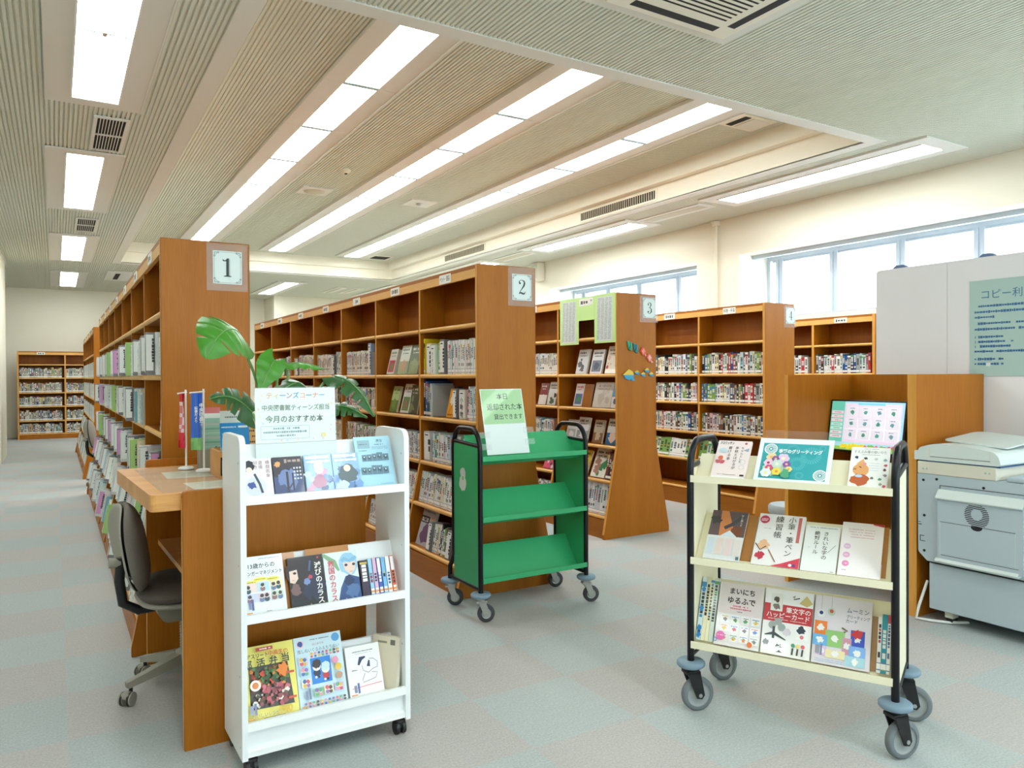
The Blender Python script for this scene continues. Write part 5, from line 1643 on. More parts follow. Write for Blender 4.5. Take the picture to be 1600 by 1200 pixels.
t.location, t.rotation_euler = Mx.to_translation(), Mx.to_euler()
c = MB().box(0, 0.30, 0, 0.002, 0, 0.268, PRINT, rgb(234, 242, 238))
c_sign(Art(c, PRINT), 0.30, 0.268)
c.build('card', t)
MB().box(-0.003, 0.303, -0.006, -0.0055, -0.0, 0.272, ACRYL).build('clear_sleeve', t)
MB().box(-0.003, 0.303, 0.0025, 0.004, -0.06, 0.272, ACRYL).build('clear_stand', t)

# ================================================================ wheeled book carts
def big_caster(parent, x, y, ang, r=0.0625, w=0.03, ztop=0.19, dark=False):
    """swivel caster under a round bumper; ang = heading of the axle"""
    b = MB().lathe([(0.012, ztop - 0.012), (0.052, ztop - 0.012), (0.058, ztop - 0.006), (0.058, ztop + 0.006), (0.052, ztop + 0.012), (0.012, ztop + 0.012)], BUMPER, 28, M=T(x, y, 0))
    b.build('bumper', parent)
    M = T(x, y, 0) @ Matrix.Rotation(ang, 4, 'Z')       # local x = axle
    off = 0.03
    c = MB()
    FK = STEEL if dark else BLACKP
    c.cyl((0, 0, ztop - 0.03), (0, 0, ztop - 0.012), 0.026, FK, n=16, M=M)
    c.box(-w / 2 - 0.012, w / 2 + 0.012, -0.03, 0.032, ztop - 0.042, ztop - 0.028, FK, None, M, 0.003)
    for s in (-1, 1):
        xa, xb = s * (w / 2 + 0.006), s * (w / 2 + 0.012)
        kf = 0.7 if dark else 1.0
        c.prism([(-0.028 * kf, ztop - 0.03), (0.03 * kf, ztop - 0.03), (off + 0.02, r), (off + 0.008, r - 0.016), (off - 0.014, r - 0.012)], 'x', min(xa, xb), max(xa, xb), FK, None, M)
    fork = c.build('caster_fork', parent)
    wl = MB()
    Mw = M @ T(0, off, r) @ Matrix.Rotation(PI / 2, 4, 'Y')
    TY, HB = (TYRED, STEEL) if dark else (TYRE, HUB)
    t_ = 0.57 if dark else 0.74
    wl.lathe([(r * t_, -w / 2), (r * 0.9, -w / 2), (r, -w * 0.28), (r, w * 0.28), (r * 0.9, w / 2), (r * t_, w / 2)], TY, 36, M=Mw, caps=False)
    k_ = 0.78 if dark else 1.0
    wl.lathe([(0.01, -w * 0.42), (r * 0.35, -w * 0.42), (r * 0.4, -w * 0.30), (r * 0.70 * k_, -w * 0.30), (r * 0.75 * k_, -w * 0.46), (r * 0.75 * k_, w * 0.46), (r * 0.70 * k_, w * 0.30), (r * 0.4, w * 0.30), (r * 0.35, w * 0.42), (0.01, w * 0.42)], HB, 30, M=Mw)
    wl.cyl((-w / 2 - 0.015, off, r), (w / 2 + 0.015, off, r), 0.008, STEEL, n=10, M=M)
    wl.build('wheel', fork)

def cart(name, label, loc, rotz, W, D, mat, ztop, bars, lips, backs, dirs, dark, kink=0.0, wr=0.0625, bz=0.19, crease=(0.075, 0.047)):
    t = thing(name, label, 'book cart', loc, rotz, 'book carts')
    r = 0.0145
    for x in (0.0, W):
        f = MB()
        R = 0.105
        pts = [(x, 0, bz + 0.01), (x, 0, ztop - R - 0.02)]
        for j in range(1, 8):
            a = PI * 0.5 * j / 8
            pts.append((x, R - R * math.cos(a), ztop - R - 0.02 + (R + 0.02) * math.sin(a)))
        pts.append((x, D / 2, ztop))
        for j in range(7, -1, -1):
            a = PI * 0.5 * j / 8
            pts.append((x, D - R + R * math.cos(a), ztop - R - 0.02 + (R + 0.02) * math.sin(a)))
        if kink:
            pts += [(x, D, bz + 0.17), (x, D + kink * 0.4, bz + 0.13), (x, D + kink, bz + 0.09), (x, D + kink, bz + 0.01)]
        else:
            pts.append((x, D, bz + 0.01))
        f.tube(pts, r, BLACK, 12)
        f.tube([(x, 0, bars[0]), (x, D, bars[0] + 0.015)], 0.012, BLACK, 10)
        f.tube([(x, 0, bars[1]), (x, D + kink, bars[1])], 0.012, BLACK, 10)
        f.build('end_frame', t)
        MB().box(x - 0.006, x + 0.006, r * 0.6, D - r * 0.6, bars[1] + 0.008, bars[0] + 0.002, mat).build('side_panel', t)
    for z, (bh, bd) in zip(lips, backs):
        s = MB()
        s.prism([(-0.0155, z - 0.014), (-0.0155, z - 0.002), (-0.010, z - 0.002), (crease[0], z - crease[1]), (crease[0] + bd, z + bh), (crease[0] + 0.005 + bd, z + bh - 0.002), (crease[0] + 0.005, z - crease[1] - 0.011), (crease[0] - 0.001, z - crease[1] - 0.011)], 'x', 0.007, W - 0.007, mat)
        s.box(0.007, W - 0.007, -0.022, -0.016, z - 0.028, z, mat)
        s.build('shelf', t)
    for (x, y), a in zip(((0, 0), (W, 0), (0, D + kink), (W, D + kink)), dirs):
        big_caster(t, x, y, a - rotz, wr, 0.032 if not dark else 0.028, bz, dark)
    return t
ga = math.radians(-112)
GC = cart('book_cart', 'green metal book cart with black tube frame, empty but for a sign', (2.062, 3.765, 0), 0.0, 0.745, 0.33, GREEN, 1.098, (1.0, 0.185), (0.944, 0.598, 0.249), ((0.108, 0.14), (0.122, 0.14), (0.14, 0.14)), [ga + 0.1, ga, ga - 0.15, ga + 0.05], True, 0.058, 0.05, 0.155)
d = Art(MB(), PRINT, -0.0, T(-0.0064, 0, 0) @ RZ(-90))
d.blob(-0.20, 0.83, 0.034, rgb(196, 206, 202), 4, j=0.12); d.blob(-0.205, 0.77, 0.045, rgb(206, 214, 208), 5, j=0.12); d.disc(-0.2, 0.80, 0.012, rgb(120, 190, 120))
st = d.mb.build('sticker', GC)
def c_ret(a, W, H):
    a.rect(W * 0.015, H * 0.46, W * 0.985, H * 0.99, rgb(166, 210, 154))
    k = rgb(56, 70, 60)
    a.text(W * 0.5, H * 0.845, '本日', W * 0.14, k, 'c', 0.01)
    a.text(W * 0.54, H * 0.68, '返却された本', W * 0.15, k, 'c', 0.01, W * 0.84)
    a.text(W * 0.60, H * 0.535, '貸出できます', W * 0.125, k, 'c', 0.01, W * 0.68)
t = thing('sign_card', 'pale green sign about returned books leaning on the green cart', 'sign')
Mx = T(2.125, 3.79, 0.946) @ RX(-14)
t.location, t.rotation_euler = Mx.to_translation(), Mx.to_euler()
c = MB().box(0, 0.288, 0, 0.002, 0, 0.39, PRINTG, rgb(226, 236, 234))
c_ret(Art(c, PRINTG), 0.288, 0.39)
c.build('card', t)
for i, (x, z) in enumerate(((-0.04, 0.10), (-0.04, 0.03), (0.265, 0.12), (0.265, 0.05))):
    MB().box(x, x + 0.07, -0.0012, -0.0005, z, z + 0.035, FILM).build('tape', t)

ca = math.radians(-107)
CROT = math.atan2(-0.894, 0.448)
CC = cart('book_cart', 'cream metal book cart of letter-writing books in the right foreground', (2.260, 2.306, 0), CROT, 0.765, 0.37, CREAM, 1.128, (1.022, 0.235), (0.987, 0.648, 0.298), ((0.078, 0.088), (0.152, 0.155), (0.23, 0.117)), [ca, ca + 0.05, ca + 0.1, ca - 0.5], False, 0.0, 0.07, 0.2, (0.04, 0.02))
MC = T(2.245, 2.337, 0) @ Matrix.Rotation(CROT, 4, 'Z')
CL = [0.987, 0.648, 0.298]
def cart_face(label, name, u, lip, W, H, TH, base, fn, tilt, v=0.02, spine=None, dz=0.0):
    return face_out(name, label, MC @ T(u, v, CL[lip] - 0.006 + dz), W, H, TH, base, fn, tilt, None, spine)
def c_letter(a, W, H):
    p = rgb(206, 100, 110)
    a.rect(W * 0.03, 0, W * 0.97, H * 0.04, rgb(246, 246, 244))
    a.text(W * 0.06, H * 0.9, 'クロワッサン', W * 0.12, INK, 'l', 0.03, W * 0.42)
    a.vtext(W * 0.76, H * 0.84, 'ちゃんとした', W * 0.095, INK)
    a.vtext(W * 0.60, H * 0.84, '手紙とはがきが', W * 0.115, INK)
    a.vtext(W * 0.40, H * 0.84, '書ける本', W * 0.125, INK)
    a.blob(W * 0.18, H * 0.52, W * 0.075, rgb(232, 120, 90), 3); a.blob(W * 0.12, H * 0.42, W * 0.07, p, 4); a.blob(W * 0.24, H * 0.41, W * 0.07, p, 5)
    a.disc(W * 0.2, H * 0.72, W * 0.09, rgb(196, 218, 226), 16, 1.4)
    a.disc(W * 0.84, H * 0.92, W * 0.04, p); a.poly([(W * 0.8, H * 0.74), (W * 0.96, H * 0.8), (W * 0.95, H * 0.7)], rgb(160, 180, 196))
    a.ring(W * 0.84, H * 0.42, W * 0.08, W * 0.086, rgb(150, 190, 190)); a.ring(W * 0.84, H * 0.28, W * 0.07, W * 0.076, rgb(150, 190, 190))
    a.scribble(W * 0.16, H * 0.07, W * 0.74, H * 0.012, INK, 2)
    a.rect(W * 0.84, H * 0.05, W * 0.96, H * 0.09, INK)
def c_greet(a, W, H):
    a.rect(W * 0.06, H * 0.06, W * 0.94, H * 0.88, rgb(60, 170, 178))
    lt = rgb(96, 190, 196)
    for x, z, r in ((0.72, 0.62, 0.14), (0.55, 0.42, 0.11), (0.86, 0.80, 0.05), (0.6, 0.16, 0.06), (0.47, 0.74, 0.09)):
        a.ring(W * x, H * z, W * r * 0.5, W * r, lt, 48, True)
    Wt = rgb(246, 250, 250)
    for x, z in ((0.17, 0.74), (0.87, 0.18)):
        a.ring(W * x, H * z, W * 0.03, W * 0.088, Wt, 44, True); a.ring(W * x, H * z, W * 0.078, W * 0.09, Wt, 36)
        a.disc(W * x, H * z, W * 0.016, Wt)
    def flower(x, z, r, c, k):
        for i in range(6):
            a.disc(W * (x + r * 0.6 * math.cos(i * PI / 3)), H * z + W * r * 0.6 * math.sin(i * PI / 3), W * r * 0.5, c, 12)
        a.disc(W * x, H * z, W * r * 0.35, k, 12)
    a.blob(W * 0.28, H * 0.32, W * 0.15, rgb(206, 226, 200), 6)
    for (x, z, r, c, k) in ((0.2, 0.54, 0.07, rgb(240, 214, 170), rgb(230, 190, 110)), (0.36, 0.52, 0.08, rgb(232, 206, 232), rgb(244, 236, 200)), (0.26, 0.50, 0.05, rgb(150, 90, 170), rgb(230, 200, 120)), (0.17, 0.40, 0.06, rgb(240, 210, 226), rgb(190, 70, 110)), (0.29, 0.38, 0.07, rgb(206, 226, 216), rgb(240, 240, 220)), (0.42, 0.38, 0.05, rgb(150, 90, 170), rgb(230, 200, 120)), (0.19, 0.28, 0.05, rgb(214, 90, 140), rgb(240, 220, 160)), (0.30, 0.20, 0.06, rgb(240, 220, 90), rgb(230, 160, 60)), (0.16, 0.16, 0.07, rgb(232, 240, 240), rgb(240, 230, 180)), (0.46, 0.26, 0.045, rgb(240, 226, 150), rgb(230, 180, 80))):
        flower(x, z, r, c, k)
    a.blob(W * 0.42, H * 0.16, W * 0.07, rgb(90, 170, 130), 8)
    a.text(W * 0.58, H * 0.63, '季節のグリーティング', W * 0.072, rgb(250, 252, 252), 'c', 0.03, W * 0.58)
def c_eraser(a, W, H):
    a.text(W * 0.5, H * 0.85, 'そえぶみ箋の使いかた', W * 0.11, rgb(110, 110, 116), 'c', 0.0, W * 0.84)
    a.scribble(W * 0.28, H * 0.8, W * 0.75, H * 0.015, rgb(140, 150, 150), 3)
    a.scribble(W * 0.34, H * 0.95, W * 0.72, H * 0.015, rgb(140, 150, 150), 5)
    a.blob(W * 0.3, H * 0.42, W * 0.21, rgb(232, 170, 110), 3, j=0.1); a.poly([(W * 0.16, H * 0.56), (W * 0.34, H * 0.7), (W * 0.4, H * 0.56)], rgb(236, 178, 118))
    a.disc(W * 0.38, H * 0.57, W * 0.05, rgb(236, 150, 160))
    a.line([(W * 0.25, H * 0.5), (W * 0.31, H * 0.47)], W * 0.025, INK)
    a.line([(W * 0.1, H * 0.42), (W * 0.18, H * 0.44)], W * 0.02, INK)
    a.blob(W * 0.3, H * 0.17, W * 0.2, rgb(196, 100, 60), 7, sx=1.2, j=0.2); a.disc(W * 0.26, H * 0.26, W * 0.05, rgb(190, 214, 236), 12, 2)
    for i, (x, z, c) in enumerate(((0.16, 0.73, rgb(60, 60, 110)), (0.4, 0.71, rgb(60, 60, 66)), (0.66, 0.7, rgb(206, 210, 206)), (0.9, 0.68, rgb(150, 170, 160)), (0.92, 0.55, rgb(190, 80, 90)), (0.9, 0.44, rgb(110, 60, 60)), (0.6, 0.22, rgb(120, 120, 120)), (0.8, 0.2, rgb(100, 160, 130)), (0.92, 0.3, rgb(160, 140, 150)), (0.82, 0.08, rgb(160, 170, 140)), (0.92, 0.04, rgb(214, 90, 110)))):
        a.blob(W * x, H * z, W * 0.045, c, i + 3)
    for k in range(4): a.scribble(W * 0.5, H * (0.58 - 0.06 * k), W * 0.76, H * 0.012, rgb(170, 190, 210), k + 7)
cart_face('pale pink book on writing letters, leftmost on the cream cart\'s top shelf', 'book', 0.112, 0, 0.140, 0.190, 0.010, rgb(244, 228, 226), c_letter, 42)
cart_face('brown bear picture book about memo slips, right end of cream cart\'s top shelf', 'book', 0.635, 0, 0.135, 0.185, 0.010, rgb(246, 246, 242), c_eraser, 42)
t = thing('sign_card', 'turquoise floral sign about seasonal greetings on the cream cart', 'sign')
Mx = MC @ T(0.287, 0.015, CL[0] - 0.006) @ RX(-40)
t.location, t.rotation_euler = Mx.to_translation(), Mx.to_euler()
c = MB().box(0, 0.285, 0, 0.002, 0, 0.207, PRINTG, rgb(240, 246, 246))
c_greet(Art(c, PRINTG), 0.285, 0.207)
c.build('card', t)
MB().box(0.012, 0.27, 0.003, 0.0045, 0.0, 0.25, ACRYL).build('clear_stand', t)
def c_pen(a, W, H):
    a.rect(0, H * 0.48, W, H, rgb(96, 80, 84))
    a.poly([(W * 0.3, H * 0.48), (W * 0.25, H), (W * 0.45, H), (W * 0.7, H * 0.6), (W * 0.55, H * 0.48)], rgb(206, 130, 80))
    a.line([(W * 0.42, H * 0.64), (W * 0.6, H * 0.72), (W * 0.9, H * 0.92)], W * 0.11, rgb(70, 70, 78))
    a.blob(W * 0.15, H * 0.8, W * 0.14, rgb(60, 60, 66), 2); a.blob(W * 0.78, H * 0.6, W * 0.16, rgb(120, 70, 50), 3)
    a.poly([(W * 0.35, H * 0.48), (W * 0.58, H * 0.6), (W * 0.8, H * 0.48)], rgb(220, 230, 240))
    a.vtext(W * 0.86, H * 0.94, '字と暮らす', W * 0.075, rgb(236, 230, 220))
    for i, c in enumerate((rgb(206, 218, 228), rgb(232, 214, 206), rgb(238, 214, 212), rgb(232, 224, 218))):
        a.rect(W * (0.04 + 0.25 * i), H * 0.1, W * (0.23 + 0.25 * i), H * 0.43, c)
        for k in range(5): a.rect(W * (0.07 + 0.25 * i + 0.03 * k), H * 0.12, W * (0.073 + 0.25 * i + 0.03 * k), H * 0.4, rgb(190, 190, 190))
    a.rect(W * 0.9, H * 0.02, W * 0.98, H * 0.08, rgb(90, 110, 120))
def c_brush(a, W, H):
    a.rect(W * 0.86, H * 0.48, W * 0.93, H * 0.97, rgb(206, 110, 110)); a.scribble(W * 0.875, H * 0.6, W * 0.92, H * 0.3, rgb(240, 220, 214), 1)
    a.vtext(W * 0.73, H * 0.97, '小筆・筆ペン', W * 0.17, INK, 0.0, 1.0)
    a.vtext(W * 0.46, H * 0.97, '練習帳', W * 0.185, INK, 0.0, 1.08)
    a.disc(W * 0.13, H * 0.88, W * 0.105, rgb(196, 60, 96)); a.scribble(W * 0.06, H * 0.88, W * 0.2, H * 0.02, rgb(250, 236, 240), 4); a.scribble(W * 0.06, H * 0.85, W * 0.2, H * 0.02, rgb(250, 236, 240), 5)
    a.blob(W * 0.2, H * 0.38, W * 0.12, rgb(236, 190, 150), 6); a.blob(W * 0.16, H * 0.18, W * 0.1, rgb(196, 60, 80), 7)
    a.line([(W * 0.02, H * 0.4), (W * 0.14, H * 0.28), (W * 0.26, H * 0.36)], W * 0.02, rgb(60, 40, 40))
    a.line([(W * 0.32, H * 0.3), (W * 0.5, H * 0.08)], W * 0.025, rgb(160, 120, 90))
    a.poly([(W * 0.4, 0), (W, 0), (W, H * 0.2), (W * 0.62, H * 0.06)], rgb(216, 70, 90))
    a.disc(W * 0.82, H * 0.05, W * 0.035, rgb(250, 250, 250)); a.disc(W * 0.9, H * 0.05, W * 0.035, rgb(90, 70, 140))
    for k in range(4): a.vtext(W * (0.3 - 0.045 * k), H * 0.72, '', 0.01, INK)
    a.scribble(W * 0.14, H * 0.70, W * 0.3, H * 0.012, rgb(170, 170, 180), 6)
def c_rule(a, W, H):
    a.scribble(W * 0.08, H * 0.95, W * 0.92, H * 0.02, rgb(150, 170, 170), 2)
    a.vtext(W * 0.62, H * 0.88, 'きれいな字の', W * 0.165, INK, 0.005, 1.0)
    a.vtext(W * 0.36, H * 0.88, '絶対ルール', W * 0.165, INK, 0.005, 1.0)
    a.line([(W * 0.72, H * 0.42), (W * 0.92, H * 0.60)], W * 0.012, rgb(110, 120, 120))
    a.scribble(W * 0.85, H * 0.02, W * 0.95, H * 0.012, INK, 3)
    a.scribble(W * 0.13, H * 0.5, W * 0.2, H * 0.01, rgb(150, 160, 160), 3)
def c_pink(a, W, H):
    for k in range(4):
        a.scribble(W * (0.16 + 0.02 * k), H * (0.86 - 0.05 * k), W * 0.8, H * 0.02, rgb(226, 190, 206), k)
    for i, (z, c) in enumerate(((0.54, rgb(236, 200, 230)), (0.38, rgb(240, 180, 220)), (0.22, rgb(236, 150, 196)))):
        a.disc(W * 0.17, H * z, W * 0.085, c); a.scribble(W * 0.12, H * (z - 0.01), W * 0.22, H * 0.02, rgb(250, 240, 248), i)
    a.poly([(W * 0.74, H * 0.98), (W, H * 0.95), (W, H), (W * 0.74, H)], rgb(206, 60, 66))
    a.scribble(W * 0.1, H * 0.09, W * 0.2, H * 0.02, rgb(150, 150, 190), 9)
cart_face('magazine with a pen photograph over four pale strips, cream cart middle shelf', 'magazine', 0.078, 1, 0.150, 0.235, 0.006, rgb(226, 230, 230), c_pen, 42)
cart_face('white brush-writing practice book with red corner, cream cart middle shelf', 'book', 0.276, 1, 0.182, 0.240, 0.012, rgb(240, 238, 238), c_brush, 42)
cart_face('small white book on tidy handwriting rules, cream cart middle shelf', 'book', 0.464, 1, 0.128, 0.205, 0.012, rgb(240, 244, 242), c_rule, 42)
cart_face('white book with three pink dots, right on cream cart middle shelf', 'book', 0.598, 1, 0.148, 0.235, 0.022, rgb(248, 244, 246), c_pink, 42)
for lab, u, w in (('narrow plain brown board behind the pen magazine', 0.222, 0.045), ('plain brown board at right end of the middle shelf', 0.742, 0.02)):
    cart_face(lab, 'display_board', u, 1, w, 0.215, 0.003, rgb(180, 122, 60), kraft, 40, 0.05)
def c_yuru(a, W, H):
    a.rect(W * 0.02, H * 0.5, W, H, rgb(222, 210, 208))
    a.text(W * 0.52, H * 0.83, 'まいにち', W * 0.15, rgb(24, 24, 26), 'c', 0.03, W * 0.56, 0.0)
    a.text(W * 0.52, H * 0.68, 'ゆるふで', W * 0.16, rgb(24, 24, 26), 'c', 0.03, W * 0.62, 0.0)
    a.scribble(W * 0.3, H * 0.62, W * 0.7, H * 0.025, rgb(190, 70, 90), 2); a.scribble(W * 0.28, H * 0.58, W * 0.75, H * 0.025, rgb(206, 80, 100), 3)
    a.scribble(W * 0.44, H * 0.54, W * 0.56, H * 0.015, INK, 4)
    q = random.Random(5)
    C = [rgb(206, 70, 90), rgb(60, 120, 200), rgb(230, 190, 60), rgb(70, 150, 100), rgb(90, 96, 104), rgb(230, 130, 60)]
    for i in range(4):
        for j in range(3):
            x, z = 0.10 + 0.23 * i, 0.36 - 0.145 * j
            a.rect(W * x, H * z, W * (x + 0.19), H * (z + 0.12), rgb(240, 240, 236))
            a.blob(W * (x + 0.1), H * (z + 0.05), W * 0.04, q.choice(C), i * 3 + j)
            a.scribble(W * (x + 0.02), H * (z + 0.085), W * (x + 0.17), H * 0.02, q.choice(C), i + j * 5)
            a.line([(W * (x + 0.04), H * (z + 0.05)), (W * (x + 0.1), H * (z + 0.08)), (W * (x + 0.16), H * (z + 0.05))], W * 0.008, q.choice(C))
    a.disc(W * 0.14, H * 0.14, W * 0.10, rgb(232, 110, 176)); a.scribble(W * 0.07, H * 0.14, W * 0.21, H * 0.016, rgb(252, 230, 244), 7)
    a.disc(W * 0.8, H * 0.07, W * 0.06, rgb(232, 120, 60)); a.ring(W * 0.03, H * 0.07, W * 0.03, W * 0.045, rgb(60, 130, 210))
def c_happy(a, W, H):
    a.rect(W * 0.0, H * 0.50, W, H * 0.77, rgb(196, 44, 54))
    a.rect(W * 0.13, H * 0.66, W * 0.38, H * 0.93, rgb(232, 230, 222)); a.blob(W * 0.25, H * 0.84, W * 0.06, rgb(80, 70, 70), 3); a.blob(W * 0.26, H * 0.73, W * 0.07, rgb(110, 120, 110), 4); a.disc(W * 0.25, H * 0.72, W * 0.02, rgb(206, 60, 60))
    a.text(W * 0.46, H * 0.66, '筆文字の', W * 0.13, rgb(250, 244, 240), 'l', 0.01, W * 0.5)
    a.text(W * 0.06, H * 0.565, 'ハッピーカード', W * 0.13, rgb(250, 244, 240), 'l', 0.01, W * 0.9)
    a.scribble(W * 0.1, H * 0.53, W * 0.92, H * 0.016, rgb(240, 200, 196), 5)
    a.poly([(W * 0.72, H * 0.82), (W * 0.86, H * 0.95), (W * 0.99, H * 0.84), (W * 0.88, H * 0.78)], rgb(206, 184, 116))
    a.line([(W * 0.58, H * 0.9), (W * 0.62, H * 0.93), (W * 0.6, H * 0.87), (W * 0.72, H * 0.9)], W * 0.025, rgb(80, 80, 70))
    for (x, z) in ((0.2, 0.44), (0.32, 0.5), (0.4, 0.42)): a.disc(W * x, H * z, W * 0.08, rgb(160, 168, 164))
    a.line([(W * 0.06, H * 0.28), (W * 0.24, H * 0.32), (W * 0.5, H * 0.24)], [W * 0.02, W * 0.07, W * 0.02], rgb(60, 70, 70))
    a.line([(W * 0.24, H * 0.42), (W * 0.24, H * 0.24)], W * 0.05, rgb(60, 70, 70))
    a.text(W * 0.30, H * 0.06, '笑', W * 0.17, INK, 'l', 0.03)
    a.rect(W * 0.7, H * 0.28, W * 0.94, H * 0.50, rgb(244, 244, 240)); a.blob(W * 0.8, H * 0.42, W * 0.08, rgb(44, 60, 80), 6); a.disc(W * 0.82, H * 0.32, W * 0.04, rgb(226, 120, 140))
    a.blob(W * 0.52, H * 0.36, W * 0.08, rgb(214, 206, 214), 9); a.blob(W * 0.1, H * 0.17, W * 0.06, rgb(120, 130, 130), 10)
    for i, c in enumerate((rgb(60, 150, 110), rgb(236, 214, 120), rgb(226, 100, 110))):
        a.disc(W * (0.66 + 0.1 * i), H * 0.18, W * 0.04, c); a.line([(W * (0.66 + 0.1 * i), H * 0.14), (W * (0.65 + 0.1 * i), H * 0.04)], W * 0.035, rgb(60, 66, 70))
def c_cards(a, W, H):
    n = rgb(60, 84, 130)
    a.text(W * 0.76, H * 0.80, 'ムーミン', W * 0.105, n, 'c', 0.01, W * 0.38)
    a.text(W * 0.57, H * 0.715, 'グリーティング', W * 0.075, n, 'l', 0.01, W * 0.4)
    a.text(W * 0.56, H * 0.65, 'カード', W * 0.075, n, 'l', 0.01, W * 0.2)
    for (x, z) in ((0.12, 0.79), (0.3, 0.83)):
        a.line([(W * x, H * z), (W * x, H)], W * 0.004, rgb(120, 120, 120)); a.disc(W * x, H * (z - 0.06), W * 0.07, rgb(190, 206, 190) if x > 0.2 else rgb(232, 236, 236)); a.disc(W * x, H * (z - 0.05), W * 0.035, rgb(206, 90, 60) if x > 0.2 else rgb(40, 50, 110))
    for (x0, z0, x1, z1, c) in ((0.02, 0.42, 0.24, 0.62, rgb(240, 130, 50)), (0.22, 0.26, 0.56, 0.50, rgb(150, 200, 120)), (0.66, 0.30, 0.90, 0.55, rgb(50, 84, 190)), (0.0, 0.26, 0.26, 0.42, rgb(110, 180, 230)), (0.52, 0.18, 0.68, 0.42, rgb(206, 150, 170)), (0.64, 0.14, 0.92, 0.32, rgb(130, 180, 236)), (0.08, 0.12, 0.26, 0.25, rgb(226, 190, 220)), (0.24, 0.1, 0.58, 0.22, rgb(236, 222, 176)), (0.58, 0.03, 0.92, 0.17, rgb(170, 214, 226))):
        a.rect(W * x0, H * z0, W * x1, H * z1, c)
        a.blob(W * (x0 + x1) / 2, H * (z0 + z1) / 2, W * 0.06, rgb(240, 240, 236), int(x0 * 100 + z0 * 10))
    a.blob(W * 0.76, H * 0.5, W * 0.08, rgb(206, 50, 60), 5, sx=1.2)
    a.line([(W * 0.5, H * 0.56), (W * 0.6, H * 0.52), (W * 0.54, H * 0.5)], W * 0.03, rgb(110, 90, 60))
    for k in range(2): a.scribble(W * 0.06, H * (0.03 + 0.03 * k), W * 0.56, H * 0.012, rgb(150, 190, 220), k)
    a.rect(W * 0.06, H * 0.14, W * 0.14, H * 0.26, rgb(150, 150, 160)); a.rect(W * 0.15, H * 0.12, W * 0.18, H * 0.28, rgb(120, 130, 170))
SL = [('white and blue', rgb(214, 230, 236), 0.02), ('cream', rgb(232, 226, 190), 0.016), ('pale yellow', rgb(236, 232, 190), 0.014), ('pale grey green', rgb(206, 218, 206), 0.018)]
x = 0.046
for i, (nm, c, w) in enumerate(SL):
    o = MB(); spine_book(o, w, 0.262, 0.14, c, 700 + i, None, False)
    if i == 0:
        a = Art(o, PRINTG)
        for z in (0.02, 0.05, 0.13, 0.21): a.blob(w / 2, z, 0.012, rgb(50, 130, 200), int(z * 1000), sx=0.7)
    ob = o.build('book')
    Mx = MC @ T(x, 0.025, CL[2] - 0.004) @ RX(-24)
    ob.location, ob.rotation_euler = Mx.to_translation(), Mx.to_euler()
    tag(ob, '%s thin book, spine out, at left end of the cream cart\'s bottom shelf' % nm, 'book', 'thin books left on the cream cart')
    pg = MB(); page_block(pg, w, 0.262, 0.14, None); pg.build('page_block', ob)
    x += w + 0.001
cart_face('pinkish book with black brush title and small coloured drawings, cream cart', 'book', 0.124, 2, 0.182, 0.257, 0.012, rgb(236, 232, 232), c_yuru, 25, 0.02)
cart_face('brush-lettering card book with broad red band, cream cart bottom shelf', 'book', 0.312, 2, 0.186, 0.257, 0.012, rgb(240, 240, 238), c_happy, 25, 0.02)
cart_face('blue-edged greeting card book with overlapping coloured cards, cream cart', 'book', 0.505, 2, 0.205, 0.257, 0.014, rgb(226, 220, 226), c_cards, 25, 0.02, rgb(30, 110, 190))
cart_face('plain brown board behind the greeting card book', 'display_board', 0.700, 2, 0.03, 0.20, 0.003, rgb(170, 130, 80), kraft, 25, 0.04)
x = 0.733
for i, (nm, c, w, h) in enumerate((('white', rgb(236, 236, 232), 0.013, 0.205), ('teal', rgb(30, 150, 170), 0.018, 0.215), ('white and red-topped', rgb(240, 236, 232), 0.011, 0.215))):
    o = MB(); spine_book(o, w, h, 0.14, c, 760 + i, None, True)
    if i == 2: Art(o, PRINTG).rect(0, h * 0.85, w, h, rgb(200, 60, 60))
    ob = o.build('book')
    Mx = MC @ T(x, 0.025, CL[2] - 0.004) @ RX(-24)
    ob.location, ob.rotation_euler = Mx.to_translation(), Mx.to_euler()
    tag(ob, '%s thin book, spine out, at right end of the cream cart\'s bottom shelf' % nm, 'book', 'thin books right on the cream cart')
    pg = MB(); page_block(pg, w, h, 0.14, None); pg.build('page_block', ob)
    x += w + 0.0008
# ================================================================ reading desk
DROT = math.radians(1.6)
desk = thing('desk', 'tall orange wood reading desk between bookcase one and the white rack', 'desk', (0.403, 3.045, 0), DROT)
MD = T(0.403, 3.045, 0) @ Matrix.Rotation(DROT, 4, 'Z')
p1 = rounded([(0, 0), (0.72, 0), (0.72, 0.975), (0, 0.975)], [0, 0, 0.01, 0.018])
MB().prism(p1, 'y', 0, 0.03, WOOD).raw([(-0.0015, 0.001, 0), (-0.0015, 0.029, 0), (-0.0015, 0.029, 0.95), (-0.0015, 0.001, 0.95)], [[0, 1, 2, 3]], EDGEV).build('side_panel', desk)
p2 = rounded([(0, 0), (0.72, 0), (0.72, 1.0), (0, 1.0)], [0, 0, 0.01, 0.018])
MB().prism(p2, 'y', 1.02, 1.05, WOOD).raw([(-0.0015, 1.021, 0), (-0.0015, 1.049, 0), (-0.0015, 1.049, 0.98), (-0.0015, 1.021, 0.98)], [[0, 1, 2, 3]], EDGEV).build('side_panel', desk)
tp = rounded([(-0.105, 0.032), (0.70, 0.032), (0.70, 1.018), (-0.13, 1.018)], [0.03, 0, 0, 0.03])
MB().prism(tp, 'z', 0.902, 0.965, DESK).build('desktop', desk)
MB().box(0.70, 0.72, 0.032, 1.018, 0.2, 1.0, WOOD).build('back_panel', desk)
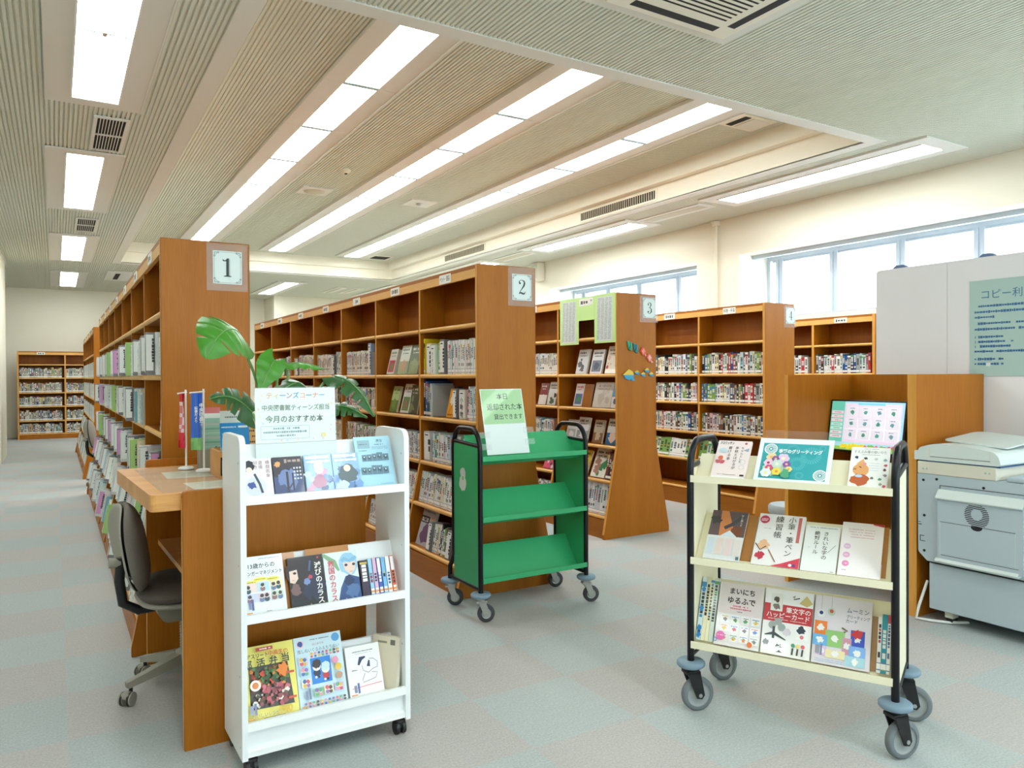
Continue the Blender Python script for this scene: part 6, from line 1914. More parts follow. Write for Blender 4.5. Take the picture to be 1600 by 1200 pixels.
MB().box(0.05, 0.66, 0.032, 1.018, 0.585, 0.608, DESK).build('lower_shelf', desk)

def flat(name, label, M, w, d, th, mat, col=None, cat='paper', art=None):
    mb = MB().box(0, w, 0, d, 0, th, mat, col)
    if art:
        art(Art(mb, PRINT, 0, T(0, 0, th) @ RX(-90)), w, d)
    o = mb.build(name)
    o.location, o.rotation_euler = M.to_translation(), M.to_euler()
    return tag(o, label, cat)
def note(a, W, H):
    for k in range(9): a.scribble(W * 0.08, H * (0.86 - 0.085 * k), W * 0.9, H * 0.03, rgb(150, 146, 130), k)
flat('paper_sheet', 'cream notice under the clear desk mat, nearer the white rack', MD @ T(0.06, 0.10, 0.9655) @ Matrix.Rotation(0.03, 4, 'Z'), 0.52, 0.22, 0.0006, PRINT, rgb(226, 222, 200), 'paper', note)
flat('paper_sheet', 'pale notice under the clear desk mat, farther toward the flags', MD @ T(0.02, 0.50, 0.9655) @ Matrix.Rotation(-0.04, 4, 'Z'), 0.36, 0.25, 0.0006, PRINT, rgb(220, 216, 196), 'paper', note)
o = MB().box(0, 0.66, 0, 0.86, 0, 0.0022, clear('desk_mat', (0.97, 0.98, 0.97), 0.16, 0.02)).build('desk_mat')
Mx = MD @ T(-0.06, 0.07, 0.9664)
o.location, o.rotation_euler = Mx.to_translation(), Mx.to_euler()
tag(o, 'clear glossy mat covering the top of the reading desk', 'desk mat')

# miniature banners
def banner(label, x, y, h, col_fn, w, twist, rz):
    t = thing('banner_flag', label, 'banner', (x, y, 0.969), rz, 'miniature banners on the reading desk')
    MB().lathe([(0.036, 0.0), (0.036, 0.006), (0.028, 0.011), (0.008, 0.014)], RODW, 24).build('base', t)
    MB().cyl((0, 0, 0.01), (0, 0, h), 0.0045, RODW, n=10).tube([(0.006, 0, h - 0.012), (-w - 0.012, 0, h - 0.018)], 0.003, RODW, 8).build('pole', t)
    b = MB()
    vs, fs = [], []
    n = 14
    z1, z0 = h - 0.02, 0.10
    for i in range(n + 1):
        f = i / n
        ww = w * (1 - 0.55 * twist * math.sin(PI * min(1, f * 1.05)))
        for j in range(5):
            u = j / 4
            vs.append((-0.005 - (w - ww) * 0.3 - ww * u, 0.012 * math.sin(u * 6 + f * 3) * (1 + twist), z1 - (z1 - z0) * f))
    for i in range(n):
        for j in range(4):
            q4 = [i * 5 + j, i * 5 + j + 1, (i + 1) * 5 + j + 1, (i + 1) * 5 + j]
            b.raw([vs[k] for k in q4], [[0, 1, 2, 3]], PRINT, col_fn(i / n, j / 4), True)
    if twist < 0.3:
        a = Art(b, PRINT, -0.018)
        a.vtext(-w * 0.30, z1 - 0.045, '中央図書館', w * 0.42, rgb(246, 248, 250), 0.03, 1.0)
        a.vtext(-w * 0.78, z1 - 0.06, '読書だより', w * 0.30, rgb(246, 248, 250), 0.02, 1.0)
    b.build('cloth', t)
banner('slim red and pink miniature banner, left one on the desk', 0.528, 3.86, 0.375, lambda f, u: rgb(216, 40, 60) if (f < 0.12 or f > 0.7) else rgb(226, 120, 130) if (f * 9 + u * 2) % 1 < 0.5 else rgb(236, 214, 220), 0.026, 0.9, 0.2)
banner('blue miniature banner with white lettering, right one on the desk', 0.585, 3.72, 0.38, lambda f, u: rgb(56, 112, 214) if f < 0.75 else rgb(140, 206, 130), 0.05, 0.1, 0.15)

# pamphlets
bx = thing('pamphlet_box', 'open wooden box of pamphlets on the desk, behind the white rack', 'box', (0.60, 3.43, 0.966))
wb = MB()
for a in ((0, 0.26, 0, 0.012), (0, 0.26, 0.208, 0.22), (0, 0.012, 0.012, 0.208), (0.248, 0.26, 0.012, 0.208)):
    wb.box(a[0], a[1], a[2], a[3], 0, 0.115, DESK)
wb.box(0.012, 0.248, 0.012, 0.208, 0, 0.01, DESK)
wb.build('carcass', bx)
c = MB().box(0.006, 0.05, -0.004, -0.0005, 0.012, 0.09, PRINT, rgb(30, 30, 34))
a = Art(c, PRINT, -0.004); a.rect(0.012, 0.018, 0.044, 0.078, rgb(240, 240, 236)); a.scribble(0.016, 0.05, 0.04, 0.018, rgb(40, 40, 44), 2); a.scribble(0.016, 0.026, 0.04, 0.018, rgb(40, 40, 44), 3)
c.build('label_card', bx)
def p_blue(a, W, H):
    a.rect(0, H * 0.52, W, H, rgb(40, 150, 226)); a.rect(0, H * 0.40, W, H * 0.52, rgb(120, 196, 236))
    a.scribble(W * 0.06, H * 0.9, W * 0.55, H * 0.03, rgb(236, 244, 250), 3); a.rect(W * 0.62, H * 0.9, W * 0.94, H * 0.94, rgb(240, 246, 250))
    a.scribble(W * 0.08, H * 0.74, W * 0.5, H * 0.07, rgb(244, 250, 252), 4); a.scribble(W * 0.08, H * 0.63, W * 0.66, H * 0.07, rgb(244, 250, 252), 5)
    for k in range(4): a.scribble(W * 0.08, H * (0.32 - 0.07 * k), W * 0.9, H * 0.02, rgb(120, 150, 170), k)
def p_white(a, W, H):
    a.scribble(W * 0.2, H * 0.88, W * 0.85, H * 0.03, rgb(110, 130, 126), 3); a.blob(W * 0.55, H * 0.72, W * 0.22, rgb(80, 110, 140), 4, sx=1.3)
    for k in range(5): a.scribble(W * 0.1, H * (0.5 - 0.08 * k), W * 0.9, H * 0.02, rgb(150, 160, 160), k)
def p_green(a, W, H):
    a.rect(0, H * 0.90, W, H, rgb(206, 96, 90)); a.rect(0, H * 0.82, W, H * 0.90, rgb(222, 228, 214)); a.rect(0, 0, W, H * 0.82, rgb(150, 196, 176))
    for k in range(9): a.rect(0, H * (0.1 + 0.075 * k), W, H * (0.13 + 0.075 * k), [rgb(170, 206, 186), rgb(120, 170, 150), rgb(190, 190, 186)][k % 3])
    a.blob(W * 0.7, H * 0.26, W * 0.26, rgb(80, 110, 96), 5)
def p_orange(a, W, H):
    a.rect(0, 0, W, H * 0.92, rgb(240, 180, 100)); a.poly([(W * 0.36, H * 0.08), (W * 0.68, H * 0.12), (W * 0.72, H * 0.7), (W * 0.32, H * 0.74)], rgb(190, 220, 240))
    for k in range(8): a.scribble(W * 0.06, H * (0.82 - 0.1 * k), W * 0.3, H * 0.035, rgb(90, 60, 30), k); a.scribble(W * 0.72, H * (0.82 - 0.1 * k), W * 0.95, H * 0.025, rgb(140, 90, 40), k + 20)
    a.scribble(W * 0.2, H * 0.945, W * 0.8, H * 0.02, INK, 4)
face_out('leaflet', 'bright blue and white brochure standing in the wooden pamphlet box', T(0.618, 3.475, 0.978), 0.125, 0.225, 0.003, rgb(236, 242, 244), p_blue, 10)
face_out('leaflet', 'white brochure with dark blue picture behind the blue brochure', T(0.628, 3.535, 0.978), 0.105, 0.275, 0.003, rgb(230, 236, 232), p_white, 6)
face_out('leaflet', 'orange printed leaflet with pale blue panel, right of the blue brochure', T(0.742, 3.50, 0.978), 0.105, 0.25, 0.003, rgb(240, 238, 226), p_orange, 10)
t = thing('file_holder', 'dark grey file box with a finger ring, behind the blue banner', 'file box', (0.582, 3.80, 0.966))
MB().box(0, 0.15, 0.0, 0.006, 0, 0.095, SHELL).box(0, 0.15, 0.09, 0.096, 0, 0.14, SHELL).box(0, 0.006, 0.006, 0.09, 0, 0.1, SHELL).box(0.144, 0.15, 0.006, 0.09, 0, 0.1, SHELL).box(0.006, 0.144, 0.006, 0.09, 0, 0.006, SHELL).build('case', t)
MB().lathe([(0.014, 0), (0.014, 0.004), (0.010, 0.004), (0.010, 0.001)], STEEL, 20, M=T(0.09, -0.0002, 0.05) @ RX(90)).build('finger_ring', t)
face_out('leaflet', 'sea-green leaflet with a red top edge, in the dark file box', T(0.592, 3.83, 0.974), 0.09, 0.285, 0.003, rgb(150, 196, 176), p_green, 6)

# ================================================================ monstera in its pot
plant = thing('potted_plant', 'monstera plant with split leaves in a white pot on the desk', 'plant', (0.80, 3.30, 0.967))
MB().lathe([(0.052, 0.0), (0.075, 0.12), (0.08, 0.15), (0.074, 0.15), (0.07, 0.13)], POT, 32).build('pot', plant)
MB().lathe([(0.002, 0.131), (0.071, 0.131)], SOIL, 24).build('soil', plant)
def leaf(tip_pts, width, mat, notch=0.0, fold=0.25, heart=0.12, seed=1, up=(0, 0, 1), ncut=3):
    """a blade swept along tip_pts (stalk end -> tip); notch = depth of the splits"""
    q = random.Random(seed)
    P = [Vector(p) for p in tip_pts]
    def at(t):
        t = max(0, min(0.9999, t)) * (len(P) - 1)
        i = int(t)
        i2 = min(i + 1, len(P) - 1)
        a = P[max(i - 1, 0)]; b = P[i]; c = P[i2]; d = P[min(i + 2, len(P) - 1)]
        f = t - i
        return 0.5 * ((2 * b) + (c - a) * f + (2 * a - 5 * b + 4 * c - d) * f * f + (3 * b - a - 3 * c + d) * f ** 3)
    n = 56
    mb = MB()
    L = (P[-1] - P[0]).length
    cuts = [(0.28 + 0.19 * i + 0.04 * q.random(), 0.012 + 0.012 * q.random()) for i in range(ncut)]
    for sd in (-1, 1):
        vs, fs = [], []
        for i in range(n + 1):
            s = i / n
            c = at(s)
            d = (at(s + 0.02) - at(s - 0.02)).normalized()
            side = d.cross(Vector(up)).normalized() * sd
            nor = side.cross(d) * sd
            w = width * (math.sin(PI * min(1.0, (s * 0.93 + 0.07)) ** 0.75)) ** 0.8 * (1 - 0.25 * s)
            if notch:
                for (cs, cw) in cuts:
                    if abs(s - cs - (0.03 if sd > 0 else 0)) < cw: w *= (1 - notch)
            for j in range(6):
                u = j / 5
                back = -heart * L * u * u * max(0, 1 - s * 3.0) + 0.22 * w * u * u * s
                p = c + side * w * u + d * back + nor * (-fold * w * u * u + 0.004 * math.sin(s * 22 + sd) * u)
                vs.append(p)
        for i in range(n):
            for j in range(5):
                f = [i * 6 + j, i * 6 + j + 1, (i + 1) * 6 + j + 1, (i + 1) * 6 + j]
                fs.append(f if sd < 0 else f[::-1])
        mb.raw(vs, fs, mat, None, True)
    mb.tube([at(i / 10) + Vector((0, -0.001, 0.001)) for i in range(11)], 0.0022, STEM, 6)
    return mb
Vp = Vector((0.80, 3.30, 0.967))
def W2(p): return tuple(Vector(p) - Vp)
def stalk(mb, pts, r0=0.006):
    pts = [W2(p) for p in pts]
    mb.tube(pts, r0, STEM, 8)
def add_leaf(stalk_pts, blade_pts, width, mat, notch, fold, heart, seed, up):
    b = leaf([W2(p) for p in blade_pts], width, mat, notch, fold, heart, seed, up)
    o = b.build('leaf', plant)
    s = MB(); stalk(s, stalk_pts); s.build('stalk', plant)
add_leaf([(0.79, 3.30, 1.10), (0.765, 3.30, 1.25), (0.72, 3.30, 1.42), (0.655, 3.30, 1.585)], [(0.665, 3.31, 1.588), (0.62, 3.25, 1.60), (0.56, 3.19, 1.565), (0.505, 3.15, 1.475)], 0.135, LEAF, 0.72, 0.35, 0.42, 3, (0.25, -0.85, 0.75))
add_leaf([(0.795, 3.29, 1.10), (0.80, 3.27, 1.25), (0.81, 3.27, 1.40), (0.80, 3.27, 1.465)], [(0.80, 3.27, 1.475), (0.78, 3.25, 1.45), (0.755, 3.23, 1.41), (0.725, 3.21, 1.345)], 0.066, LEAF, 0.0, 0.15, 0.3, 4, (0.1, -1, 0.25))
add_leaf([(0.78, 3.29, 1.10), (0.74, 3.26, 1.17), (0.70, 3.24, 1.25)], [(0.70, 3.24, 1.255), (0.65, 3.22, 1.30), (0.59, 3.21, 1.325), (0.525, 3.20, 1.315)], 0.08, LEAFD, 0.65, 0.2, 0.3, 6, (-0.25, -0.75, 0.8))
add_leaf([(0.81, 3.31, 1.10), (0.85, 3.32, 1.25), (0.87, 3.33, 1.40), (0.86, 3.34, 1.455)], [(0.86, 3.34, 1.458), (0.92, 3.33, 1.465), (0.97, 3.32, 1.455), (1.03, 3.31, 1.435)], 0.05, LEAF, 0.0, 0.5, 0.1, 7, (0, -0.1, 1))
add_leaf([(0.81, 3.32, 1.10), (0.90, 3.33, 1.25), (0.95, 3.34, 1.335)], [(0.955, 3.34, 1.34), (0.92, 3.30, 1.375), (0.87, 3.26, 1.37), (0.80, 3.22, 1.335)], 0.08, LEAFD, 0.0, 0.25, 0.12, 9, (0.1, -0.45, 0.9))
add_leaf([(0.82, 3.32, 1.10), (0.95, 3.34, 1.28), (1.04, 3.35, 1.38), (1.08, 3.35, 1.40)], [(1.085, 3.35, 1.405), (1.13, 3.31, 1.385), (1.19, 3.28, 1.32), (1.24, 3.26, 1.22)], 0.085, LEAFD, 0.65, 0.3, 0.15, 11, (0.45, -0.75, 0.6))
add_leaf([(0.82, 3.31, 1.10), (0.95, 3.33, 1.20), (1.05, 3.34, 1.26)], [(1.05, 3.34, 1.262), (1.10, 3.31, 1.27), (1.15, 3.29, 1.255), (1.21, 3.27, 1.215)], 0.06, LEAFD, 0.55, 0.3, 0.1, 12, (0.2, -0.7, 0.8))

# ================================================================ office chair
def office_chair(label, loc, rz, spin, group=None):
    """seat faces +x"""
    t = thing('office_chair', label, 'chair', loc, rz, group)
    for k in range(5):
        a = spin + k * 2 * PI / 5
        M = Matrix.Rotation(a, 4, 'Z')
        leg = MB()
        pts0 = [(0.03, -0.028, 0.115), (0.03, 0.028, 0.115), (0.03, 0.026, 0.165), (0.03, -0.026, 0.165)]
        pts1 = [(0.27, -0.016, 0.075), (0.27, 0.016, 0.075), (0.275, 0.013, 0.10), (0.275, -0.013, 0.10)]
        leg.raw(pts0 + pts1, [(3, 2, 1, 0), (4, 5, 6, 7), (0, 1, 5, 4), (1, 2, 6, 5), (2, 3, 7, 6), (3, 0, 4, 7)], CHASSIS, None, False, M)
        lg = leg.build('base_leg', t)
        cs = MB()
        cs.cyl((0.255, 0, 0.055), (0.255, 0, 0.08), 0.008, BLACKP, n=10, M=M)
        Mc = M @ T(0.27, 0, 0) @ Matrix.Rotation(0.6 + k, 4, 'Z')
        for s in (-1, 1):
            cs.cyl((0.0, s * 0.008, 0.029), (0.0, s * 0.026, 0.029), 0.029, SHELL, n=20, M=Mc)
            cs.cyl((0.0, s * 0.010, 0.029), (0.0, s * 0.020, 0.029), 0.0295, BLACKP, n=20, M=Mc)
        cs.box(-0.02, 0.024, -0.018, 0.018, 0.03, 0.06, SHELL, None, Mc, 0.008)
        cs.build('caster', lg)
    col = MB().lathe([(0.05, 0.11), (0.052, 0.165), (0.036, 0.175)], CHASSIS, 24)
    prof = []
    for i in range(13):
        z = 0.175 + i * 0.0125
        prof += [(0.034, z), (0.029, z + 0.006)]
    col.lathe(prof, CHASSIS, 20)
    col.build('gas_column', t)
    MB().prism(rounded([(-0.14, 0.375), (-0.11, 0.33), (0.10, 0.33), (0.14, 0.375), (0.14, 0.41), (-0.14, 0.41)], 0.02), 'y', -0.10, 0.10, CHASSIS).build('mechanism', t)
    Ms = T(0.02, 0, 0.425) @ RX(90)
    MB().pad(0.46, 0.46, 0.035, SHELL, Ms, power=3.2, flat=8).build('seat_shell', t)
    MB().pad(0.465, 0.465, 0.105, FABRICD, T(0.02, 0, 0.462) @ RX(90), power=3.2, flat=3.2).build('seat_cushion', t)
    # back: local x across, z up, y thickness -> turned so that it faces +x
    Mb = T(-0.225, 0, 0.668) @ Matrix.Rotation(math.radians(-9), 4, 'Y') @ Matrix.Rotation(math.radians(90), 4, 'Z')
    MB().pad(0.44, 0.385, 0.12, FABRIC, Mb, 0.045, 2.8, 3.0, sides=(-1,)).pad(0.435, 0.38, 0.03, FABRIC, Mb, 0.045, 2.8, 3.0, sides=(1,)).build('back_cushion', t)
    MB().pad(0.43, 0.375, 0.05, SHELL, Mb @ T(0, 0.012, 0), 0.045, 2.8, 4.0, sides=(1,)).build('back_shell', t)
    MB().tube([(-0.10, 0, 0.385), (-0.2, 0, 0.38), (-0.262, 0, 0.42), (-0.275, 0, 0.52), (-0.268, 0, 0.62)], 0.021, BLACKP, 12).build('back_bar', t)
    MB().cyl((-0.27, 0, 0.60), (-0.315, 0, 0.602), 0.022, SHELL, n=18).build('back_knob', t)
    MB().tube([(0.05, 0.08, 0.37), (0.02, 0.2, 0.365), (0.0, 0.25, 0.36)], 0.008, BLACKP, 8).build('height_lever', t)
    return t
ch = office_chair('grey fabric office chair pulled up at the reading desk, on casters', (0.505, 3.70, 0), math.radians(3), math.radians(200 - 3))
dup(ch, (0.62, 11.3, 0), math.radians(4), 'distant grey chair back beside the far end of the bookcase row', None)

# ================================================================ study carrel and its computer
car = thing('study_carrel', 'orange wood study carrel with tall side panels beside the photocopier', 'desk', (4.235, 3.0, 0))
MB().box(0, 0.72, 0.40, 0.428, 0.0, 1.4, WOOD).raw([(-0.0015, 0.40, 0), (-0.0015, 0.428, 0), (-0.0015, 0.428, 1.4), (-0.0015, 0.40, 1.4)], [[0, 1, 2, 3]], EDGEV).build('side_panel', car)
MB().box(0, 0.72, -0.49, -0.435, 0.0, 1.4, WOOD).raw([(-0.0015, -0.49, 0), (-0.0015, -0.435, 0), (-0.0015, -0.435, 1.4), (-0.0015, -0.49, 1.4)], [[0, 1, 2, 3]], EDGEV).build('side_panel', car)
MB().box(0.69, 0.718, -0.435, 0.40, 0.12, 1.4, WOOD).build('back_panel', car)
MB().box(0.02, 0.69, -0.435, 0.40, 0.70, 0.735, DESK).build('desktop', car)
mon = thing('computer_monitor', 'touch screen monitor with pale pink icon menu standing in the carrel', 'monitor', (4.62, 3.11, 0.736), math.radians(-90 - 3))
MB().box(-0.12, 0.12, -0.04, 0.14, 0, 0.012, BLACKP, bev=0.004).build('foot', mon)
Ms = T(0, 0, 0.15) @ RX(-9)
MB().box(-0.29, 0.29, 0.0, 0.035, -0.015, 0.345, BLACKP, None, Ms, 0.006).box(-0.06, 0.06, 0.035, 0.07, -0.13, 0.12, BLACKP, None, Ms).build('casing', mon)
sc = MB().box(-0.276, 0.276, -0.0015, -0.0005, 0.0, 0.333, SCREEN, rgb(226, 220, 240), Ms)
a = Art(sc, SCREEN, -0.0015, Ms @ T(-0.276, 0, 0))
Ws, Hs = 0.552, 0.333
a.rect(0, 0, Ws, Hs, rgb(170, 222, 240)); a.rect(0, Hs * 0.16, Ws * 0.19, Hs, rgb(110, 206, 186))
for k in range(7):
    a.rect(Ws * 0.012, Hs * (0.74 - 0.083 * k), Ws * 0.178, Hs * (0.80 - 0.083 * k), [rgb(240, 214, 226), rgb(190, 232, 222)][k in (3, 4)])
    a.scribble(Ws * 0.05, Hs * (0.76 - 0.083 * k), Ws * 0.15, Hs * 0.018, rgb(110, 130, 140), k)
a.rect(Ws * 0.2, Hs * 0.16, Ws * 0.97, Hs * 0.96, rgb(236, 220, 240)); a.rect(Ws * 0.38, Hs * 0.93, Ws * 0.75, Hs * 0.97, rgb(130, 214, 240))
for j in range(3):
    for i in range(4):
        x0, z0 = Ws * (0.225 + 0.185 * i), Hs * (0.69 - 0.23 * j)
        a.rect(x0, z0, x0 + Ws * 0.17, z0 + Hs * 0.205, rgb(232, 232, 246))
        a.blob(x0 + Ws * 0.085, z0 + Hs * 0.09, Hs * 0.042, [rgb(80, 150, 130), rgb(90, 160, 150), rgb(110, 160, 170), rgb(190, 90, 110)][(i + j * 3) % 4 if (i, j) == (3, 1) else (i + j) % 3], i + j * 4)
        a.scribble(x0 + Ws * 0.05, z0 + Hs * 0.16, x0 + Ws * 0.12, Hs * 0.018, rgb(90, 110, 150), i + j)
a.rect(0, 0, Ws, Hs * 0.07, rgb(150, 206, 90))
q = random.Random(3)
for i in range(46): a.disc(Ws * (0.2 + 0.78 * i / 46), Hs * (0.05 + 0.06 * q.random()), Hs * 0.035, rgb(240, 220, 60) if i < 20 else q.choice([rgb(236, 130, 160), rgb(130, 190, 90), rgb(226, 100, 120)]), 10)
sc.build('screen', mon)
kb = thing('keyboard', 'grey keyboard on the carrel desk below the monitor', 'keyboard', (4.43, 3.06, 0.737), math.radians(-90))
MB().prism([(-0.075, 0), (0.075, 0), (0.075, 0.028), (-0.075, 0.012)], 'x', -0.22, 0.22, COPYL).build('case', kb)
kk = MB()
for r in range(5):
    for i in range(15):
        y = -0.062 + 0.026 * r
        kk.box(-0.21 + 0.028 * i, -0.187 + 0.028 * i, y, y + 0.021, 0.015 + 0.0028 * r, 0.024 + 0.0028 * r, COPY)
kk.build('keys', kb)
st = thing('step_stool', 'grey step stool half hidden behind the carrel\'s left panel', 'stool', (5.14, 4.10, 0))
MB().lathe([(0.20, 0.0), (0.20, 0.04), (0.19, 0.05), (0.165, 0.27)], CHASSIS, 36).build('base', st)
MB().lathe([(0.17, 0.27), (0.178, 0.28), (0.178, 0.325), (0.165, 0.34)], COPY, 36).build('step', st)

# ================================================================ photocopier (its side faces -x, its front faces -y)
X0 = 4.215
cp = thing('photocopier', 'light grey office photocopier at the right edge beside the carrel', 'photocopier', (X0, 1.684, 0))
def cpb(mb, x0, x1, y0, y1, z0, z1, mat, bev=0.0): return mb.box(x0, x1, y0 - 1.72, y1 - 1.72, z0, z1, mat, None, None, bev)
cpb(MB(), 0.012, 0.62, 1.72, 2.47, 0.075, 0.336, COPY, 0.006).build('cabinet', cp)
m = MB()
m.prism(rounded([(1.72 - 1.72, 0.345), (2.475 - 1.72, 0.345), (2.525 - 1.72, 0.39), (2.53 - 1.72, 0.835), (0.0, 0.835)], [0.01, 0.005, 0.01, 0.005, 0.01]), 'x', 0.0, 0.62, COPY)
m.build('body', cp)
cpb(MB(), 0.004, 0.6, 1.74, 2.46, 0.336, 0.346, DARK).build('gap', cp)
cpb(MB(), -0.003, 0.62, 2.105, 2.53, 0.836, 0.907, COPYC, 0.006).build('scanner_bed', cp)
cpb(MB(), 0.004, 0.615, 2.09, 2.52, 0.906, 0.914, simple('blue_seam', rgb(44, 84, 128), 0.4)).build('seam', cp)
ld = MB()
ld.prism(rounded([(2.08 - 1.72, 0.914), (2.545 - 1.72, 0.914), (2.545 - 1.72, 0.965), (2.525 - 1.72, 0.965), (2.515 - 1.72, 0.985), (2.43 - 1.72, 1.012), (2.25 - 1.72, 1.005), (2.10 - 1.72, 0.985)], [0.02, 0.004, 0.004, 0.002, 0.015, 0.06, 0.06, 0.05]), 'x', -0.006, 0.60, COPYL)
ld.build('lid', cp)
l2 = MB()
l2.box(-0.0075, -0.0055, 2.135 - 1.72, 2.455 - 1.72, 0.936, 0.938, DARK)
for y in (2.135, 2.455): l2.box(-0.0075, -0.0055, y - 1.72, y - 1.72 + 0.0015, 0.936, 0.99, COPYC)
l2.build('lid_seam', cp)
MB().prism(rounded([(0.14, 0.40), (0.52, 0.40), (0.52, 0.74), (0.14, 0.74)], [0.03, 0.08, 0.08, 0.03]), 'z', 0.0, 0.008, COPYL, None, T(0, 0, 0.955) @ Matrix.Rotation(math.radians(-5), 4, 'Y') @ Matrix.Rotation(math.radians(4), 4, 'X')).build('document_tray', cp)
cpb(MB(), 0.02, 0.60, 1.74, 2.07, 0.835, 0.862, COPY, 0.008).build('control_panel', cp)
# bypass door on the side
dr = MB()
y0, y1 = 1.965 - 1.72, 2.40 - 1.72
dr.prism([(0.0, 0.365), (-0.03, 0.372), (-0.03, 0.70), (-0.045, 0.715), (-0.012, 0.757), (0.0, 0.76)], 'y', y0, y1, COPY, None, None)
dr.prism([(-0.0455, 0.712), (-0.0455, 0.718), (-0.0135, 0.7585), (-0.004, 0.7605), (-0.004, 0.757), (-0.012, 0.7545)], 'y', y0 - 0.004, y1 + 0.004, COPYL)
dr.box(-0.0312, -0.029, y0 + 0.02, y1 - 0.02, 0.40, 0.402, DARK).box(-0.0312, -0.029, y0 + 0.035, y1 - 0.015, 0.583, 0.585, DARK)
dr.box(-0.0312, -0.029, y0 + 0.035, y0 + 0.0365, 0.402, 0.583, COPYL).box(-0.0312, -0.029, y1 - 0.0165, y1 - 0.015, 0.402, 0.583, COPYL)
dr.prism([(-0.038, 0.357), (-0.044, 0.366), (-0.03, 0.38), (-0.0, 0.372), (0, 0.357)], 'y', y0 + 0.02, y1 + 0.01, COPYL)
door = dr.build('side_door', cp)
gr = MB()
gy, gz, gr_r = 2.19 - 1.72, 0.645, 0.062
for i in range(13):
    zz = -gr_r + 2 * gr_r * (i + 0.5) / 13
    wv = math.sqrt(max(0, gr_r ** 2 - zz ** 2)) * 0.92 + 0.006
    gr.raw([(-0.0308, gy - wv, gz + zz - 0.0028 + 0.25 * -wv * 0.3), (-0.0308, gy + wv, gz + zz - 0.0028 + 0.25 * wv * 0.3), (-0.0308, gy + wv, gz + zz + 0.0018 + 0.25 * wv * 0.3), (-0.0308, gy - wv, gz + zz + 0.0018 - 0.25 * wv * 0.3)], [[3, 2, 1, 0]], DARK)
gr.raw([(-0.0315, gy + 0.03 * math.cos(2 * PI * i / 20), gz + 0.006 + 0.03 * math.sin(2 * PI * i / 20)) for i in range(20)], [list(range(20))[::-1]], COPY)
gr.raw([(-0.0313, gy + 0.03 * math.cos(PI + PI * i / 10), 0.583 + 0.02 * math.sin(PI + PI * i / 10)) for i in range(11)], [list(range(11))[::-1]], DARK)
gr.build('fan_grille', door)
sm = MB()
for (y, z) in ((2.495, 0.80), (2.42, 0.812), (2.17, 0.793), (2.49, 0.60), (2.49, 0.40)):
    sm.cyl((-0.002, y - 1.72, z), (0.001, y - 1.72, z), 0.0075, DARK, n=12)
for (y, z) in ((2.495, 0.865), (2.475, 0.866), (2.16, 0.873), (2.14, 0.873)):
    sm.cyl((-0.0045, y - 1.72, z), (-0.002, y - 1.72, z), 0.005, COPY, n=10)
sm.box(-0.0015, 0.001, 1.72 - 1.72 + 0.01, 2.40 - 1.72, 0.778, 0.781, DARK).box(-0.0015, 0.001, 2.40 - 1.72, 2.403 - 1.72, 0.745, 0.781, DARK)
sm.box(-0.0015, 0.001, 2.505 - 1.72, 2.525 - 1.72, 0.545, 0.549, DARK).box(-0.0015, 0.001, 2.51 - 1.72, 2.525 - 1.72, 0.558, 0.561, DARK)
sm.box(-0.0015, 0.001, 2.485 - 1.72, 2.515 - 1.72, 0.452, 0.455, DARK).box(-0.0015, 0.001, 2.512 - 1.72, 2.515 - 1.72, 0.455, 0.482, DARK).box(-0.0015, 0.001, 2.49 - 1.72, 2.515 - 1.72, 0.482, 0.485, DARK)
sm.build('screws', cp)
for y in (1.80, 2.38):
    for x in (0.08, 0.54):
        cs = MB()
        cs.cyl((x, y - 1.72 - 0.015, 0.03), (x, y - 1.72 + 0.015, 0.03), 0.03, BLACKP, n=18).box(x - 0.03, x + 0.03, y - 1.72 - 0.022, y - 1.72 + 0.022, 0.035, 0.078, COPYC)
        cs.build('caster', cp)
MB().tube([(0.05, 0.78, 0.22), (0.0, 0.80, 0.08), (-0.03, 0.80, 0.012), (0.0, 0.74, 0.010), (0.05, 0.66, 0.010), (0.14, 0.6, 0.010)], 0.008, RODW, 8).build('power_cable', cp)
for k, (x, y, rz) in enumerate(((0.10, 1.80, 0.2), (0.26, 1.85, -0.3))):
    o = MB().box(-0.10, 0.10, -0.145, 0.145, 0, 0.004, PRINT, rgb(236, 242, 246)).build('paper_sheet')
    o.location = (X0 + x + 0.1, y + 0.024, 0.863 + 0.005 * k); o.rotation_euler = (0, 0, rz)
    tag(o, ['lower white paper lying on the copier\'s control panel', 'upper white paper lying skewed on the copier\'s control panel'][k], 'paper')

# ================================================================ partition and notice
pt = thing('partition_panel', 'pale fabric partition behind the carrel and photocopier', 'partition', (4.97, 2.0, 0))
for y0, y1 in ((0.745, 1.24), (-0.165, 0.742), (-1.05, -0.168)):
    MB().prism(rounded([(y0, 0.08), (y1, 0.08), (y1, 2.13), (y0, 2.13)], [0, 0, 0.03, 0.0] if y1 > 1 else 0), 'x', 0.0, 0.04, PARTI).build('panel', pt)
    MB().box(-0.004, 0.044, y0 + 0.002, y1 - 0.002, 0.06, 0.085, ALU).build('rail', pt)
for y in (1.15, -0.9, 0.3):
    MB().box(-0.2, 0.24, y - 0.02, y + 0.02, 0.0, 0.06, ALU, bev=0.006).build('foot', pt)
clipm = simple('clip_blue', rgb(96, 122, 160), 0.5)
for y in (1.07, 0.50):
    MB().prism([(y - 0.05, 2.131), (y + 0.05, 2.131), (y + 0.025, 2.150), (y - 0.025, 2.150)], 'x', 0.0, 0.04, clipm).build('hook', pt)
nt_ = MB()
MN = T(4.966, 2.60, 1.385) @ RZ(-90)
Wn, Hn = 0.82, 0.60
nt_.box(0, Wn, 0, 0.003, 0, Hn, PRINT, rgb(178, 206, 200), MN)
a = Art(nt_, PRINT, 0, MN)
bl = rgb(60, 112, 160)
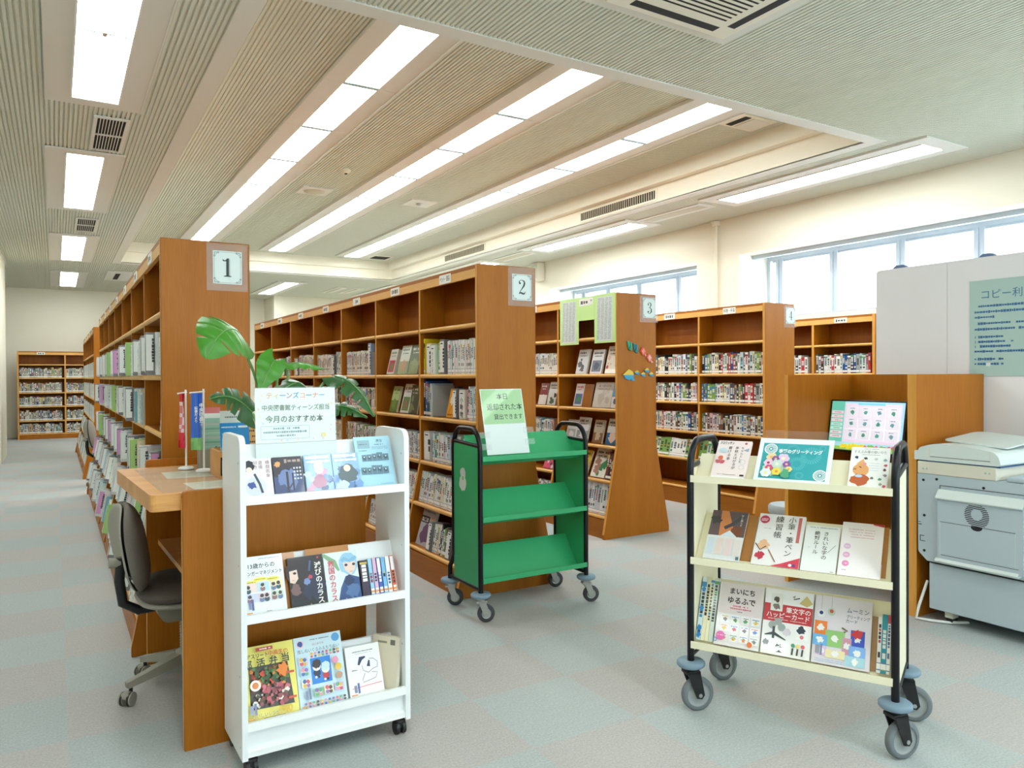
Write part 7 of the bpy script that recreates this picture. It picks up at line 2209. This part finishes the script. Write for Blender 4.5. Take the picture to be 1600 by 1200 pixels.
a.text(0.072, Hn * 0.81, 'コピー利用案内', 0.062, bl, 'l', 0.0)
rows = [(0.052, 0.715, 0.76), (0.03, 0.655, 0.78), (0.03, 0.60, 0.155), (0.05, 0.535, 0.76), (0.03, 0.475, 0.50), (0.052, 0.395, 0.20), (0.052, 0.345, 0.26), (0.052, 0.297, 0.24), (0.03, 0.245, 0.55), (0.05, 0.165, 0.20), (0.05, 0.115, 0.21)]
for i, (x, z, x1) in enumerate(rows):
    a.scribble(x, Hn * z, x1, 0.017, bl, 50 + i, 0.12)
    if 5 <= i <= 7: a.rect(0.033, Hn * z, 0.037, Hn * z + 0.015, bl)
    if i > 8: a.disc(0.036, Hn * z + 0.008, 0.005, bl, 10)
a.rect(0.10, Hn * 0.105, 0.125, Hn * 0.14, rgb(232, 244, 240))
tag(nt_.build('notice_board'), 'pale green notice on copier use, fixed to the partition', 'notice')
# ================================================================ light, sky, camera
bpy.data.objects.remove(_to)
for o in LINK:
    bpy.context.scene.collection.objects.link(o)
w = bpy.data.worlds.new('sky')
bpy.context.scene.world = w
w.use_nodes = True
bg = w.node_tree.nodes['Background']
bg.inputs['Color'].default_value = (0.74, 0.88, 1.0, 1)
bg.inputs['Strength'].default_value = SKY_STRENGTH
cd = bpy.data.cameras.new('camera')
cam = bpy.data.objects.new('camera', cd)
bpy.context.scene.collection.objects.link(cam)
cd.sensor_fit = 'HORIZONTAL'
cd.sensor_width = 36.0
cd.lens = 1180.545 / 1600 * 36.0
cd.clip_start = 0.05
yaw, pitch, roll = 0.54387, -0.010246, -0.0050324
f = Vector((math.sin(yaw) * math.cos(pitch), math.cos(yaw) * math.cos(pitch), math.sin(pitch)))
r = Vector((math.cos(yaw), -math.sin(yaw), 0))
u = r.cross(f)
r2 = r * math.cos(roll) + u * math.sin(roll)
u2 = -r * math.sin(roll) + u * math.cos(roll)
cam.matrix_world = Matrix(((r2.x, u2.x, -f.x, 0), (r2.y, u2.y, -f.y, 0), (r2.z, u2.z, -f.z, 1.40), (0, 0, 0, 1)))
S_ = bpy.context.scene
S_.camera = cam
S_.view_settings.view_transform = 'Standard'
S_.view_settings.look = 'None'
S_.view_settings.gamma = 1.0
S_.view_settings.use_curve_mapping = False
S_.view_settings.exposure = EXPOSURE
S_.cycles.use_denoising = True
S_.cycles.max_bounces = 10
S_.cycles.diffuse_bounces = 5
S_.cycles.transparent_max_bounces = 12
S_.cycles.sample_clamp_indirect = 6.0
S_.cycles.caustics_reflective = False
S_.cycles.caustics_refractive = False
S_.cycles.use_light_tree = True
